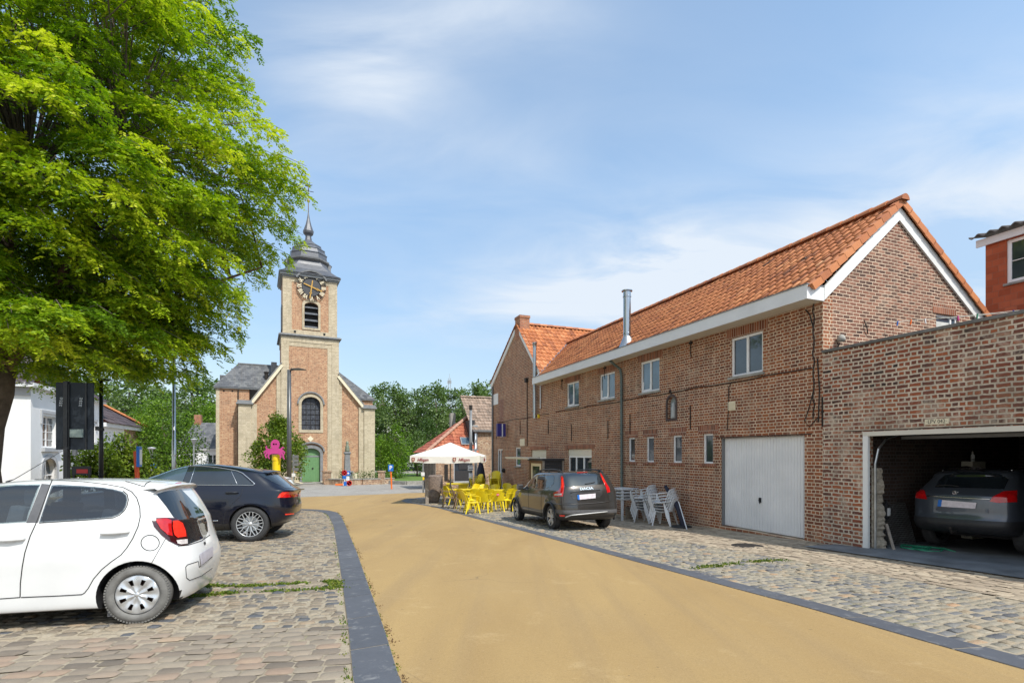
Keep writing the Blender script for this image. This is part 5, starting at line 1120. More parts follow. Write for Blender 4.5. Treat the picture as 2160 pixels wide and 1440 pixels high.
# ================================================================== inn across the square
def inn():
    H = empty('brick_inn', (-5.43, 37.1, 0), R(21.2), 'old brick inn with hipped red tiled roof and glazed veranda behind the parasol', 'house'); zb = -1.3
    m = MB(); m.slab(rect(0, 2.95, zb, 1.75), [rect(1.30, 2.6, -.55, .95)], 0, .3); m.build('wall', M['brick_warm'], H)
    w = window(H, 1.30, 2.6, -.55, .95, .1, split=(), fr=.07, mat='stone_grey_light', gl='glass', sill=True, sy=1)
    k = MB(); k.box(1.36, 2.54, .05, .10, -.5, .28); k.build('window_screen', M['wood_black'], w)
    k = MB(); k.box(1.7, 2.4, .04, .09, .38, .86); k.build('menu_board', M['wood_black'], w)
    k = MB(); k.box(1.0, 1.2, -.35, -.05, -.45, -.40); k.box(.9, 1.3, -.2, -.02, -.35, -.31); k.build('wall_shelf', M['wood_grey'], H)
    k = MB(); k.box(.62, .86, -.06, 0, -.4, .75); k.build('notice_case', M['iron'], H)
    # left side: veranda of posts and glass
    k = MB()
    for i in range(9): y = .05 + i * .5; k.box(-.06, .04, y, y + .1, -1.2, 1.0)
    k.box(-.07, .05, 0, 4.3, .95, 1.12); k.box(-.07, .05, 0, 4.3, -.62, -.5); v = k.build('veranda_frame', M['wood_grey'], H)
    k = MB(); k.box(-.02, .0, .05, 4.3, -.5, .95); k.build('pane', M['glass'], v); k = MB(); k.box(-.04, .02, .05, 4.3, -1.25, -.6); k.build('board', M['wood_black'], v)
    k = MB(); k.box(-.05, .02, .3, 4.5, 1.1, 1.6); k.build('side_wall', M['brick_warm'], H)
    # hipped roof
    ap = Vector((2.9, 2.0, 4.35)); e = 1.62; xl = -.75; yb = 4.3
    def pn(a): return lambda c: a(c)
    dn = Vector((0, -2.3, e - 4.35)); tile_roof('roof_front', (-1, 2.0, 4.35), (1, 0, 0), dn.normalized(), 4.1, dn.length, M['tile_red'], H, tw=.24, th=.3, seed=31, tone=.12, keep=lambda c: c[:, 0] > 2.9 - (4.35 - c[:, 2]) / (4.35 - e) * 3.65)
    dn = Vector((xl - 2.9, 0, e - 4.35)); tile_roof('roof_side', (2.9, 6.5, 4.35), (0, -1, 0), dn.normalized(), 7., dn.length, M['tile_red'], H, tw=.3, th=.34, seed=32, tone=-.12, keep=lambda c: (c[:, 1] > 2.0 - (4.35 - c[:, 2]) / (4.35 - e) * 2.3) & (c[:, 1] < 2.4 + (4.35 - c[:, 2]) / (4.35 - e) * 2.2))
    ridge_tiles('ridge_tiles', tuple(ap + Vector((0, 0, .03))), (xl, -.3, e + .05), M['tile_pale'], H, .13)
    k = MB(); k.box(2.0, 2.4, 3.6, 4.0, 3.2, 4.75); k.build('chimney', M['concrete'], H)
    k = MB(); n = Vector((0, -(4.35 - e), 2.3)).normalized()
    c = Vector((2.35, .35, 2.4)); k.T = Matrix.Translation(c + n * .08) @ Matrix.Rotation(math.atan2(4.35 - e, 2.3), 4, 'X'); k.box(-.45, .45, -.35, .35, -.03, .03); s = k.build('skylight', M['grey_metal'], H); g = MB(); g.T = k.T; g.box(-.38, .38, -.28, .28, .03, .036); g.build('pane', M['glass_blue'], s)
    k = MB(); k.box(2.6, 2.95, .2, 3, 1.6, 4.0); k.build('dark_wall', M['wood_black'], H)  # dark block between the hipped roof and the tall wing
    # tall wing
    m = MB(); m.box(2.95, 9, -.05, 5, zb, 3.25); m.build('wing_wall', M['brick_warm'], H)
    dn = Vector((0, -3.1, 3.25 - 5.95)); tile_roof('wing_roof', (2.6, 2.9, 5.95), (1, 0, 0), dn.normalized(), 6, dn.length, M['tile_beige'], H, tw=.24, th=.36, seed=33)
    ridge_tiles('ridge_tiles', (2.6, 2.9, 6.0), (8.6, 2.9, 6.0), M['tile_beige'], H, .12)
    k = MB(); k.box(2.7, 9, -.30, -.18, 3.12, 3.26); k.tube([(3.0, -.14, 3.2), (3.0, -.14, -1.2)], .05, 8); k.build('gutter', M['grey_metal'], H)
    k = MB(); k.tube([(3.3, -1.6, -1.05), (3.3, -1.6, -.15), (4.6, -1.6, .35)], .03, 8); k.tube([(3.7, -1.6, -1.05), (3.7, -1.6, .0)], .02, 8); k.build('handrail', M['iron'], H)
M['tile_pale'] = P('pale_mortared_ridge', (.42, .24, .17), .8, var=.2, scale=10)
inn()
# ------------------------------------------------------------------ foliage
def leaf_ramp(n, a, b, c, d, tr=.38, rough=.5): return attr_mat(n, [(0, a), (.4, b), (.75, c), (1, d)], rough, noise=.12, nscale=.8, trans=tr, spec=.35)
M['leaf_locust'] = leaf_ramp('bright_locust_leaves', (.055, .125, .008), (.17, .29, .012), (.40, .50, .016), (.66, .68, .05), .45)
M['leaf_poplar'] = leaf_ramp('poplar_leaves', (.07, .125, .035), (.12, .19, .055), (.19, .265, .09), (.30, .36, .19), .33)
M['leaf_round'] = leaf_ramp('fresh_green_leaves', (.07, .14, .012), (.13, .24, .018), (.20, .32, .025), (.29, .39, .04), .38)
M['leaf_magnolia'] = leaf_ramp('glossy_olive_leaves', (.05, .095, .012), (.13, .20, .02), (.25, .31, .03), (.42, .42, .07), .3, .4)
M['leaf_hedge'] = leaf_ramp('hedge_leaves', (.02, .05, .01), (.05, .10, .015), (.09, .16, .02), (.14, .2, .03), .25)
M['bark'] = P('grey_brown_bark', (.11, .085, .065), .9, var=.4, scale=5, bump=.02, bscale=14)
M['bark_red'] = P('reddish_bark', (.15, .085, .055), .9, var=.35, scale=6, bump=.015, bscale=16)
def leaf_quads(C, D, S, rng, aspect=.55, flat=.5):
    """C centres, D axis directions, S sizes"""
    n = len(C); r = rng.normal(0, 1, (n, 3)); r[:, 2] *= flat
    up = np.array([0, 0, 1.]) + rng.normal(0, .55, (n, 3)); D = D / np.linalg.norm(D, axis=1)[:, None]
    side = np.cross(D, up); side /= (np.linalg.norm(side, axis=1)[:, None] + 1e-9)
    a = D * S[:, None]; b = side * (S * aspect * .5)[:, None]
    V = np.stack([C, C + a * .5 + b, C + a, C + a * .5 - b], 1).reshape(-1, 3)
    return V, np.arange(4 * n).reshape(-1, 4)
def crown(name, clumps, per, size, mat, seed, parent, shell=.55, aspect=.7, tone=0.):
    """clumps: (x,y,z,rx,ry,rz)"""
    rng = np.random.default_rng(seed); Cs = []; Ds = []; Ts = []
    for q in clumps:
        n = max(8, int(per * (q[3] * q[5]) ** 1.0)); d = rng.normal(0, 1, (n, 3)); d /= np.linalg.norm(d, axis=1)[:, None]
        rr = shell + (1 - shell) * rng.random(n) ** .6; rr *= 1 + .13 * rng.normal(0, 1, n)
        Cs.append(np.array(q[:3]) + d * rr[:, None] * np.array(q[3:6])); Ds.append(d * .8 + rng.normal(0, .8, (n, 3)))
        Ts.append(np.clip(.42 + tone + rng.normal(0, .12) + rng.normal(0, .13, n), 0, 1))
    C = np.concatenate(Cs); D = np.concatenate(Ds); T = np.concatenate(Ts); S = size * (.6 + .8 * rng.random(len(C)))
    V, Fq = leaf_quads(C, D, S, rng, aspect)
    return link(name, np_mesh(name, V, Fq, T), mat, parent)
def branchy_trunk(name, mat, parent, H, r, n=7, seed=1, spread=.5, z0=0.):
    rnd = random.Random(seed); k = MB(); pts = [(rnd.uniform(-.1, .1) * i, rnd.uniform(-.1, .1) * i, z0 + H * i / 6) for i in range(7)]
    k.tube(pts, [r * (1 - i / 7.5) for i in range(7)], 9)
    for i in range(n):
        z = H * rnd.uniform(.3, .9); a = rnd.uniform(0, 6.28); L = H * spread * rnd.uniform(.4, .8) * (1.1 - z / H * .6); p = Vector((0, 0, z0 + z)); d = Vector((math.cos(a), math.sin(a), .8))
        k.tube([p, p + d * L * .4, p + d * L * .75 + Vector((0, 0, .1 * L)), p + d * L], [r * .35, r * .25, r * .15, r * .05], 6)
    return k.build(name, M[mat] if isinstance(mat, str) else mat, parent, smooth=True)
# ================================================================== the big locust tree on the left
def big_tree():
    rng = np.random.default_rng(12); rnd = random.Random(12)
    T = empty('locust_tree', (-14.15, 14.0, gz(14.0)), 0, 'large bright green feathery tree overhanging the parked cars', 'tree')
    base = Vector((0, 0, -.1)); cz = 9.3 - gz(14.0); cen = np.array([-.1, .3, cz + .3]); rad = np.array([6.5, 6.5, 7.4])
    k = MB()
    trunk = [Vector(p) for p in ((0, 0, -.2), (.02, 0, .5), (-.08, 0, 1.6), (.05, 0, 2.8), (.28, 0, 3.7), (.35, .05, 4.6))]
    k.tube(trunk, [.46, .36, .32, .31, .33, .30], 16)
    k.build('trunk', M['bark'], T, smooth=True)
    limbs = []; L_ = MB()
    for i in range(11):
        a = i * 2 * math.pi / 11 + rnd.uniform(-.2, .2); el = rnd.uniform(.5, 1.25); ln = rnd.uniform(5.2, 7.4)
        d = Vector((math.cos(a) * math.cos(el), math.sin(a) * math.cos(el), math.sin(el))); p = trunk[-1] + Vector((0, 0, rnd.uniform(-.6, .1))); pts = [p.copy()]
        for j in range(7):
            d = (d + Vector((rnd.uniform(-.13, .13), rnd.uniform(-.13, .13), rnd.uniform(-.08, .10)))).normalized(); p = p + d * ln / 7; pts.append(p.copy())
        r0 = rnd.uniform(.12, .18); L_.tube(pts, [r0 * (1 - .12 * j) for j in range(8)], 9); limbs.append(pts)
    allp = np.array([list(p) for l in limbs for p in l[2:]])
    # bough pads fill an ellipsoid crown
    pads = []
    N = 820
    tries = 0
    while len(pads) < N and tries < 60000:
        tries += 1
        d = rng.normal(0, 1, 3); d /= np.linalg.norm(d)
        if d[2] < -.85 or (d[2] > .1 and rng.random() < .25): continue
        f = 1 - .55 * rng.random() ** 2.2
        lob = 1 + .06 * math.sin(3 * math.atan2(d[1], d[0]) + 1.3) + .07 * math.sin(5 * d[2] * 2 + 4 * math.atan2(d[1], d[0]))
        lob *= 1 - .24 * max(0, -d[2]); c = cen + d * rad * f * lob
        # flat skirt at the bottom
        if c[2] < 4.2 + .35 * rng.random() + .12 * max(0, c[0]): continue

        # only what could be seen: keep the camera side denser
        if d[1] > .55 and rng.random() < .5: continue
        if any((c[0] - q[0][0]) ** 2 + (c[1] - q[0][1]) ** 2 + 2.2 * (c[2] - q[0][2]) ** 2 < .36 for q in pads[-200:]): continue
        pads.append((c, d, f))
    for _ in range(110):
        c = np.array([rng.uniform(-.5, 4.6), rng.uniform(-3, 3), rng.uniform(4.35, 6.6)]); d = c - cen; d[2] = 0; d /= np.linalg.norm(d) + 1e-6; pads.append((c, d, .6))
    tw = MB(); C = []; D = []; S = []; TN = []
    for c, d, f in pads:
        out = np.array([d[0], d[1], max(-.25, d[2] * .35)]); out /= np.linalg.norm(out)
        side = np.cross(out, [0, 0, 1.]); side /= np.linalg.norm(side) + 1e-9
        Lb = rng.uniform(1.3, 2.3); Wd = rng.uniform(.55, .85); start = c - out * Lb * .55
        j = np.argmin(((allp - start) ** 2).sum(1)); q = allp[j]; mid = (q + start) / 2 + np.array([0, 0, .25])
        e1 = c + out * Lb * .15 + np.array([0, 0, .12]); e2 = c + out * Lb * .5 + np.array([0, 0, -.18])
        tw.tube([q, mid, start, e1, e2], [.028, .022, .016, .010, .005], 5, cap=False)
        tone = rng.normal(0, .15) + .10 * f
        nf = int(rng.integers(92, 120))
        for _ in range(nf):
            t = rng.random(); w = rng.uniform(-1, 1); 
            p = c + out * Lb * (t - .5) + side * w * Wd * (1 - .55 * t * t) + np.array([0, 0, .20 - .50 * t * t - .34 * w * w + rng.normal(0, .08)])
            fd = out * (.35 + .5 * t) + side * w * .8 + np.array([0, 0, -.05 - .42 * t]) + rng.normal(0, .55, 3); fd /= np.linalg.norm(fd)
            L = rng.uniform(.15, .27); m = 9; s = (np.arange(m) + .5) / m
            droop = np.array([0, 0, -1.]) * (s ** 2)[:, None] * L * .35
            pts = p + fd * (s * L)[:, None] + droop; fs = np.cross(fd, [0, 0, 1.]); fs /= np.linalg.norm(fs) + 1e-9
            sg = np.where(np.arange(m) % 2 == 0, 1, -1)[:, None]
            C.append(pts); D.append(fs * sg + fd * .55 + rng.normal(0, .18, (m, 3)) + np.array([0, 0, -.25])); S.append(np.full(m, rng.uniform(.085, .115))); TN.append(np.full(m, np.clip(.48 + tone + rng.normal(0, .13) + .16 * (t - .5), 0, 1)))
    L_.build('limbs', M['bark_red'], T, smooth=True); tw.build('twigs', M['bark'], T, smooth=True)
    C = np.concatenate(C); D = np.concatenate(D); S = np.concatenate(S); TN = np.concatenate(TN)
    V, Fq = leaf_quads(C, D, S, rng, .5)
    link('crown', np_mesh('crown', V, Fq, TN), M['leaf_locust'], T)
    print('locust leaves', len(C))
big_tree()
# ================================================================== poplars and other trees behind
def lumpy(seed, H, rx, rz, n, base=.12, rag=.3):
    r = random.Random(seed); out = []
    for i in range(n):
        t = r.random() ** .8; z = H * (base + (1 - base) * t); w = math.sin(math.pi * min(1, (t * .86 + .14))) ** .6; a = r.uniform(0, 6.28); q = r.random() ** .5 * rx * w * .8
        s = rz * r.uniform(.6, 1.2) * (1 - .4 * t); out.append((q * math.cos(a), q * math.sin(a), z, s, s, s * r.uniform(.8, 1.5)))
    return out
def poplars():
    rnd = random.Random(5); protos = []
    for v in range(4):
        o = empty('poplar_tree', (0, 0, 0)); H = 15
        cl = lumpy(50 + v, H, 2.6, 1.15, 60, .06); branchy_trunk('trunk', 'bark', o, H * .85, .28, 8, v, .3)
        crown('crown', cl, 62, .36, M['leaf_poplar'], 60 + v, o, .5, .75); protos.append(o)
    spots = []
    # row behind the church to the right, then the wood behind the left houses
    for i, px in enumerate(np.linspace(792, 1046, 13)):
        Y = 92 + 5 * math.sin(i * 1.9); spots.append((px, Y, 836 - 24 - 10 * math.sin(i * 1.3) - (i > 9) * 6))
    for i, px in enumerate((803, 850, 893, 930, 975, 1012)): spots.append((px, 104, 815))
    for px, Y, top in ((196, 70, 778), (232, 76, 760), (262, 66, 782), (292, 72, 776), (322, 78, 800), (350, 68, 822), (384, 88, 808), (408, 92, 790), (432, 96, 786), (456, 90, 800), (480, 96, 795), (500, 92, 775), (158, 74, 770), (120, 78, 768), (365, 90, 825), (340, 95, 812)): spots.append((px, Y, top))
    ORD = 'first second third fourth fifth sixth seventh eighth ninth tenth eleventh twelfth thirteenth fourteenth fifteenth sixteenth'.split()
    rl = [sorted(q[0] for q in spots[:13]), sorted(q[0] for q in spots[13:19]), sorted(q[0] for q in spots[19:])]
    def plab(i, px):
        g = 0 if i < 13 else 1 if i < 19 else 2; n = ORD[rl[g].index(px)]
        return (f'{n} dense poplar from the church in the row towards the brick inn', f'{n} poplar from the church standing behind the front row', f'{n} loose poplar from the left in the wood behind the white houses')[g]
    for i, (px, Y, top) in enumerate(spots):
        o = protos[i % 4] if i < 4 else copy_tree(protos[i % 4])
        zt = 1.5 + (HY - top) / F * Y; zb = gz(Y); s = (zt - zb) / 15.6
        o.location = ((px - CX) / F * Y, Y, zb); w = s * 1.12 if px > 700 else s * 1.3; o.scale = (w, w, s); o.rotation_euler = (0, 0, rnd.uniform(0, 6.28))
        tag(o, plab(i, px), 'tree', 'poplars in the row right of the church' if px > 700 else 'poplars in the wood on the left')
poplars()
def round_tree(name, loc, H, rx, mat, label, seed, per=150, size=.14, n=34, cat='tree', base=.12, rz=None, group=None, aspect=.75):
    o = empty(name, loc, 0, label, cat, group); cl = lumpy(seed, H, rx, rz or rx * .42, n, base); branchy_trunk('trunk', 'bark', o, H * .8, max(.05, H * .022), 8, seed, .4)
    crown('crown', cl, per, size, mat, seed + 1, o, .45, aspect); return o
def L(px, Y): return ((px - CX) / F * Y, Y, gz(Y))
round_tree('broadleaf_tree', L(835, 58), 5.6, 2.6, M['leaf_round'], 'bright round green tree behind the blue parking sign', 71, 170, .2)
round_tree('broadleaf_tree', L(800, 66), 4.6, 2.6, M['leaf_round'], 'green tree touching the right church pier', 72, 120, .22)
round_tree('broadleaf_tree', L(880, 64), 5.2, 2.6, M['leaf_poplar'], 'darker tree between the round green tree and the inn roof', 73, 120, .22)
round_tree('broadleaf_tree', L(905, 66), 6.8, 2.6, M['leaf_hedge'], 'dark green tree close behind the inn chimney', 83, 120, .22)
round_tree('magnolia_tree', L(588, 43), 5.2, 2.4, M['leaf_magnolia'], 'leafy magnolia tree left of the green church door', 74, 480, .17, 40, base=.05)
round_tree('magnolia_tree', L(545, 43.5), 3.4, 1.6, M['leaf_magnolia'], 'low leafy shrub tree against the left church pier', 84, 480, .17, 26, base=.05)
round_tree('broadleaf_tree', L(340, 46), 7.3, 3.3, M['leaf_round'], 'wide light green tree in front of the slate roofed house', 75, 150, .17, 44)
round_tree('broadleaf_tree', L(385, 48), 5.6, 2.6, M['leaf_hedge'], 'darker green tree just left of the slate roofed house', 76, 150, .17)
round_tree('broadleaf_tree', L(300, 44), 5.8, 2.6, M['leaf_round'], 'yellow green tree behind the red white bus stop pole', 77, 150, .16)
round_tree('broadleaf_tree', L(430, 74), 10.2, 4.6, M['leaf_round'], 'big bright green tree above the slate roofed house', 78, 75, .28, 44)
round_tree('broadleaf_tree', L(375, 76), 9.0, 4.2, M['leaf_hedge'], 'dark broad tree behind the tall steel mast', 79, 75, .28)
def shrub(px, Y, w, h, lab, seed, mat='leaf_magnolia'):
    o = empty('shrub', L(px, Y), 0, lab, 'shrub'); r = random.Random(seed)
    cl = [(r.uniform(-w, w), r.uniform(-.5, .5), h * r.uniform(.25, .85), w * .34, w * .3, h * .3) for _ in range(16)]
    k = MB(); [k.tube([(0, 0, 0), (r.uniform(-w, w) * .6, r.uniform(-.3, .3), h * .7)], [.03, .012], 6) for _ in range(6)]; k.build('stems', M['bark'], o)
    crown('leaves', cl, 700, .16, M[mat], seed, o, .3, .7)
shrub(205, 27, 1.15, 2.8, 'yellow green shrub under the black street lamp', 91, 'leaf_magnolia'); shrub(248, 28, 1.2, 3.2, 'taller yellow green shrub beside the brick cottage corner', 92, 'leaf_magnolia')
shrub(295, 29, .9, 2.3, 'low yellow green shrub behind the dark coupe roof', 93, 'leaf_magnolia')
def hedge(name, a, b, h, w, lab, seed, per=900, size=.09):
    o = empty(name, (0, 0, 0), 0, lab, 'hedge'); a = Vector((*a, gz(a[1]))); b = Vector((*b, gz(b[1]))); n = max(2, int((b - a).length / (w * .9))); r = random.Random(seed)
    cl = [(*(a.lerp(b, (i + .5) / n) + Vector((0, 0, h * .55)) + Vector((r.uniform(-.05, .05), r.uniform(-.05, .05), r.uniform(-.05, .05)))), w * .75, w * .6, h * .5) for i in range(n)]
    k = MB(); [k.tube([a.lerp(b, (i + .5) / n), a.lerp(b, (i + .5) / n) + Vector((0, 0, h * .8))], .02, 5) for i in range(n)]; k.build('stems', M['bark'], o)
    crown('leaves', cl, per, size, M['leaf_hedge'], seed, o, .3, .7)
hedge('hedge', (-15.9, 47.6), (-11.6, 48.2), 1.15, .6, 'clipped green hedge behind the low churchyard wall', 95, 500, .12)
hedge('hedge', (-8.8, 56), (-2.5, 57), 1.1, .8, 'dark hedge behind the lawn at the blue parking sign', 96, 300, .16)
hedge('hedge', (-24, 40), (-19, 41), 1.5, .8, 'clipped hedge beside the street lamps left of the church', 97, 300, .14)
# ------------------------------------------------------------------ cars
def paint(name, col, flake=0., coat=1.): 
    t = NT(name); tc = t.n('TexCoord').outputs['Object']; n = t.noise(1.2, 4, .6, tc)
    t.set(col=t.mix(t.rng(n, .35, .7), tuple(x * .95 for x in col), tuple(min(1, x * 1.05) for x in col)), rough=.3, spec=.15, metal=flake, coat=coat, coatr=.03)
    gm = t.n('NewGeometry'); df = t.n('BsdfDiffuse'); df.inputs[0].default_value = (.045, .047, .05, 1); mx = t.n('MixShader'); t.l(gm.outputs['Backfacing'], mx.inputs[0]); t.l(t.b.outputs[0], mx.inputs[1]); t.l(df.outputs[0], mx.inputs[2]); t.l(mx.outputs[0], t.o.inputs[0]); return t.m
M['car_white'] = paint('white_car_paint', (.69, .69, .68)); M['car_navy'] = paint('dark_navy_car_paint', (.003, .0045, .013), .0)
M['car_grey'] = paint('warm_grey_car_paint', (.050, .046, .043), .45); M['car_bluegrey'] = paint('blue_grey_car_paint', (.085, .10, .125), .5)
M['car_glass'] = glass('tinted_car_glass', (.012, .017, .022), .02, 1.0); M['car_glass_mid'] = glass('clear_car_glass', (.045, .075, .095), .02, 1.0)
M['seat_grey'] = P('grey_seat_cloth', (.10, .11, .13), .9, var=.15, scale=20); M['cabin_dark'] = P('dark_cabin_lining', (.05, .052, .056), .8)
def clear_glass(name, tint, base):
    t = NT(name); fr = t.n('Fresnel'); fr.inputs[0].default_value = 1.5; tr = t.n('BsdfTransparent'); tr.inputs[0].default_value = (*tint, 1); gl = t.n('BsdfGlossy'); gl.inputs['Roughness'].default_value = .015; df = t.n('BsdfDiffuse'); df.inputs[0].default_value = (*base, 1)
    m0 = t.n('MixShader'); m0.inputs[0].default_value = .12; t.l(tr.outputs[0], m0.inputs[1]); t.l(df.outputs[0], m0.inputs[2]); m1 = t.n('MixShader'); t.l(t.math('ADD', t.math('MULTIPLY', fr.outputs[0], 1.3), .06, True), m1.inputs[0]); t.l(m0.outputs[0], m1.inputs[1]); t.l(gl.outputs[0], m1.inputs[2]); t.l(m1.outputs[0], t.o.inputs[0]); return t.m
M['car_glass_clear'] = clear_glass('clear_side_glass', (.66, .74, .75), (.12, .16, .19)); M['car_glass_tint'] = clear_glass('tinted_side_glass', (.42, .47, .50), (.03, .04, .055))
M['trim_black'] = P('black_plastic_trim', (.022, .022, .024), .5, var=.2, scale=12); M['trim_grey'] = P('grey_plastic_trim', (.10, .10, .105), .55, var=.15, scale=12)
M['gap'] = P('panel_gap', (.02, .02, .02), .9); M['chrome'] = P('chrome', (.75, .75, .76), .10, 1.0, var=.02)
M['lamp_red'] = P('red_lamp_lens', (.50, .006, .008), .12, var=.25, scale=9, coat=1.); M['lamp_bright'] = P('bright_red_lens', (.85, .03, .015), .15, var=.2, scale=18, coat=1.)
M['lamp_dark'] = P('smoked_lamp_edge', (.04, .004, .006), .15, coat=1.); M['lamp_clear'] = P('clear_lamp_lens', (.55, .50, .48), .15, coat=1., var=.3, scale=30)
M['tyre'] = P('dusty_tyre_rubber', (.15, .145, .135), .85, var=.25, scale=10, bump=.003, bscale=60); M['tyre_black'] = P('black_tyre_rubber', (.030, .030, .031), .8, var=.25, scale=10, bump=.003, bscale=60)
M['alloy'] = P('silver_wheel_paint', (.56, .57, .58), .3, .6, var=.05); M['alloy_dark'] = P('dark_wheel_paint', (.03, .03, .033), .35, .4); M['brake'] = P('rusty_brake', (.14, .07, .05), .6, .3, var=.3, scale=20)
M['plate_grey'] = P('blurred_number_plate', (.42, .40, .44), .4, var=.12, scale=12); M['plate_white'] = P('pale_number_plate', (.66, .60, .64), .4, var=.14, scale=14)
def cm(rows, sub=5):
    """catmull-rom through the rows"""
    A = np.array(rows, float); out = []
    P_ = np.vstack([2 * A[0] - A[1], A, 2 * A[-1] - A[-2]])
    for i in range(1, len(P_) - 2):
        for s in range(sub):
            t = s / sub; p0, p1, p2, p3 = P_[i - 1], P_[i], P_[i + 1], P_[i + 2]
            out.append(.5 * ((2 * p1) + (-p0 + p2) * t + (2 * p0 - 5 * p1 + 4 * p2 - p3) * t * t + (-p0 + 3 * p1 - 3 * p2 + p3) * t ** 3))
    out.append(A[-1]); return np.array(out)
class Car:
    """rows: z, x rear, x front, half width, rear corner length, front corner length, rear exponent, front exponent"""
    def __init__(s, name, label, rows, L, wheels, R_, rz, anchor, hwface, mats, cls, arch_r=1.16, taper=(.06, .5), cat='car', flare=.02):
        s.root = empty(name, (0, 0, 0), rz, label, cat); s.L = L; s.R = R_; s.wx = wheels; s.hf = hwface
        # anchor: world ground point of the near (left) rear wheel's outer face
        M3 = Matrix.Rotation(rz, 4, 'Z'); off = M3 @ Vector((wheels[0], hwface, 0)); s.root.location = Vector(anchor) - off
        s.root.rotation_euler = (0, 0, rz)
        # let the car sit on the sloping ground
        f = M3 @ Vector((1, 0, 0)); a = Vector(anchor); b = a + f * (wheels[1] - wheels[0]); pitch = math.atan2(gz(b.y) - gz(a.y), wheels[1] - wheels[0])
        lft = M3 @ Vector((0, 1, 0)); roll = math.atan2(gz(a.y) - gz(a.y - 2 * hwface * lft.y), 2 * hwface)
        Rm = M3 @ Matrix.Rotation(-pitch, 4, 'Y') @ Matrix.Rotation(roll, 4, 'X'); s.root.rotation_euler = Rm.to_euler(); off = Rm @ Vector((wheels[0], hwface, 0)); s.root.location = Vector(anchor) - off
        s.MW = Matrix.Translation(s.root.location) @ Rm; s.MI = s.MW.inverted()
        T = cm(rows, 5); V = []; na, ns, nf = 14, 26, 10
        for (z, xr, xf, hw, ar, af, nr, nfx) in T:
            hw = max(hw, .02); pts = []
            for i in range(na): th = math.pi / 2 * i / na; pts.append((xr + ar * (1 - math.cos(th) ** (2 / nr)), math.sin(th) ** (2 / nr)))
            xa, xb = xr + ar, xf - af
            for i in range(ns): pts.append((xa + (xb - xa) * i / ns, 1.))
            for i in range(nf + 1): th = math.pi / 2 * (1 - i / nf); pts.append((xf - af * (1 - max(0, math.cos(th)) ** (2 / nfx)), max(0, math.sin(th)) ** (2 / nfx)))
            ring = []
            for x, w in pts:
                tp = 1 - taper[0] * max(0, (L * .45 - x) / (L * .45)) ** 2 * (1 + (z > .9) * min(1, (z - .9) / .4) * taper[1]) - .07 * max(0, (x - L * .62) / (L * .38)) ** 2
                y = hw * w * tp
                if flare and z < 1.1:
                    for wx in wheels:
                        d = math.hypot(x - wx, z - R_); y += flare * math.exp(-((d - R_ * arch_r - .03) / .075) ** 2) * (w > .8)
                ring.append((x, y, z))
            V.append(ring + [(x, -y, z) for x, y, z in ring[::-1][1:-1]])
        n = len(V[0]); vs = [p for r in V for p in r]
        fs = [(i * n + j, i * n + (j + 1) % n, i * n + n + (j + 1) % n, i * n + n + j) for i in range(len(V) - 1) for j in range(n)] + [tuple(range(n))[::-1], tuple(range((len(V) - 1) * n, len(V) * n))]
        me = bpy.data.meshes.new('body'); me.from_pydata(vs, [], fs); bm = bmesh.new(); bm.from_mesh(me); bmesh.ops.recalc_face_normals(bm, faces=bm.faces); bm.to_mesh(me); s.bvh = BVHTree.FromBMesh(bm); bm.free()
        b = link('body', me, mats, s.root, True); s.body = b
        # wheel arches cut as real openings
        cut = MB()
        for wx in wheels:
            for sg in (1, -1):
                y0, y1 = (hwface - .30, hwface + .5); y0, y1 = (y0, y1) if sg > 0 else (-y1, -y0)
                cut.lathe([(R_ * arch_r, y0), (R_ * arch_r, y1)], 40, (wx, 0, R_), 'y')
        co = cut.build('cutter', mats[0]); md = b.modifiers.new('b', 'BOOLEAN'); md.operation = 'DIFFERENCE'; md.solver = 'EXACT'; md.object = co
        co.parent = s.root
        bpy.context.view_layer.update(); dg = bpy.context.evaluated_depsgraph_get(); nm = bpy.data.meshes.new_from_object(b.evaluated_get(dg)); b.modifiers.clear(); old = b.data; b.data = nm; bpy.data.objects.remove(co)
        nm.materials.clear(); [nm.materials.append(m) for m in mats]
        for p in nm.polygons:
            c = p.center; k = cls(c.x, abs(c.y), c.z)
            for wx in wheels:
                d = math.hypot(c.x - wx, c.z - R_)
                if d < R_ * arch_r + .008 and (abs(p.normal.z * (c.z - R_) + p.normal.x * (c.x - wx)) / max(d, .01) > .8 or (abs(abs(c.y) - hwface + .30) < .012 and d < R_ * arch_r)): k = 1
            p.material_index = k
        nm.set_sharp_from_angle(angle=R(38))
    def ray(s, px, py):
        d = Vector(((px - CX) / F, 1, (HY - py) / F)).normalized(); o = s.MI @ CAM; dl = (s.MI.to_3x3() @ d)
        h = s.bvh.ray_cast(o, dl); return (h[0], h[1]) if h[0] is not None else (None, None)
    def patch(s, name, poly, mat, off=.004, mirror=False, grid=1.6, par=None, org=(0, 0), sc=1.):
        """an outline seen in the photo, laid on the body's real surface as a thin panel"""
        poly = [(org[0] + x / sc, org[1] + y / sc) for x, y in poly]
        dp = []
        for a, b in zip(poly, poly[1:] + poly[:1]):
            n = max(1, int(math.dist(a, b) / grid)); dp += [(a[0] + (b[0] - a[0]) * i / n, a[1] + (b[1] - a[1]) * i / n) for i in range(n)]
        xs = [p[0] for p in dp]; ys = [p[1] for p in dp]; ex = []
        x = min(xs)
        while x < max(xs):
            y = min(ys)
            while y < max(ys):
                if inpoly(x, y, dp) and min((x - q[0]) ** 2 + (y - q[1]) ** 2 for q in dp) > (grid * .45) ** 2: ex.append((x, y))
                y += grid
            x += grid
        tris, pts = cdt(dp, (), ex); vs = []; ok = []
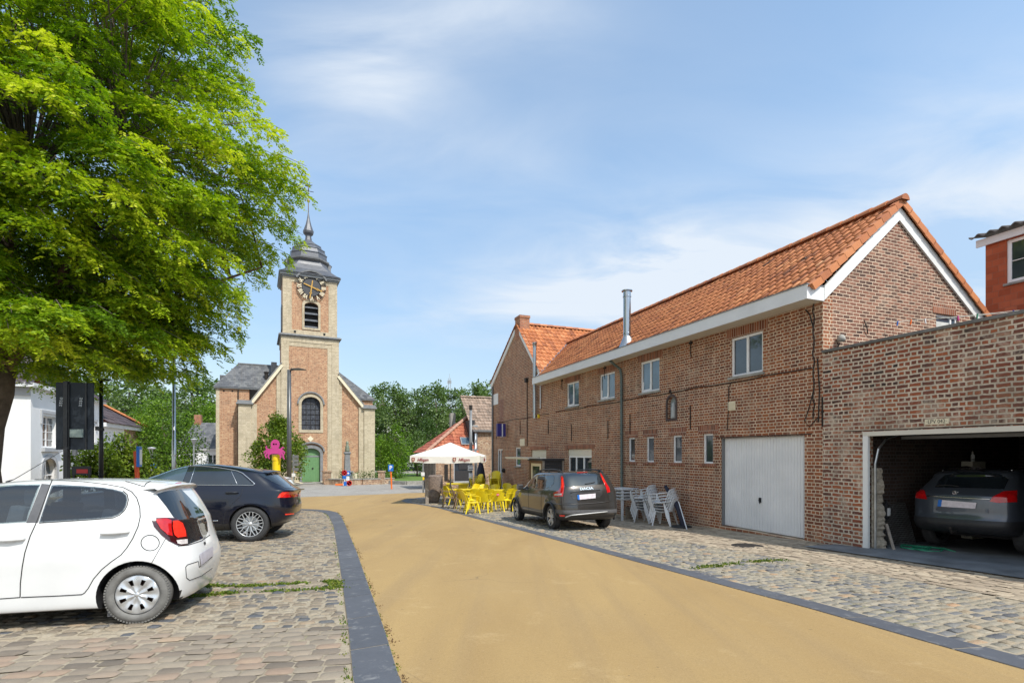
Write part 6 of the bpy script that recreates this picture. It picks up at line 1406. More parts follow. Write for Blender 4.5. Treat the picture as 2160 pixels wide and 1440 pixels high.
        for q in pts:
            h, n = s.ray(*q)
            if h is None: vs.append(Vector((0, 0, 0))); ok.append(False)
            else: vs.append(h + n * off); ok.append(True)
        tris = [t for t in tris if all(ok[i] for i in t)]
        if not tris: print('patch missed', name); return None
        return s._mk(name, vs, tris, mat, mirror, par)
    def front(s, name, poly, mat, off=.005, grid=.06, mirror=False):
        """a panel on the nose or windscreen, outline given as (y, z)"""
        dp = []
        for a, b in zip(poly, poly[1:] + poly[:1]):
            n = max(1, int(math.dist(a, b) / grid)); dp += [(a[0] + (b[0] - a[0]) * i / n, a[1] + (b[1] - a[1]) * i / n) for i in range(n)]
        ys = [p[0] for p in dp]; zs = [p[1] for p in dp]; ex = [(y, z) for y in np.arange(min(ys), max(ys), grid) for z in np.arange(min(zs), max(zs), grid) if inpoly(y, z, dp) and min(math.dist((y, z), q) for q in dp) > grid * .45]
        tris, pts = cdt(dp, (), ex); vs = []
        for q in pts:
            h = s.bvh.ray_cast(Vector((s.L + 1, q[0], q[1])), Vector((-1, 0, 0))); vs.append(h[0] + h[1] * off if h[0] is not None else None)
        tris = [t for t in tris if all(vs[i] is not None for i in t)]; vs = [v or Vector() for v in vs]
        return s._mk(name, vs, tris, mat, mirror) if tris else None
    def face(s, w, zb, zt, wt):
        s.front('windscreen', [(-w, zb), (w, zb), (wt, zt), (-wt, zt)], 'car_glass'); h = zb - .36
        s.front('headlamp', [(w * .55, h - .06), (w * .95, h - .02), (w * 1.0, h + .09), (w * .6, h + .05)], 'lamp_clear', mirror=True); s.front('grille', [(-w * .5, h - .06), (w * .5, h - .06), (w * .5, h + .04), (-w * .5, h + .04)], 'trim_black'); s.front('air_intake', [(-w * .6, .28), (w * .6, .28), (w * .55, .40), (-w * .55, .40)], 'trim_black'); s.front('number_plate', [(-.26, .44), (.26, .44), (.26, .55), (-.26, .55)], 'plate_white', .015)
    def _mk(s, name, vs, fs, mat, mirror, par=None, smooth=True):
        me = bpy.data.meshes.new(name); me.from_pydata([tuple(v) for v in vs], [], fs); bm = bmesh.new(); bm.from_mesh(me); bmesh.ops.delete(bm, geom=[v for v in bm.verts if not v.link_faces], context='VERTS'); bmesh.ops.recalc_face_normals(bm, faces=bm.faces); bm.to_mesh(me); bm.free()
        o = link(name, me, M[mat], par or s.root, smooth)
        if mirror:
            m2 = me.copy(); m2.transform(Matrix.Diagonal((1, -1, 1, 1))); m2.flip_normals(); m2.materials.clear(); link(name, m2, M[mat], par or s.root, smooth)
        return o
    def outline(s, poly, org, sc):
        out = []
        for x, y in poly:
            h, n = s.ray(org[0] + x / sc, org[1] + y / sc)
            if h is not None: out.append((h.x, h.z))
        return out
    def cabin(s, prof, w, wins, org, sc, seats):
        """hollow cabin and real openings for the side windows, with seats inside"""
        polys = [s.outline(p, org, sc) for p in wins]; bm = bmesh.new(); bm.from_mesh(s.body.data)
        def near(f, p, mg):
            xs = [q[0] for q in p]; zs = [q[1] for q in p]; fx = [v.co.x for v in f.verts]; fz = [v.co.z for v in f.verts]
            return max(fx) > min(xs) - mg and min(fx) < max(xs) + mg and max(fz) > min(zs) - mg and min(fz) < max(zs) + mg and abs(f.normal.y) > .3 and f.calc_center_median().z > .8
        fs = [f for f in bm.faces if any(near(f, p, .0) for p in polys)]
        bmesh.ops.subdivide_edges(bm, edges=list({e for f in fs for e in f.edges}), cuts=7, use_grid_fill=True)
        dl = [f for f in bm.faces if abs(f.normal.y) > .2 and any(inpoly(*(lambda c: (c.x, c.z))(f.calc_center_median()), p) for p in polys)]
        bmesh.ops.delete(bm, geom=dl, context='FACES'); bm.to_mesh(s.body.data); bm.free()
        x0, x1 = prof[0][0], prof[1][0]; k = MB(); k.box(x0, x1, -w, w, prof[0][1] - .25, prof[0][1] - .2); k.box(x0 - .02, x0, -w - .06, w + .06, prof[0][1] - .2, prof[2][1] - .02); k.build('cabin_floor', M['cabin_dark'], s.root)
        for x, zs, h, ys, wd in seats:
            for y in ys:
                k = MB(); k.cbox((x + .22, y, zs - .02), (.5, wd, .16)); k.cbox((x - .08, y, zs + h / 2 - .02), (.14, wd, h), Matrix.Rotation(R(-12), 3, 'Y')); k.cbox((x - .17, y, zs + h + .06), (.09, .24, .17)); k.build('seat', M['seat_grey'], s.root, bevel=.03)
        xf = prof[2][0]; k = MB(); k.cbox((xf - .12, 0, prof[2][1] - .12), (.3, 2 * w - .1, .22)); k.build('dashboard', M['trim_black'], s.root, bevel=.04)
        k = MB(); k.tube([(xf - .38 - .07 * math.sin(t), .33 + .18 * math.cos(t), prof[2][1] - .03 + .17 * math.sin(t)) for t in [2 * math.pi * i / 20 for i in range(21)]], .014, 6, cap=False); k.build('steering_wheel', M['trim_black'], s.root)
    def line(s, name, pts, r=.003, mat='gap', mirror=False, off=.0008, org=(0, 0), sc=1., par=None, step=2.):
        pts = [(org[0] + x / sc, org[1] + y / sc) for x, y in pts]; q = []
        for a, b in zip(pts, pts[1:]):
            n = max(1, int(math.dist(a, b) / step)); q += [(a[0] + (b[0] - a[0]) * i / n, a[1] + (b[1] - a[1]) * i / n) for i in range(n)]
        q.append(pts[-1]); P3 = []
        for p in q:
            h, n = s.ray(*p)
            if h is not None: P3.append(h + n * off)
        if len(P3) < 2: return None
        k = MB(); k.tube(P3, r, 6); o = k.build(name, M[mat], par or s.root, smooth=True)
        if mirror: m2 = o.data.copy(); m2.transform(Matrix.Diagonal((1, -1, 1, 1))); m2.flip_normals(); m2.materials.clear(); link(name, m2, M[mat], par or s.root, True)
        return o
    def wheel(s, style, tyre='tyre_black', rim=.7, w=.2):
        for wx in s.wx:
            for sg in (1, -1):
                Rr = s.R; rr = Rr * rim; k = MB(); y1 = s.hf * sg; y = lambda d: y1 - sg * d
                k.lathe([(rr, y(.02)), (rr + .01, y(.004)), (rr + (Rr - rr) * .4, y(-.004)), (Rr - .02, y(.008)), (Rr - .006, y(.022)), (Rr, y(.04)), (Rr, y(w - .04)), (Rr - .02, y(w - .01)), (rr, y(w))], 56, (wx, 0, Rr), 'y', cap=False)
                t = k.build('wheel', M[tyre], s.root, auto=50)
                tr = MB()
                for i in range(64):
                    a = 2 * math.pi * i / 64; tr.T = Matrix.Translation((wx, 0, Rr)) @ Matrix.Rotation(a, 4, 'Y'); yy = sorted((y(.012), y(.06))); tr.box(-.009, .009, yy[0], yy[1], Rr - .012, Rr + .004)
                tr.build('tread', M[tyre], t)
                r = MB(); c = (wx, 0, Rr)
                def P2(rad, ang, d): return (wx + rad * math.cos(ang), y(d), Rr + rad * math.sin(ang))
                if style == 'cap':
                    N, K = 96, [.0, .1, .22, .40, .5, .58, .68, .78, .90, .97, 1.0]; dep = [.012, .010, .012, .022, .016, .012, .010, .010, .014, .02, .034]
                    vs = [P2(rr * kk, 2 * math.pi * j / N, d + .007 * (.2 < kk < .92) * math.cos(16 * math.pi * (j - 0) / N)) for kk, d in zip(K, dep) for j in range(N)]; fs = []
                    for i in range(len(K) - 1):
                        for j in range(N):
                            ph = (j + .5) % 12
                            if 4 <= i <= 6 and 4.4 < ph < 7.6: continue
                            fs.append((i * N + j, i * N + (j + 1) % N, i * N + N + (j + 1) % N, i * N + N + j))
                    r.add(vs, fs); r.build('hubcap', M['alloy'], t, smooth=True)
                    g = MB(); g.lathe([(0, y(.004)), (rr * .10, y(.006)), (rr * .13, y(.016))], 20, c, 'y', cap=False); g.build('hub', M['alloy'], t, smooth=True)
                    b = MB(); b.lathe([(0, y(.06)), (rr * .98, y(.06))], 40, c, 'y'); b.build('rim', M['brake'], t)
                else:
                    b = MB(); b.lathe([(rr, y(.006)), (rr * .955, y(.01)), (rr * .94, y(.05)), (rr * .9, y(.12)), (0, y(.12))], 48, c, 'y', cap=False); b.build('rim', M['alloy_dark'], t, smooth=True)
                    b = MB(); b.lathe([(rr * .62, y(.10)), (rr * .62, y(.09)), (.05, y(.09))], 32, c, 'y', cap=False); b.build('brake_disc', M['galv'], t)
                    b = MB(); b.lathe([(rr * 1.0, y(.006)), (rr * .965, y(.004)), (rr * .95, y(.02))], 48, c, 'y', cap=False); b.build('rim_edge', M['alloy'], t, smooth=True)
                    if style == 'y':
                        for i in range(10):
                            a = 2 * math.pi * i / 10 + .1
                            r.bar(P2(rr * .12, a, .045), P2(rr * .52, a, .028), .022, .02, up=(0, 1, 0)); r.bar(P2(rr * .50, a, .028), P2(rr * .96, a + .20, .012), .017, .02, up=(0, 1, 0)); r.bar(P2(rr * .50, a, .028), P2(rr * .96, a - .20, .012), .017, .02, up=(0, 1, 0))
                    else:
                        for i in range(5):
                            a = 2 * math.pi * i / 5 + .3
                            for da in (-.22, .22): r.bar(P2(rr * .15, a + da * 1.3, .04), P2(rr * .95, a + da, .012), .042, .02, up=(0, 1, 0))
                            r.bar(P2(rr * .3, a, .05), P2(rr * .94, a, .02), .018, .02, up=(0, 1, 0))
                    r.build('spokes', M['alloy'], t, bevel=.003)
                    b = MB(); b.lathe([(0, y(.018)), (rr * .14, y(.02)), (rr * .17, y(.05))], 20, c, 'y', cap=False); b.build('hub', M['alloy'], t, smooth=True)
        k = MB(); k.box(s.wx[0] - .1, s.wx[0] + .1, -s.hf + .1, s.hf - .1, s.R - .08, s.R + .05); k.box(s.wx[0], s.wx[1], -.5, .5, .22, .34); k.build('underbody', M['dark'], s.root)
# ================================================================== small white hatchback, nearest
E_ = 3.2
rowsA = [(.16, .16, 3.15, .73, .3, .4, 3.4, 3), (.19, .09, 3.36, .775, .34, .5, 3.4, 3), (.32, .04, 3.45, .79, .38, .7, 3.3, 3), (.52, .0, 3.465, .80, .40, .8, 3.2, 3), (.66, .02, 3.45, .8075, .44, .85, 3, 3), (.80, .07, 3.40, .802, .45, .9, 3, 3), (.92, .105, 3.22, .792, .42, .9, 3, 2.6),
         (1.0, .125, 2.95, .782, .40, .9, 3, 2.4), (1.05, .15, 2.75, .765, .38, .7, 3, 2.4), (1.18, .215, 2.50, .722, .36, .5, 3, 2.4), (1.30, .285, 2.24, .675, .34, .45, 3, 2.4), (1.375, .335, 2.06, .635, .34, .45, 3, 2.4), (1.42, .42, 1.90, .575, .36, .4, 3, 2.4), (1.447, .60, 1.70, .46, .35, .35, 2.6, 2.4), (1.46, .85, 1.45, .26, .25, .25, 2.4, 2.4), (1.463, 1.05, 1.3, .08, .1, .1, 2, 2)]
def white_car():
    C = Car('hatchback_car', 'small white hatchback with red rear lamps, nearest on the cobbles', rowsA, 3.465, (.48, 2.82), .287, R(195), G(286, 1315), .775,
            [M['car_white'], M['trim_black']], lambda x, y, z: 1 if z < .18 else 0, arch_r=1.20, flare=.018)
    o, s = (0, 980), 4.
    kw = dict(org=o, sc=s)
    C.patch('rear_side_window', [(437, 172), (500, 168), (700, 178), (860, 190), (960, 205), (1035, 225), (1068, 255), (1076, 295), (1065, 345), (1040, 390), (1000, 420), (950, 440), (800, 455), (600, 468), (330, 485)], 'car_glass_tint', .004, True, **kw)
    C.patch('front_side_window', [(-420, 330), (-250, 240), (-100, 195), (0, 178), (130, 166), (345, 164), (225, 483), (0, 498), (-200, 505), (-420, 510)], 'car_glass_clear', .004, True, **kw)
    C.patch('door_pillar', [(352, 160), (428, 166), (322, 487), (222, 490)], 'trim_grey', .003, True, **kw)
    C.line('window_rubber', [(-380, 170), (-100, 130), (0, 122), (200, 122), (440, 126)], .005, mirror=True, **kw)
    C.line('panel_gap', [(445, 127), (700, 143), (900, 165), (1040, 190), (1110, 225), (1155, 280), (1180, 360), (1183, 440), (1165, 520), (1120, 620), (1070, 700), (1020, 760), (940, 815), (860, 880), (790, 960), (745, 1040), (715, 1078), (690, 1092), (500, 1103), (180, 1116)], .0045, mirror=True, **kw)
    C.line('panel_gap', [(440, 128), (395, 250), (310, 480), (255, 600), (210, 740), (188, 860), (172, 1000), (170, 1116)], .0045, mirror=True, **kw)
    C.line('panel_gap', [(170, 1116), (0, 1128), (-300, 1140), (-600, 1150)], .0045, mirror=True, **kw)
    C.line('panel_gap', [(1395, 625), (1340, 720), (1275, 835)], .003, mirror=True, **kw)
    C.line('window_rubber', [(330, 490), (600, 473), (800, 460), (955, 446), (1010, 422), (1050, 385), (1072, 345), (1083, 295), (1074, 250), (1040, 220)], .0045, mirror=True, **kw)
    C.line('fuel_flap_gap', [(1267 + 77 * math.cos(t), 657 + 66 * math.sin(t)) for t in [math.pi * i / 12 for i in range(25)]], .004, **kw)
    C.patch('rear_window', [(1318, 248), (1400, 222), (1525, 205), (1590, 270), (1660, 345), (1712, 395), (1745, 480), (1752, 555), (1735, 610), (1580, 672), (1565, 580), (1545, 500), (1490, 455), (1462, 440), (1400, 350)], 'car_glass', .004, False, **kw)
    lp = C.patch('rear_lamp', [(1278, 462), (1320, 448), (1400, 446), (1480, 450), (1535, 475), (1562, 520), (1577, 590), (1578, 672), (1540, 680), (1490, 676), (1420, 640), (1360, 590), (1300, 520)], 'lamp_dark', .008, True, **kw)
    C.patch('lamp_lens', [(1312, 468), (1330, 456), (1400, 454), (1440, 470), (1440, 530), (1450, 600), (1410, 590), (1350, 535)], 'lamp_red', .016, False, par=lp, **kw)
    C.patch('lamp_lens', [(1448, 475), (1490, 472), (1530, 492), (1555, 560), (1560, 605), (1490, 615), (1462, 590), (1450, 530)], 'lamp_bright', .018, False, par=lp, **kw)
    C.patch('reversing_lens', [(1480, 635), (1572, 628), (1574, 666), (1520, 672), (1490, 664)], 'lamp_clear', .016, False, par=lp, **kw)
    C.patch('spoiler_lamp', [(1448, 182), (1470, 170), (1515, 165), (1505, 192), (1460, 198)], 'lamp_red', .035, False, **kw)
    C.line('roof_seam', [(1060, 140), (1130, 158), (1214, 184), (1235, 155), (1270, 138)], .005, **kw)
    C.patch('number_plate', [(1675, 755), (1790, 685), (1790, 765), (1688, 850)], 'plate_grey', .012, False, **kw)
    C.line('bumper_seam', [(1790, 775), (1680, 862), (1672, 812), (1580, 842), (1566, 862), (1572, 950), (1600, 972), (1700, 935), (1790, 870)], .004, **kw)
    C.line('hatch_gap', [(1500, 684), (1580, 678), (1700, 640), (1770, 590)], .0045, **kw)
    C.patch('hatch_button', [(1712, 652), (1726, 648), (1732, 668), (1720, 676)], 'trim_black', .01, False, grid=1, **kw)
    C.cabin([(.62, .68), (2.70, .68), (2.70, .97), (2.14, 1.34), (.62, 1.34)], .57, [[(450, 180), (700, 186), (860, 197), (955, 212), (1028, 232), (1060, 260), (1066, 295), (1056, 342), (1034, 384), (995, 412), (945, 432), (800, 447), (600, 459), (342, 476)], [(-405, 325), (-250, 247), (-100, 203), (0, 186), (130, 174), (336, 172), (218, 475), (0, 489), (-200, 496), (-405, 500)]], o, s, [(.95, .66, .50, (-.32, .32), .48), (1.75, .66, .55, (-.34, .34), .44)])
    # handles: a flat grey patch painting the cup's recess shade, and a rounded bar
    for (hx, hy, w) in ((975, 575, 113), (92, 635, 115)):
        a, n = C.ray(o[0] + (hx - w) / s, o[1] + (hy + 5) / s); b, n2 = C.ray(o[0] + (hx + w) / s, o[1] + (hy - 12) / s)
        if a and b:
            m = (a + b) / 2 + n * .03; k = MB(); k.tube([a + n * .004, a + n * .022, m, b + n2 * .022, b + n2 * .004], [.012, .017, .019, .016, .011], 10); h = k.build('door_handle', M['car_white'], C.root, smooth=True)
            C.patch('handle_cup', [(hx - 62, hy - 10), (hx - 45, hy - 38), (hx, hy - 46), (hx + 40, hy - 36), (hx + 48, hy - 12), (hx + 40, hy + 24), (hx, hy + 34), (hx - 45, hy + 26)], 'cup_shade', .002, False, grid=1.5, par=h, **kw)
    # spoiler lip
    k = MB(); n = 16; vs = []
    for i in range(n + 1):
        y = -.62 + 1.24 * i / n; e = (abs(y) / .62) ** 3; vs += [(.62, y, 1.405 - .07 * e), (.30 + .10 * e, y, 1.402 - .05 * e), (.27 + .10 * e, y, 1.385 - .05 * e), (.36 + .06 * e, y, 1.345 - .04 * e)]
    k.add(vs, [(i * 4 + j, i * 4 + 4 + j, i * 4 + 5 + j, i * 4 + 1 + j) for i in range(n) for j in range(3)]); k.build('spoiler', M['car_white'], C.root, smooth=True)
    k = MB(); k.tube([(2.0, .05, 1.42), (1.93, .05, 1.45), (1.45, .05, 1.80)], [.012, .004, .0025], 6); k.build('antenna', M['black_rubber'], C.root)
    k = MB(); k.box(.66, .74, .70, .74, .08, .24); k.build('mud_flap', M['trim_grey'], C.root)
    k = MB(); k.box(2.45, 2.62, .74, .93, .98, 1.13); k.build('wing_mirror', M['car_white'], C.root, bevel=.03)
    C.face(.60, 1.07, 1.385, .50); C.wheel('cap', 'tyre', .70, .17)
    return C
M['cup_shade'] = P('painted_cup_shade', (.60, .60, .59), .3, coat=.6)
CA = white_car()
def second_white_car():
    c = copy_tree(CA.root); tag(c, 'white car mostly hidden behind the dark coupe, only its roof end showing', 'car'); a = G(286, 1315)
    c.location = Vector((-7.15, 17.3, gz(17.3))); c.rotation_euler = (0, R(0.), R(184))
second_white_car()
# ================================================================== dark navy coupe-like suv
rowsB = [(.26, .60, 4.4, .80, .4, .5, 3, 3), (.32, .30, 4.7, .90, .5, .7, 3.2, 3), (.48, .06, 4.93, .965, .6, .9, 3.4, 3), (.72, .0, 4.97, .992, .6, 1., 3.4, 3), (.92, .03, 4.93, .995, .6, 1.1, 3.4, 3), (1.04, .04, 4.75, .985, .55, 1.1, 3.4, 2.8), (1.13, .02, 4.3, .965, .5, 1.2, 3.4, 2.5), (1.17, .06, 3.85, .95, .5, 1., 3.2, 2.4),
         (1.26, .20, 3.55, .91, .5, .7, 3, 2.4), (1.38, .35, 3.28, .86, .5, .6, 3, 2.4), (1.49, .48, 3.02, .81, .5, .6, 3, 2.4), (1.565, .58, 2.84, .765, .5, .55, 3, 2.4), (1.63, .85, 2.68, .70, .5, .5, 2.8, 2.4), (1.685, 1.2, 2.5, .61, .4, .45, 2.6, 2.4), (1.735, 1.6, 2.25, .45, .3, .3, 2.4, 2.4), (1.75, 1.85, 2.1, .18, .1, .1, 2, 2)]
def navy_car():
    C = Car('coupe_suv', 'dark navy coupe suv with large alloy wheels beside the white hatchback', rowsB, 4.97, (.88, 3.87), .392, R(193), G(526, 1142), .97,
            [M['car_navy'], M['trim_black']], lambda x, y, z: 1 if z < .40 else 0, arch_r=1.11, flare=.03)
    kw = dict(org=(260, 960), sc=5.4)
    C.patch('front_side_window', [(185, 228), (270, 190), (430, 150), (600, 128), (745, 127), (665, 330), (560, 332), (300, 334), (60, 336)], 'car_glass_mid', .004, True, **kw)
    C.patch('rear_side_window', [(822, 128), (900, 130), (1060, 145), (1215, 172), (1298, 330), (755, 328)], 'car_glass', .004, True, **kw)
    C.patch('quarter_window', [(1238, 175), (1300, 190), (1345, 215), (1470, 330), (1308, 330)], 'car_glass', .004, True, **kw)
    C.patch('door_pillar', [(748, 128), (818, 128), (752, 328), (670, 330)], 'car_glass', .003, False, **kw)
    C.line('chrome_strip', [(100, 262), (185, 226), (270, 186), (430, 146), (640, 119), (880, 121), (1060, 137), (1220, 162), (1300, 178), (1360, 203), (1430, 262), (1500, 325), (1470, 340), (1298, 338), (750, 336), (560, 338), (60, 344)], .009, 'chrome', True, off=.006, **kw)
    C.line('window_rubber', [(820, 128), (755, 325)], .006, 'chrome', **kw); C.line('window_rubber', [(1225, 168), (1300, 330)], .006, 'chrome', **kw)
    C.line('panel_gap', [(1360, 380), (1345, 440), (1330, 470)], .004, mirror=True, **kw); C.line('panel_gap', [(690, 340), (690, 600), (700, 800)], .004, mirror=True, **kw)
    C.line('panel_gap', [(1330, 470), (1230, 560), (1160, 660), (1140, 760), (1160, 835)], .004, mirror=True, **kw)
    C.line('panel_gap', [(1590, 540), (1700, 590), (1950, 600)], .004, **kw)
    lp = C.patch('rear_lamp', [(1752, 483), (1778, 440), (1810, 416), (1900, 412), (1975, 412), (1985, 470), (1850, 480)], 'lamp_red', .008, True, grid=1.2, **kw)
    C.patch('lamp_lens', [(1758, 480), (1782, 440), (1812, 420), (1860, 424), (1800, 478)], 'lamp_bright', .014, False, grid=1.2, par=lp, **kw)
    C.patch('reflector', [(1838, 664), (1940, 656), (1945, 668), (1842, 678)], 'lamp_bright', .01, True, grid=1., **kw)
    C.patch('rear_window', [(1540, 215), (1640, 205), (1760, 260), (1960, 372), (1850, 372), (1700, 300)], 'car_glass', .004, True, **kw)
    C.patch('exhaust_trim', [(1860, 785), (1900, 745), (2000, 700), (2002, 740), (1950, 785), (1880, 800)], 'trim_grey', .01, False, grid=1.2, **kw)
    C.patch('exhaust_tip', [(1880, 783), (1908, 755), (1990, 722), (1985, 748), (1940, 780), (1892, 792)], 'dark', .016, False, grid=1.2, **kw)
    C.patch('door_handle_cup', [(1160, 430), (1180, 414), (1300, 412), (1315, 428), (1300, 446), (1180, 450)], 'trim_black', .003, False, grid=1.2, **kw)
    a, n = C.ray(260 + 1165 / 5.4, 960 + 430 / 5.4); b, n2 = C.ray(260 + 1312 / 5.4, 960 + 427 / 5.4)
    k = MB(); k.tube([a + n * .004, a + n * .024, (a + b) / 2 + n * .03, b + n2 * .024, b + n2 * .004], [.010, .014, .015, .014, .010], 8); k.build('door_handle', M['car_navy'], C.root, smooth=True)
    C.line('sill_trim', [(980, 745), (1080, 742)], .01, 'chrome', off=.004, **kw)
    k = MB(); n = 14; vs = []
    for i in range(n + 1):
        y = -.66 + 1.32 * i / n; e = (abs(y) / .66) ** 3; vs += [(1.0, y, 1.65 - .09 * e), (.50 + .1 * e, y, 1.60 - .06 * e), (.48 + .1 * e, y, 1.58 - .06 * e), (.8, y, 1.54 - .08 * e)]
    k.add(vs, [(i * 4 + j, i * 4 + 4 + j, i * 4 + 5 + j, i * 4 + 1 + j) for i in range(n) for j in range(3)]); k.build('spoiler', M['car_navy'], C.root, smooth=True)
    k = MB(); k.box(.0, .10, -.75, .75, 1.115, 1.14); k.build('tail_lip', M['car_navy'], C.root, bevel=.01)
    k = MB(); k.box(3.05, 3.25, .95, 1.12, 1.12, 1.3); k.build('wing_mirror', M['car_navy'], C.root, bevel=.04)
    C.face(.74, 1.22, 1.60, .60); C.wheel('y', 'tyre_black', .72, .28)
    return C
navy_car()
# ================================================================== grey estate by the house
rowsC = [(.26, .40, 4.1, .74, .3, .5, 4, 3), (.32, .14, 4.4, .83, .3, .6, 4, 3), (.44, .02, 4.52, .87, .3, .8, 4, 3), (.60, .0, 4.547, .885, .32, .9, 4, 3), (.80, .03, 4.52, .892, .32, .95, 4, 3), (.95, .045, 4.40, .89, .32, .95, 4, 2.8), (1.03, .055, 4.05, .882, .30, .9, 4, 2.5), (1.09, .07, 3.6, .868, .30, .8, 4, 2.4),
         (1.16, .10, 3.32, .848, .30, .6, 4, 2.4), (1.28, .17, 3.10, .815, .30, .5, 4, 2.4), (1.40, .25, 2.88, .782, .30, .5, 4, 2.4), (1.49, .32, 2.70, .748, .30, .45, 3.6, 2.4), (1.545, .40, 2.55, .70, .32, .45, 3.2, 2.4), (1.58, .58, 2.38, .61, .35, .4, 3, 2.4), (1.60, .85, 2.1, .45, .3, .3, 2.6, 2.4), (1.607, 1.2, 1.85, .2, .1, .1, 2, 2)]
def grey_car():
    C = Car('estate_car', 'dark grey estate car with black roof rails parked by the brick wall', rowsC, 4.547, (.86, 3.757), .330, R(108.5), G(1161, 1115), .86,
            [M['car_grey'], M['trim_black'], M['trim_grey']], lambda x, y, z: 1 if z < .40 else (2 if (x < .55 and .46 < z < .56) else 0), arch_r=1.14, flare=.03)
    kw = dict(org=(1040, 960), sc=4.696)
    C.patch('rear_window', [(702, 222), (722, 188), (780, 176), (900, 170), (1030, 168), (1048, 185), (1070, 225), (1098, 283), (1000, 290), (860, 300), (722, 312), (712, 290)], 'car_glass', .004, False, grid=1.3, **kw)
    l1 = C.patch('rear_lamp', [(672, 215), (684, 203), (696, 222), (706, 290), (702, 340), (692, 405), (606, 412), (600, 372), (655, 342), (672, 305), (675, 250)], 'lamp_red', .008, False, grid=1.2, **kw)
    C.patch('lamp_lens', [(678, 240), (686, 225), (694, 240), (698, 300), (685, 335), (676, 318), (682, 290)], 'lamp_bright', .014, False, grid=1., par=l1, **kw)
    C.patch('lamp_lens', [(612, 380), (680, 376), (684, 392), (614, 398)], 'lamp_clear', .014, False, grid=1., par=l1, **kw)
    l2 = C.patch('rear_lamp', [(1058, 172), (1070, 182), (1095, 225), (1125, 280), (1152, 322), (1158, 362), (1130, 372), (1118, 318), (1090, 262), (1066, 205)], 'lamp_red', .008, False, grid=1., **kw)
    if l2: C.patch('lamp_lens', [(1070, 195), (1092, 235), (1112, 280), (1104, 285), (1080, 238)], 'lamp_bright', .014, False, grid=.9, par=l2, **kw)
    C.patch('front_side_window', [(288, 332), (300, 290), (330, 248), (398, 206), (408, 212), (372, 334)], 'car_glass_clear', .004, True, grid=1.3, **kw)
    C.patch('rear_side_window', [(388, 332), (422, 208), (440, 192), (514, 186), (500, 326)], 'car_glass_tint', .004, True, grid=1.3, **kw)
    C.patch('quarter_window', [(516, 325), (530, 190), (598, 186), (606, 215), (602, 275), (580, 305), (560, 322)], 'car_glass_tint', .004, True, grid=1.3, **kw)
    C.cabin([(.9, .78), (3.25, .78), (3.25, 1.04), (2.72, 1.45), (.9, 1.45)], .66, [[(292, 329), (304, 292), (333, 252), (396, 212), (402, 216), (369, 330)], [(393, 328), (426, 212), (442, 197), (509, 191), (496, 322)], [(521, 321), (534, 195), (594, 191), (601, 216), (597, 273), (577, 301), (558, 317)]], (1040, 960), 4.696, [(1.45, .72, .52, (-.34, .34), .5), (2.25, .72, .56, (-.37, .37), .46)])
    C.line('panel_gap', [(378, 338), (352, 345), (350, 470), (360, 590)], .004, mirror=True, **kw); C.line('panel_gap', [(512, 330), (490, 350), (478, 400), (476, 470), (480, 600)], .004, mirror=True, **kw)
    C.line('panel_gap', [(712, 318), (702, 400), (696, 470), (900, 480), (1150, 455), (1135, 380)], .004, **kw)
    C.patch('number_plate_recess', [(765, 372), (800, 358), (1050, 342), (1080, 348), (1085, 378), (1060, 410), (1020, 424), (850, 444), (790, 425), (768, 395)], 'car_recess', .003, False, grid=1.3, **kw)
    C.line('recess_trim', [(768, 372), (800, 357), (930, 349), (1060, 341)], .016, 'car_grey', off=.01, **kw)
    p = C.patch('number_plate', [(832, 392), (1014, 376), (1014, 422), (838, 440)], 'plate_white', .012, False, grid=1.3, **kw)
    C.patch('plate_band', [(832, 392), (852, 390), (857, 438), (838, 440)], 'blue', .016, False, grid=1., par=p, **kw)
    C.line('wiper', [(910, 285), (960, 278), (1005, 268)], .010, 'trim_black', off=.02, **kw)
    C.patch('brake_light', [(830, 168), (935, 162), (935, 172), (832, 178)], 'lamp_red', .008, False, grid=1., **kw)
    C.patch('reflector', [(660, 588), (712, 590), (712, 602), (664, 602)], 'lamp_bright', .012, False, grid=1., **kw)
    C.line('skid_trim', [(715, 612), (770, 592), (900, 580), (1080, 562), (1135, 556)], .02, 'trim_silver', off=.006, **kw)
    C.line('bumper_ledge', [(600, 478), (700, 486), (900, 480), (1060, 468), (1165, 452)], .012, 'car_grey', off=.006, **kw)
    # lettering on the tailgate
    a, n = C.ray(1040 + 858 / 4.696, 960 + 334 / 4.696); b, _ = C.ray(1040 + 990 / 4.696, 960 + 326 / 4.696)
    w = (a - b).length; tx = text('lettering', 'DACIA', .095, M['chrome'], C.root, depth=.004, bold=.003)
    bw = tx.dimensions.x if tx.dimensions.x > 0 else .3
    xs = [v.co.x for v in tx.data.vertices]; bw = max(xs) - min(xs); tx.scale = (w / bw, 1, 1)
    c = (a + b) / 2 + n * .01; tx.location = c; xd = (b - a).normalized(); zd = n.normalized(); yd = zd.cross(xd).normalized(); zd = xd.cross(yd)
    tx.rotation_euler = Matrix((xd, yd, zd)).transposed().to_euler()
    for sg in (1, -1):
        k = MB(); k.tube([(.55, sg * .62, 1.55), (.75, sg * .63, 1.625), (1.3, sg * .635, 1.655), (2.1, sg * .62, 1.645), (2.45, sg * .60, 1.55)], [.015, .02, .02, .02, .015], 8)
        for x in (.8, 1.5, 2.2): k.box(x - .04, x + .04, sg * .625 - .02, sg * .625 + .02, 1.55, 1.65)
        k.build('roof_rail', M['trim_black'], C.root, smooth=False)
        k = MB(); k.box(3.02, 3.2, sg * .87 if sg > 0 else -1.06, 1.06 if sg > 0 else -.87, 1.02, 1.2); k.build('wing_mirror', M['car_grey'], C.root, bevel=.04)
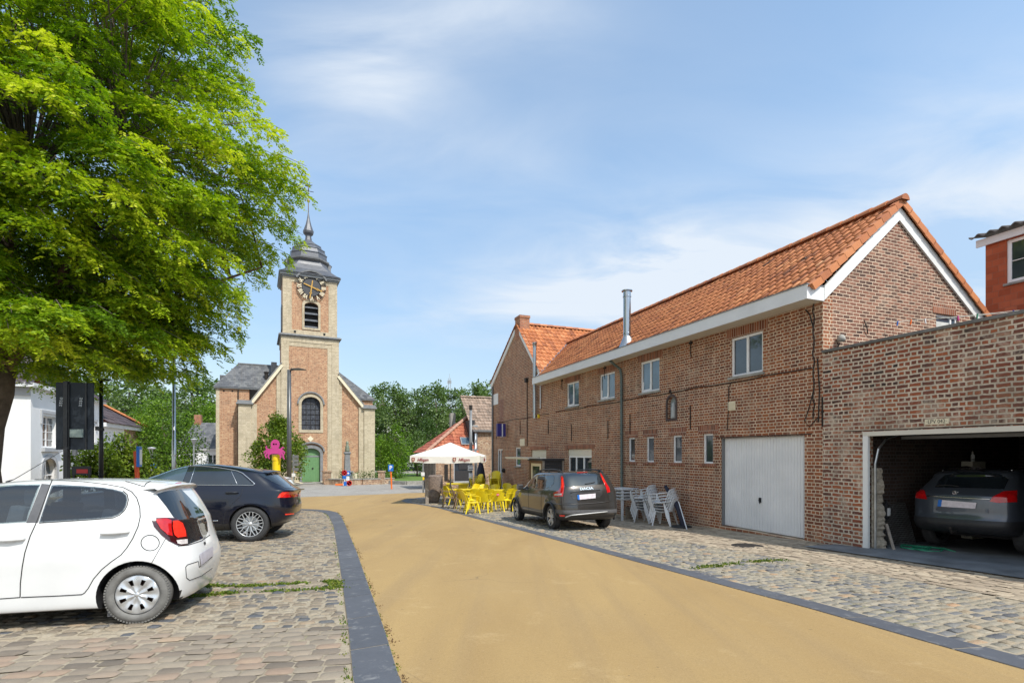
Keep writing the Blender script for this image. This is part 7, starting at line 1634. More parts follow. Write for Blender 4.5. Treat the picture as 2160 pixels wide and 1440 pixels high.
        for wx in C.wx:     # plastic arch trims
            k = MB(); k.tube([(wx + .405 * math.cos(t), sg * (.892 + .012), .33 + .405 * math.sin(t)) for t in [R(-12 + 204 * i / 16) for i in range(17)]], .032, 6); k.build('arch_trim', M['trim_black'], C.root)
    C.face(.70, 1.13, 1.50, .60); C.wheel('five', 'tyre_black', .70, .205)
    return C
M['car_recess'] = P('dark_plate_recess', (.035, .033, .033), .35, coat=.6); M['trim_silver'] = P('silver_trim', (.33, .33, .33), .4, .5)
grey_car()
# ================================================================== suv inside the open garage
rowsD = [(.30, .35, 3.8, .74, .3, .5, 3.4, 3), (.36, .10, 4.05, .82, .35, .6, 3.4, 3), (.50, .0, 4.15, .86, .4, .8, 3.4, 3), (.66, .05, 4.16, .87, .4, .9, 3.4, 3), (.82, .06, 4.12, .87, .4, .9, 3.4, 3), (.96, .07, 3.9, .865, .38, .9, 3.4, 2.6), (1.04, .09, 3.5, .855, .36, .8, 3.4, 2.4), (1.12, .17, 3.2, .83, .36, .6, 3.2, 2.4),
         (1.24, .30, 2.95, .78, .34, .5, 3, 2.4), (1.36, .42, 2.7, .73, .34, .45, 3, 2.4), (1.45, .46, 2.5, .68, .34, .45, 3, 2.4), (1.51, .62, 2.3, .60, .34, .4, 3, 2.4), (1.54, .85, 2.0, .45, .3, .3, 2.6, 2.4), (1.55, 1.2, 1.8, .2, .1, .1, 2, 2)]
def garage_car():
    rz = R(21.2); an = Vector((*WP(-1.22, -1.60), 0)); an.z = gz(an.y) + .075
    C = Car('suv_car', 'blue grey suv seen from behind inside the open garage', rowsD, 4.16, (.80, 3.34), .325, rz, an, .84, [M['car_bluegrey'], M['trim_black']], lambda x, y, z: 1 if z < .60 else 0, arch_r=1.14)
    bpy.context.view_layer.update()
    kw = dict(org=(1720, 840), sc=3.6)
    C.patch('rear_window', [(908, 675), (940, 620), (985, 580), (1120, 560), (1400, 572), (1470, 610), (1432, 688), (1250, 682)], 'car_glass', .004, False, **kw)
    l = C.patch('rear_lamp', [(760, 690), (830, 698), (850, 765), (765, 755)], 'lamp_red', .008, False, **kw)
    C.patch('rear_lamp', [(1325, 782), (1345, 748), (1430, 705), (1530, 698), (1528, 786), (1390, 792)], 'lamp_red', .008, False, **kw)
    C.line('chrome_strip', [(850, 740), (1000, 748), (1330, 766)], .012, 'chrome', off=.006, **kw)
    p = C.patch('number_plate', [(938, 768), (1226, 792), (1216, 836), (930, 818)], 'plate_white', .012, False, **kw); C.patch('plate_band', [(938, 768), (965, 770), (958, 820), (930, 818)], 'blue', .016, False, par=p, grid=1., **kw)
    C.patch('reflector', [(770, 990), (815, 995), (815, 1035), (772, 1030)], 'lamp_bright', .01, False, grid=1.2, **kw); C.patch('reflector', [(1370, 1045), (1440, 1055), (1452, 1092), (1382, 1085)], 'lamp_bright', .01, False, grid=1.2, **kw)
    C.patch('spoiler_lamp', [(1080, 532), (1250, 534), (1250, 546), (1082, 544)], 'lamp_clear', .03, False, grid=1., **kw)
    a, n = C.ray(1720 + 1062 / 3.6, 840 + 722 / 3.6)
    if a is not None:
        xd = Vector((0, -1, 0)); zd = (n - xd * n.dot(xd)).normalized(); yd = zd.cross(xd); rot = Matrix((xd, yd, zd)).transposed().to_euler()
        tx = text('lettering', 'PEUGEOT', .045, M['chrome'], C.root, tuple(a + n * .01 + Vector((0, 0, -.085))), rot, .003, sx=1.4)
        k = MB(); q = a + n * .012
        for dy, dz, l_, ang in ((0, 0, .09, 70), (-.03, .01, .06, 30), (.03, -.02, .06, 110), (.02, .03, .05, 10), (-.02, -.04, .05, 95)): d = Vector((0, -math.cos(R(ang)), math.sin(R(ang)))) * l_ / 2; cc = q + Vector((0, dy, dz)); k.bar(cc - d, cc + d, .014, .01, up=(1, 0, 0))
        k.build('lion_badge', M['chrome'], C.root, bevel=.003)
    for sg in (1, -1):
        k = MB(); k.tube([(.75, sg * .56, 1.50), (.95, sg * .575, 1.57), (1.6, sg * .58, 1.59), (2.1, sg * .56, 1.53)], .018, 8); k.build('roof_rail', M['chrome'], C.root, smooth=True)
    k = MB(); k.tube([(.12, 0, .36), (-.04, 0, .34), (-.08, 0, .42)], .02, 8); k.lathe([(0, .40), (.025, .41), (.025, .45), (0, .46)], 10, (-.08, 0, 0)); k.build('tow_bar', M['iron'], C.root)
    C.line('wiper', [(915, 668), (1000, 662), (1090, 672)], .010, 'trim_black', off=.02, **kw)
    C.face(.68, 1.08, 1.44, .56); C.wheel('five', 'tyre_black', .70, .2)
garage_car()
# ------------------------------------------------------------------ garden furniture
def chair_proto(name, mat, label, slats=True):
    o = empty(name, (0, 0, 0), 0, label, 'chair')
    # faces +y; the backrest stands at -y
    def sheet(fn, nu, nv, th, nm, hole=None):
        V = []; Fq = []
        for sd in (0, 1):
            for i in range(nu + 1):
                for j in range(nv + 1):
                    p = fn(i / nu, j / nv); V.append((p[0], p[1] - (th if sd and nm == 'backrest' else 0), p[2] - (th if sd and nm != 'backrest' else 0)))
        n = (nu + 1) * (nv + 1); ix = lambda i, j, s: s * n + i * (nv + 1) + j
        keep = lambda i, j: not (hole and hole(i, j)) and 0 <= i < nu and 0 <= j < nv
        for i in range(nu):
            for j in range(nv):
                if not keep(i, j): continue
                a = (ix(i, j, 0), ix(i + 1, j, 0), ix(i + 1, j + 1, 0), ix(i, j + 1, 0)); Fq.append(a); Fq.append(tuple(ix(p, q, 1) for p, q in ((i, j), (i, j + 1), (i + 1, j + 1), (i + 1, j))))
                for (di, dj), e in (((-1, 0), ((i, j), (i, j + 1))), ((1, 0), ((i + 1, j), (i + 1, j + 1))), ((0, -1), ((i, j), (i + 1, j))), ((0, 1), ((i, j + 1), (i + 1, j + 1)))):
                    if not keep(i + di, j + dj): Fq.append((ix(*e[0], 0), ix(*e[1], 0), ix(*e[1], 1), ix(*e[0], 1)))
        k = MB(); k.add(V, Fq); return k.build(nm, M[mat], o, auto=50)
    sheet(lambda u, v: (-.22 + .44 * u, -.20 + .42 * v, .42 - .025 * math.sin(math.pi * v) - .012 * math.sin(math.pi * u) + (.02 * (v > .9))), 8, 8, .012, 'seat')
    def bk(u, v):
        w = .225 * (1 - .18 * max(0, v - .55) ** 1.3 * 4 * .5); x = (2 * u - 1) * w; top = .40 * v * (1 - .10 * abs(2 * u - 1) ** 2.5 * (v > .85))
        return (x, -.20 - .13 * v - .05 * (1 - (2 * u - 1) ** 2), .42 + top)
    sheet(bk, 15, 12, .012, 'backrest', (lambda i, j: 3 <= j <= 9 and i in (2, 4, 6, 8, 10, 12)) if slats else None)
    for sx in (-1, 1):
        for fy, y0, y1 in ((1, .20, .26), (-1, -.20, -.30)):
            k = MB(); a = Vector((sx * .215, y0, .415)); b = Vector((sx * .27, y1, 0)); d = b - a
            for s0, w in ((0, 0),):
                xs = Vector((sx * .05, 0, 0)); ys = Vector((0, -fy * .055, 0)); t = .7
                vs = [a, a - xs, a + ys, b, b - xs * t, b + ys * t, a + Vector((-sx * .008, -fy * .008, 0)) , b + Vector((-sx * .008, -fy * .008, 0))]
                k.add(vs, [(0, 1, 4, 3), (0, 2, 5, 3), (1, 6, 7, 4), (2, 6, 7, 5), (3, 4, 7, 5), (0, 1, 6, 2)])
            k.build('leg', M[mat], o)
        k = MB(); pts = [Vector((sx * .25, .24, .0 + .40)), Vector((sx * .275, .23, .60)), Vector((sx * .28, .16, .645)), Vector((sx * .275, -.05, .66)), Vector((sx * .225, -.27, .70))]
        for a, b in zip(pts, pts[1:]): k.bar(a, b + (b - a).normalized() * .012, .05, .018, up=(sx, 0, .2) if a.z < .6 else (0, 0, 1))
        k.build('armrest', M[mat], o, bevel=.004)
    return o
def put(o, p, rz, s=1., label=None, group=None, first=False, z=0, tilt=0):
    c = o if first else copy_tree(o); c.location = (p[0], p[1], gz(p[1]) + z); c.rotation_euler = (tilt, 0, rz); c.scale = (s, s, s)
    if label: c['label'] = label
    if group: c['group'] = group
    return c
def X(px, Y): return ((px - CX) / F * Y, Y)
yc = chair_proto('garden_chair', 'yellow_plastic', 'yellow', False)
bc = chair_proto('garden_chair', 'brown_plastic', 'brown', True)
wc = chair_proto('garden_chair', 'white_plastic', 'white')
GY = 'yellow and brown chairs around the terrace tables'
yl = [ # px, Y, rotation, label
 (996, 19.75, -75, 'yellow chair standing alone nearest the road, seen from its side'), (1021, 20.2, -15, 'yellow chair with its back turned between the lone chair and the logo chair'),
 (1049, 20.7, 5, 'yellow chair with a round printed logo on its back'), (1075, 21.2, 60, 'yellow chair squeezed between the logo chair and the grey estate'),
 (947, 25.4, 200, 'yellow chair behind the two brown chairs'), (975, 26.6, 180, 'yellow chair at the far side of the left terrace table'), (1002, 26.8, 175, 'yellow chair at the far side between both terrace tables'),
 (1022, 26.5, 185, 'yellow chair at the far side of the right terrace table'), (983, 22.0, -40, 'yellow chair just right of the second brown chair'), (1005, 22.2, -5, 'yellow chair tucked under the near edge of the left terrace table'), (1062, 24.6, 95, 'yellow chair at the wall end of the terrace tables'),
 (960, 24.3, -85, 'yellow chair at the left short end of the left terrace table'), (1036, 21.9, -8, 'yellow chair just behind the chair with the round logo'), (1018, 22.6, 8, 'yellow chair pushed under the right terrace table'), (1068, 22.6, 40, 'yellow chair between the logo chair and the wall end chair'), (1042, 26.3, 170, 'yellow chair at the far right corner of the terrace tables'), (991, 21.0, -50, 'yellow chair just behind the lone chair nearest the road')]
for i, (px, Y, a, lb) in enumerate(yl):
    c = put(yc, X(px, Y), R(a), 1.06, lb, GY, i == 0)
    if i == 2:
        k = MB(); k.lathe([(0, 0), (.055, 0), (.055, .002)], 18, (0, -.375, .66), 'y'); l1 = k.build('round_logo', M['red_sign'], c); k = MB(); k.box(-.045, .045, -.378, -.374, .65, .67); k.build('logo_band', M['white_sign'], l1)
for i, (px, Y, lb) in enumerate(((948, 22.6, 'brown chair at the left end of the terrace, nearest the wooden post'), (972, 22.0, 'brown chair between the left end chair and the yellow ones'))): put(bc, X(px, Y), R(-80), 1.06, lb, GY, i == 0)
# stacks against the wall
def stack(proto, p, rz, n, names, group, dz=.095, first=False, tilt=0, s=1.06):
    for i in range(n):
        d = Vector((-math.sin(rz), math.cos(rz))) * (.035 * i); put(proto, (p[0] - d[0] * 0 + d[0], p[1] + d[1]), rz, s, names(i), group, first and i == 0, z=dz * i, tilt=tilt)
ordn = ['lowest', 'second', 'third', 'fourth', 'fifth', 'sixth', 'seventh', 'eighth', 'ninth']
stack(yc, WP(19.4, .75), ANG - R(90) + R(150), 8, lambda i: f'yellow chair, {ordn[i]} from the ground of the tall stack by the wall', 'tall stack of yellow chairs', .09)
stack(yc, WP(20.9, 1.3), ANG + R(20), 6, lambda i: f'yellow chair, {ordn[i]} from the ground of the low leaning stack', 'low stack of yellow chairs', .085)
put(yc, WP(17.6, .7), ANG + R(80), 1.06, 'single yellow chair right of the tall yellow stack', GY); put(yc, WP(16.2, .8), ANG + R(60), 1.06, 'yellow chair half hidden by the front of the grey estate', GY)
stack(wc, WP(5.55, .62), ANG + R(-70), 5, lambda i: f'white plastic chair, {ordn[i]} from the ground of the stack beside the white tables', 'left stack of white chairs', .085, True)
stack(wc, WP(4.55, .70), ANG + R(-60), 4, lambda i: f'white plastic chair, {ordn[i]} from the ground of the stack nearest the garage door', 'right stack of white chairs', .085)
def table_proto(name, mat, w, d, h, label, cat='table'):
    o = empty(name, (0, 0, 0), 0, label, cat); k = MB(); k.box(-w / 2, w / 2, -d / 2, d / 2, h - .025, h); k.box(-w / 2 + .03, w / 2 - .03, -d / 2 + .03, d / 2 - .03, h - .06, h - .025); k.build('tabletop', M[mat], o, bevel=.012)
    for sx in (-1, 1):
        for sy in (-1, 1):
            k = MB(); a = Vector((sx * (w / 2 - .06), sy * (d / 2 - .06), h - .05)); b = Vector((sx * (w / 2 - .02), sy * (d / 2 - .02), 0)); xs = Vector((-sx * .07, 0, 0)); ys = Vector((0, -sy * .07, 0)); q = Vector((-sx * .012, -sy * .012, 0))
            k.add([a, a + xs, a + ys, b, b + xs * .7, b + ys * .7, a + q, b + q], [(0, 1, 4, 3), (0, 2, 5, 3), (1, 6, 7, 4), (2, 6, 7, 5), (3, 4, 7, 5), (0, 1, 6, 2)]); k.build('leg', M[mat], o)
    return o
yt = table_proto('garden_table', 'yellow_plastic', 1.35, .85, .74, 'yellow plastic table at the left end of the terrace')
put(yt, X(988, 24.3), R(4), 1, first=True, group='yellow terrace tables'); put(yt, X(1030, 23.6), R(-8), 1, 'yellow plastic table at the right end of the terrace', 'yellow terrace tables'); put(yt, X(965, 30.5), R(10), 1, 'yellow plastic table far back by the inn wall', 'yellow terrace tables')
wt = table_proto('garden_table', 'white_plastic', .78, .78, .74, 'white plastic table')
for i in range(4): put(wt, WP(6.75, .72), ANG + R(12), 1, f'white plastic table, {ordn[i]} from the ground of the stacked tables by the downpipe', 'stacked white tables', i == 0, z=.105 * i)
def folded_parasol():
    p = WP(3.95, .45); o = empty('folded_parasol', (p[0], p[1], gz(p[1])), ANG, 'folded dark blue parasol leaning over the white chairs', 'parasol')
    k = MB(); k.tube([(-.25, .25, .03), (.1, .12, .5), (.85, .02, 1.12)], [.06, .085, .05], 10); k.build('canopy', M['canvas_dark'], o, smooth=True); k = MB(); k.tube([(-.55, .38, .01), (.15, .1, .72)], .016, 8); k.build('pole', M['white_plastic'], o)
    k = MB(); k.lathe([(0, 0), (.28, 0), (.28, .05), (.06, .09), (.05, .2)], 24, (-.1, .2, 0)); k.build('base', M['black_rubber'], o, smooth=True)
folded_parasol()
def pot():
    p = WP(6.95, .25); o = MB(); o.lathe([(0, 0), (.14, 0), (.17, .05), (.19, .35), (.2, .38), (.17, .38), (.16, .3), (0, .3)], 20, (p[0], p[1], gz(p[1]))); tag(o.build('flower_pot', M['wood_grey'], auto=40), 'grey brown pot under the stacked white tables', 'pot')
pot()
def covered():
    p = WP(21.4, 1.0); o = empty('covered_parasol', (p[0], p[1], gz(p[1])), 0, 'tall black covered parasol standing by the gable house corner', 'parasol')
    k = MB(); k.lathe([(.10, .1), (.26, .25), (.30, .9), (.22, 1.5), (.10, 2.0), (.04, 2.2), (0, 2.22)], 12); k.build('canopy', M['canvas_dark'], o, smooth=True); k = MB(); k.lathe([(.0, 0), (.3, 0), (.3, .08), (.04, .1)], 16); k.build('base', M['black_rubber'], o)
covered()
# ================================================================== big parasol
def parasol():
    c = Vector((-3.05, 25.7, gz(25.7))); o = empty('parasol', c, R(-2), 'open cream square parasol with red lettering over the terrace', 'parasol'); hw = 1.62; ze, za = 2.33, 2.98
    k = MB(); n = 8; vs = []; fs = []
    # four panels, sagging a little between ribs
    for q in range(4):
        a, b = ((-1, -1), (1, -1), (1, 1), (-1, 1))[q], ((1, -1), (1, 1), (-1, 1), (-1, -1))[q]; base = len(vs)
        for i in range(n + 1):
            t = i / n
            for j in range(n + 1):
                s = j / n; x = (a[0] * (1 - s) + b[0] * s) * hw * t; y = (a[1] * (1 - s) + b[1] * s) * hw * t; sag = .06 * math.sin(math.pi * s) * t * (1 if t < 1 else .8) + .03 * math.sin(math.pi * t); vs.append((x, y, za - (za - ze) * t - sag))
        fs += [(base + i * (n + 1) + j, base + (i + 1) * (n + 1) + j, base + (i + 1) * (n + 1) + j + 1, base + i * (n + 1) + j + 1) for i in range(n) for j in range(n)]
    k.add(vs, fs); cv = k.build('canopy', M['canvas'], o, smooth=True)
    k = MB(); m = 24
    for q in range(4):
        a, b = ((-1, -1), (1, -1), (1, 1), (-1, 1))[q], ((1, -1), (1, 1), (-1, 1), (-1, -1))[q]; vs = []
        for j in range(m + 1):
            s = j / m; x = (a[0] * (1 - s) + b[0] * s) * hw; y = (a[1] * (1 - s) + b[1] * s) * hw; z = ze - .05 * math.sin(math.pi * s); w = 1.008 + .004 * math.sin(s * 30); vs += [(x * w, y * w, z), (x * w * 1.006, y * w * 1.006, z - .31 + .012 * math.sin(s * 19))]
        k.add(vs, [(2 * j, 2 * j + 2, 2 * j + 3, 2 * j + 1) for j in range(m)])
    va = k.build('valance', M['canvas'], cv, smooth=True)
    for x in (-1.02, .90):
        text('lettering', 'Affligem', .19, M['afflig'], va, (x, -hw * 1.028, ze - .19), (R(90), 0, 0), .002, sx=.86, bold=.003)
        k = MB(); s = x - .46; k.slab([(s - .075, .1), (s + .075, .1), (s + .075, 0), (s + .05, -.07), (s, -.11), (s - .05, -.07), (s - .075, 0)], (), -hw * 1.03, -hw * 1.025); k.T = Matrix(); b = k.build('shield_emblem', M['afflig'], va); b.location.z = ze - .19
        k = MB(); k.slab([(s - .012, .08), (s + .012, .08), (s + .012, -.08), (s - .012, -.08)], (), -hw * 1.034, -hw * 1.031); k.slab([(s - .05, .03), (s + .05, .03), (s + .05, .005), (s - .05, .005)], (), -hw * 1.0345, -hw * 1.0335); b = k.build('shield_cross', M['cream'], va); b.location.z = ze - .19
    text('lettering', 'Affligem', .24, M['afflig'], va, (hw * 1.03, .3, ze - .19), (R(90), 0, R(90)), .002, sx=.86, bold=.003)
    k = MB(); k.tube([(0, 0, 0), (0, 0, za - .02)], .035, 12); k.lathe([(0, 0), (.5, 0), (.5, .07), (.1, .1)], 4, a0=R(45)); k.build('pole', M['grey_metal'], o)
    for a in ((-1, -1), (1, -1), (1, 1), (-1, 1)):
        k = MB(); k.tube([(0, 0, za - .06), (a[0] * hw * .98, a[1] * hw * .98, ze - .03)], .014, 6); k.build('rib', M['wood_brown'], o)
        k = MB(); k.tube([(0, 0, 2.1), (a[0] * hw * .5, a[1] * hw * .5, (za + ze) / 2 - .08)], .012, 6); k.build('strut', M['wood_brown'], o)
parasol()
# ================================================================== street furniture
def thing(name, p, label, cat, rz=0, z=0, group=None): return empty(name, (p[0], p[1], gz(p[1]) + z), rz, label, cat, group)
def bollard():
    o = thing('wooden_bollard', (-4.1, 25.0), 'square weathered wooden post between road and parasol', 'bollard', R(20)); k = MB(); k.box(-.075, .075, -.075, .075, 0, 1.22); k.box(-.08, .08, -.08, .08, .92, .95); k.build('post', M['wood_grey'], o, bevel=.012)
    o = thing('boulder', (-3.95, 25.9), 'big rounded brown stone behind the wooden post', 'stone'); rnd = random.Random(4)
    bm = bmesh.new(); bmesh.ops.create_icosphere(bm, subdivisions=4, radius=.34)
    for v in bm.verts: 
        n = v.co.copy(); v.co *= 1 + .06 * math.sin(n.x * 13 + 2) * math.sin(n.y * 11) + .05 * math.sin(n.z * 16) ; v.co.z *= 1.05; v.co.z = max(v.co.z, -.30); v.co.x *= 1.1
    me = bpy.data.meshes.new('stone_body'); bm.to_mesh(me); bm.free(); link('stone_body', me, M['boulder'], o, True, loc=(0, 0, .3))
    o = thing('stone_trough', (-4.9, 33.2), 'big round brown stone trough by the inn veranda', 'trough'); k = MB(); k.lathe([(0, 0), (.42, 0), (.48, .2), (.46, 1.1), (.36, 1.15), (.34, .9), (0, .9)], 20); k.build('trough_body', M['boulder'], o, auto=40)
M['boulder'] = P('rough_brown_stone', (.23, .18, .15), .9, var=.4, scale=9, bump=.02)
bollard()
def poles():
    o = thing('utility_pole', X(993, 34.5), 'tall grey metal pole with small arm beside the inn', 'pole'); k = MB(); k.tube([(0, 0, 0), (0, 0, 5.6)], [.13, .085], 14); k.build('pole_shaft', M['grey_metal'], o, smooth=True)
    k = MB(); k.tube([(0, 0, 5.45), (0, 0, 5.75)], .11, 12); k.build('cap', M['iron'], o); k = MB(); k.box(0, .45, -.03, .03, 4.35, 4.42); k.box(.25, .5, -.05, .05, 4.30, 4.36); k.build('arm', M['galv'], o)
    k = MB(); k.box(-.22, .5, -.06, .06, 2.75, 2.84); k.box(-.22, .5, -.06, .06, 2.55, 2.62); k.build('bracket', M['galv'], o); k = MB(); k.lathe([(.135, 0.9), (.135, 1.25)], 14); k.build('white_band', M['white_sign'], o)
    for i, (z, h) in enumerate(((1.63, .13), (1.42, .2))):
        k = MB(); k.box(-.18, .18, -.16, -.14, z, z + h); s = k.build('sign_plate', M['white_sign'], o, bevel=.005); k = MB(); k.box(-.13, .13, -.164, -.16, z + h * .35, z + h * .62); k.build('sign_text_bar', M['ink'], s)
    o = thing('utility_pole', X(1003, 34.9), 'slimmer grey pole just right of the tall pole', 'pole'); k = MB(); k.tube([(0, 0, 0), (0, 0, 3.9)], [.09, .06], 12); k.build('pole_shaft', M['galv'], o, smooth=True); k = MB(); k.box(-.05, .05, -.1, 0, 3.3, 3.5); k.build('switch_box', M['stone_grey_light'], o)
    o = thing('notice_post', X(892.5, 33.8), 'thin pale post with a small white notice under the parasol edge', 'sign'); k = MB(); k.tube([(0, 0, 0), (0, 0, 1.9)], .05, 10); k.build('post', M['galv'], o); k = MB(); k.box(-.11, .11, -.08, -.06, 1.08, 1.32); k.build('sign_plate', M['white_sign'], o); k = MB(); k.box(-.02, .09, -.09, -.05, .82, 1.0); k.build('yellow_tag', M['yellow_paint'], o)
poles()
def psign():
    o = thing('parking_sign', G(825, 1031), 'blue parking sign with white P on a bright orange post', 'sign', R(4)); k = MB(); k.tube([(0.04, 0, 0), (-.03, 0, 1.6)], .055, 10); k.build('post', M['orange_plastic'], o)
    k = MB(); k.box(-.20, .17, -.08, -.055, 1.30, 1.78); s = k.build('sign_plate', M['blue'], o, bevel=.01); text('lettering', 'P', .40, M['white_sign'], s, (-.015, -.084, 1.54), (R(90), 0, 0), .003, bold=.012)
psign()
def round_sign(o, x, z, r, face, ring=None, bar=False, y=-.05):
    k = MB(); k.lathe([(0, 0), (r, 0), (r, .02), (0, .02)], 24, (x, y, z), 'y'); s = k.build('sign_plate', M[ring or face], o)
    if ring:
        k = MB(); k.lathe([(0, 0), (r * .78, 0)], 24, (x, y - .004, z), 'y'); k.build('sign_face', M[face], s)
        k = MB(); d = r * .8 * .7; k.bar((x - d, y - .008, z + d), (x + d, y - .008, z - d), r * .2, .004, up=(0, 1, 0)); k.bar((x - d, y - .0095, z - d), (x + d, y - .0095, z + d), r * .2, .004, up=(0, 1, 0)) if bar else None; k.build('sign_bar', M['red_sign'], s)
def road_signs():
    p = X(727, 43.2); o = thing('traffic_sign', p, 'temporary round no parking sign on a short base before the monument', 'sign'); k = MB(); k.tube([(0, 0, 0), (0, 0, 1.15)], .04, 8); k.box(-.3, .3, -.15, .15, 0, .12); k.build('post', M['white_sign'], o); round_sign(o, 0, 1.05, .22, 'blue', 'red_sign', True)
    k = MB(); k.box(-.15, .15, -.07, -.05, .55, .8); k.build('date_plate', M['blue'], o)
    p = X(734, 43.3); o = thing('traffic_sign', p, 'temporary blue arrow sign right of the no parking sign', 'sign'); k = MB(); k.tube([(0, 0, 0), (0, 0, 1.1)], .04, 8); k.box(-.22, .22, -.15, .15, 0, .12); k.build('post', M['galv'], o)
    k = MB(); k.box(-.2, .2, -.07, -.05, .82, 1.2); s = k.build('sign_plate', M['blue'], o); k = MB(); k.slab([(-.14, 1.05), (.02, 1.05), (.02, 1.12), (.15, 1.01), (.02, .9), (.02, .97), (-.14, .97)], (), -.078, -.073); k.build('arrow', M['white_sign'], s); k = MB(); k.box(-.14, .14, -.068, -.052, .4, .75); k.build('date_plate', M['white_sign'], o)
    o = thing('fallen_sign', X(737, 42.6), 'round red and blue sign lying propped at the low wall', 'sign'); round_sign(o, 0, .22, .22, 'blue', 'red_sign', False); k = MB(); k.box(-.45, -.2, -.05, 0, 0, .35); k.build('blue_board', M['blue'], o)
    o = thing('orange_barrier_board', X(718, 42.8), 'orange plastic foot lying before the low wall', 'barrier'); k = MB(); k.box(-.4, .2, -.1, .1, 0.02, .16); k.build('board', M['orange_plastic'], o, bevel=.02)
road_signs()
def octopus():
    o = thing('school_zone_post', X(583, 20.3), 'thick yellow post topped by a flat pink octopus cutout', 'post'); k = MB(); k.lathe([(.15, 0), (.15, 2.02), (.165, 2.03), (.165, 2.24), (.15, 2.25), (0, 2.26)], 24); k.build('post', M['yellow_paint'], o, auto=40)
    k = MB(); k.slab([(.05 + .17 * math.cos(t), 2.64 + .20 * math.sin(t)) for t in [2 * math.pi * i / 26 for i in range(26)]], (), -.222, -.20)
    k.slab([(-.12, 2.50), (.18, 2.50), (.30, 2.38), (.22, 2.28), (-.2, 2.28), (-.26, 2.38)], (), -.2205, -.2015)
    arms = [[(-.15, 2.42), (-.26, 2.46), (-.31, 2.54), (-.27, 2.60)], [(-.15, 2.38), (-.30, 2.40), (-.37, 2.36), (-.38, 2.30)], [(-.15, 2.34), (-.27, 2.32), (-.33, 2.24), (-.31, 2.15), (-.26, 2.13)], [(-.12, 2.32), (-.20, 2.26), (-.22, 2.17), (-.17, 2.09)],
            [(.20, 2.42), (.29, 2.47), (.34, 2.54), (.40, 2.50)], [(.22, 2.38), (.34, 2.40), (.41, 2.34), (.40, 2.27)], [(.2, 2.34), (.31, 2.32), (.36, 2.22), (.37, 2.12), (.42, 2.08)], [(.17, 2.32), (.25, 2.26), (.27, 2.16), (.23, 2.09)]]
    for j, a in enumerate(arms):
        n = len(a); L_, R_l = [], []
        for i, p in enumerate(a):
            q0 = Vector(a[max(0, i - 1)]); q1 = Vector(a[min(n - 1, i + 1)]); d = (q1 - q0).normalized(); w = .050 * (1 - .72 * i / (n - 1)); L_.append((p[0] - d.y * w, p[1] + d.x * w)); R_l.append((p[0] + d.y * w, p[1] - d.x * w))
        k.slab(L_ + R_l[::-1], (), -.2195 + .0006 * j, -.203 + .0006 * j)
    b = k.build('octopus_board', M['pink'], o)
    k = MB(); k.lathe([(0, 0), (.035, 0)], 14, (.0, -.2245, 2.66), 'y'); k.lathe([(0, 0), (.03, 0)], 14, (.09, -.2245, 2.66), 'y'); k.build('eye', M['white_sign'], b); k = MB(); k.lathe([(0, 0), (.018, 0)], 12, (.0, -.227, 2.66), 'y'); k.lathe([(0, 0), (.015, 0)], 12, (.09, -.227, 2.66), 'y'); k.build('pupil', M['ink'], b)
octopus()
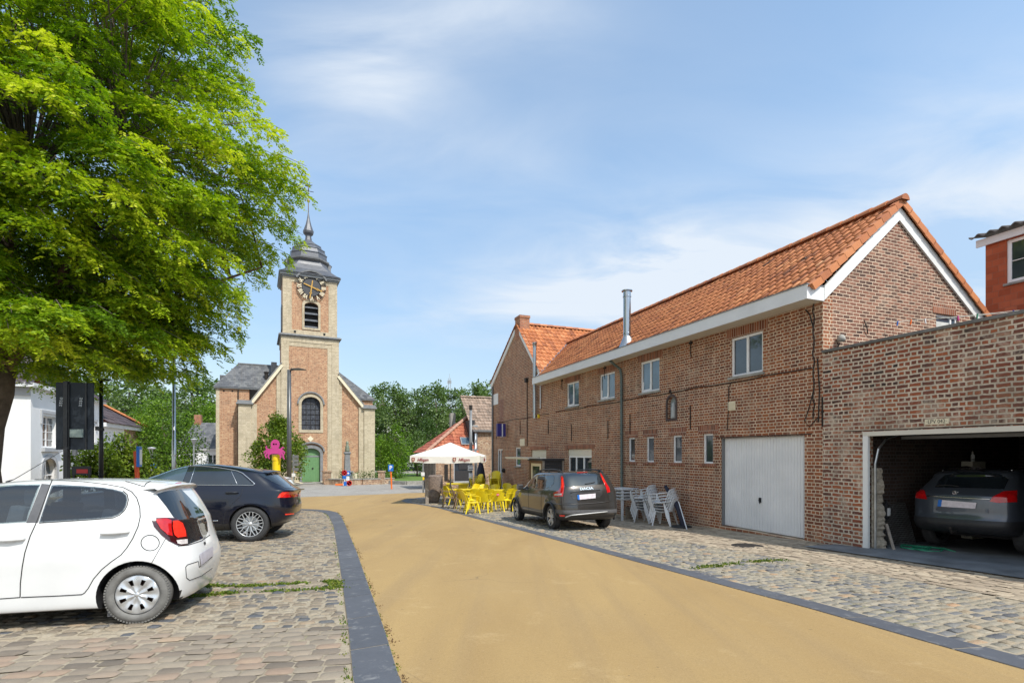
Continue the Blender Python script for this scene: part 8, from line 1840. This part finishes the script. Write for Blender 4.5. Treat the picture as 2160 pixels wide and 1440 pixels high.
def street_lamps():
    o = thing('street_lamp', X(610, 24.5), 'tall grey street lamp in front of the magnolia tree', 'street lamp'); H = 5.45 + .9
    k = MB(); k.tube([(0, 0, 0), (0, 0, H)], [.115, .085], 16); k.tube([(0, 0, H - .05), (.25, 0, H + .02), (.3, 0, H + .02)], .03, 8); k.build('pole', M['lamp_grey'], o, smooth=True)
    k = MB(); k.slab([(.1, H - .01), (.75, H - .01), (.78, H + .02), (.5, H + .075), (.1, H + .06)], (), -.12, .12); k.build('lamp_head', M['lamp_grey'], o, bevel=.015)
    o = thing('street_lamp', X(213.5, 17.2), 'black street lamp with flat head beside the dark info panel', 'street lamp'); H = (HY - 800) / F * 17.2 + 1.5 - gz(17.2)
    k = MB(); k.tube([(0, 0, 0), (0, 0, H)], [.07, .055], 14); k.build('pole', M['black_metal'], o, smooth=True); k = MB(); k.slab([(-.05, H - .05), (.35, H - .04), (.38, H - .02), (.2, H + .02), (-.05, H + .02)], (), -.08, .08); k.build('lamp_head', M['black_metal'], o, bevel=.01)
    k = MB(); k.lathe([(.085, 0), (.085, .1)], 12, (0, 0, 2.95)); k.box(-.18, -.05, -.03, .03, 2.97, 3.1); k.lathe([(.08, 0), (.08, .03)], 12, (0, 0, 1.5)); k.build('collar', M['black_metal'], o)
    o = thing('steel_mast', X(367, 20), 'tall bright steel mast rising into the locust tree', 'mast'); H = (HY - 738) / F * 20 + 1.5 - gz(20); k = MB(); k.tube([(0, 0, 0), (0, 0, H * .45), (0, 0, H * .45 + .01), (0, 0, H)], [.075, .07, .06, .055], 14); k.build('pole', M['galv'], o, smooth=True)
    k = MB(); k.tube([(0, 0, H - .1), (-.2, 0, H + .03), (-.32, 0, H - .02)], .018, 6); k.lathe([(.08, 0), (.08, .05)], 10, (0, 0, H - .55)); k.lathe([(.09, 0), (.09, .04)], 10, (0, 0, H * .35)); k.build('arm', M['galv'], o)
    for px, Y, top, lab in ((320, 34, 942, 'small post top lamp left of the wide green tree'), (409, 40, 924, 'small post top lamp in front of the slate roofed house')):
        o = thing('post_lamp', X(px, Y), lab, 'street lamp', group='post top lamps'); H = (HY - top) / F * Y + 1.5 - gz(Y); k = MB(); k.tube([(0, 0, 0), (0, 0, H - .5)], .06, 10); k.build('pole', M['galv'], o); k = MB(); k.lathe([(.07, 0), (.20, .38), (.24, .40), (.24, .44), (.0, .5)], 14, (0, 0, H - .5)); k.build('lamp_head', M['stone_grey_light'], o, smooth=True)
    o = thing('cycle_sign', X(325, 33), 'small round blue sign just above the dark coupe roof', 'sign'); k = MB(); k.tube([(0, 0, 0), (0, 0, 2.0)], .04, 8); k.build('post', M['galv'], o); round_sign(o, 0, 1.75, .22, 'blue')
    o = thing('bus_stop_sign', X(292, 16.5), 'slanting orange red post with blue white sign behind the dark coupe', 'sign'); k = MB(); k.bar((.06, 0, 0), (-.09, 0, 2.25), .09, .09); k.build('post', M['orange_red'], o); k = MB(); k.box(-.02, .06, -.26, .26, 1.75, 2.4); s = k.build('sign_plate', M['blue'], o, bevel=.02); s.rotation_euler = (0, 0, R(27)); k = MB(); k.box(.061, .068, -.2, .2, 1.82, 2.3); b = k.build('sign_face', M['white_sign'], s)
    o = thing('direction_sign_post', X(619, 27), 'grey back of stacked direction boards right of the street lamp', 'sign'); k = MB(); k.tube([(0, 0, 0), (0, 0, 2.4)], .035, 8); k.build('post', M['galv'], o)
    for i, z in enumerate((2.2, 2.0, 1.8, 1.55)): k = MB(); k.box(-.04, .28, -.05, -.03, z, z + .16); k.build('sign_plate', M['grey_metal'], o)
    k = MB(); k.box(-.08, .12, -.06, -.04, 1.25, 1.42); k.build('small_plate', M['white_sign'], o)
    o = thing('orange_figure_post', X(623, 22.5), 'bright orange plastic figure shaped marker at the foot of the street lamp', 'marker'); k = MB(); k.slab([(-.12, 0), (.06, 0), (.08, .25), (.12, .3), (.12, .38), (.08, .4), (.13, .48), (.1, .58), (.02, .62), (-.06, .58), (-.12, .4)], (), -.02, .02); k.build('figure_board', M['orange_plastic'], o); k = MB(); k.box(-.16, -.04, -.05, -.025, .5, .68); k.build('blue_label', M['blue'], o)
M['lamp_grey'] = P('grey_lamp_paint', (.11, .115, .12), .4, .4); M['orange_red'] = P('orange_red_paint', (.75, .10, .02), .45)
street_lamps()
def info_panel():
    Y = 12.5; o = thing('info_panel', X(141, Y), 'black two winged information panel with grey swirl lettering near the left trunk', 'info panel'); g = gz(Y); z0 = 1.5 + (HY - 948) / F * Y - g; z1 = 1.5 + (HY - 806) / F * Y - g; q = lambda px: (px - 141) / F * Y
    k = MB(); k.box(-.05, .05, -.05, .05, 0, z1 + .02); k.build('post', M['black_metal'], o, bevel=.005)
    for nm, a, b, ya, yb in (('l', q(119), -.05, -.02, -.0), ('r', .05, q(187), 0, .12)):
        k = MB(); k.add([(a, ya, z0), (b, yb, z0), (b, yb + .05, z0), (a, ya + .05, z0), (a, ya, z1), (b, yb, z1), (b, yb + .05, z1), (a, ya + .05, z1)], [(0, 3, 2, 1), (4, 5, 6, 7), (0, 1, 5, 4), (1, 2, 6, 5), (2, 3, 7, 6), (3, 0, 4, 7)]); w = k.build('panel_wing', M['panel_dark'], o, bevel=.006)
        c = (a + b) / 2 + (.02 if nm == 'l' else .0); tx = text('lettering', 'asse', .16, M['panel_grey'], w, (c, min(ya, yb) - .004 + (.045 if nm == 'r' else 0), z1 - .47), (R(90), R(-90), 0), .002, sx=.85)
        tx.rotation_euler = (Matrix.Rotation(R(-84), 4, 'Y') @ Matrix.Rotation(R(90), 4, 'X')).to_euler()
    k = MB(); k.box(q(175), q(178), .06, .12, z0 - .0, z1 - .0); k.box(.05, q(148), -.03, .03, z0, z1 - .05); k.build('panel_hinge', M['black_metal'], o)
    k = MB(); k.box(q(148), q(173), -.02, .04, 1.5 + (HY - 922) / F * Y - g, 1.5 + (HY - 905) / F * Y - g); k.build('grey_box', M['panel_box'], o, bevel=.005)
    k = MB(); k.box(q(152), q(160), .0, .05, z0 - .14, z0); k.build('lower_bracket', M['grey_metal'], o)
M['panel_dark'] = P('dark_blue_black_panel', (.012, .017, .024), .5, var=.1, spec=.3); M['panel_grey'] = P('grey_panel_lettering', (.35, .37, .40), .5); M['panel_box'] = P('grey_green_box', (.22, .27, .25), .5)
info_panel()
def sandwich():
    o = thing('shop_board', X(172, 18.4), 'dark board with red pattern behind the white hatchback roof', 'sign'); z = 1.5 + (HY - 1001) / F * 18.4 - gz(18.4); k = MB(); k.box(-.33, .33, -.03, .03, z, z + .3); k.build('board', M['black_metal'], o); k = MB(); k.box(-.15, .25, -.04, -.03, z + .06, z + .2); k.build('red_print', M['red_sign'], o); k = MB(); k.box(-.3, -.25, -.02, .02, 0, z); k.box(.25, .3, -.02, .02, 0, z); k.build('leg', M['black_metal'], o)
sandwich()
def pylon():
    Y = 240; z0, z1 = gz(Y), 1.5 + (HY - 788) / F * Y; x = (948 - CX) / F * Y; o = empty('lattice_mast', (x, Y, 0), 0, 'thin distant lattice mast above the poplars', 'mast'); k = MB()
    for sx, sy in ((-1, -1), (1, -1), (1, 1), (-1, 1)): k.bar((sx * .7, sy * .7, z0), (sx * .5, sy * .5, z1 - 2), .12)
    z = 20
    while z < z1 - 3: k.bar((-.6, -.6, z), (.6, -.6, z + 1.6), .08); k.bar((.6, -.6, z), (-.6, -.6, z + 1.6), .08); z += 1.6
    k.bar((0, 0, z1 - 3), (0, 0, z1), .15); k.box(-.9, .9, -.3, .3, z1 - 4.5, z1 - 3.2); k.build('mast_frame', M['galv'], o)
pylon()
print('objects', len(bpy.data.objects))
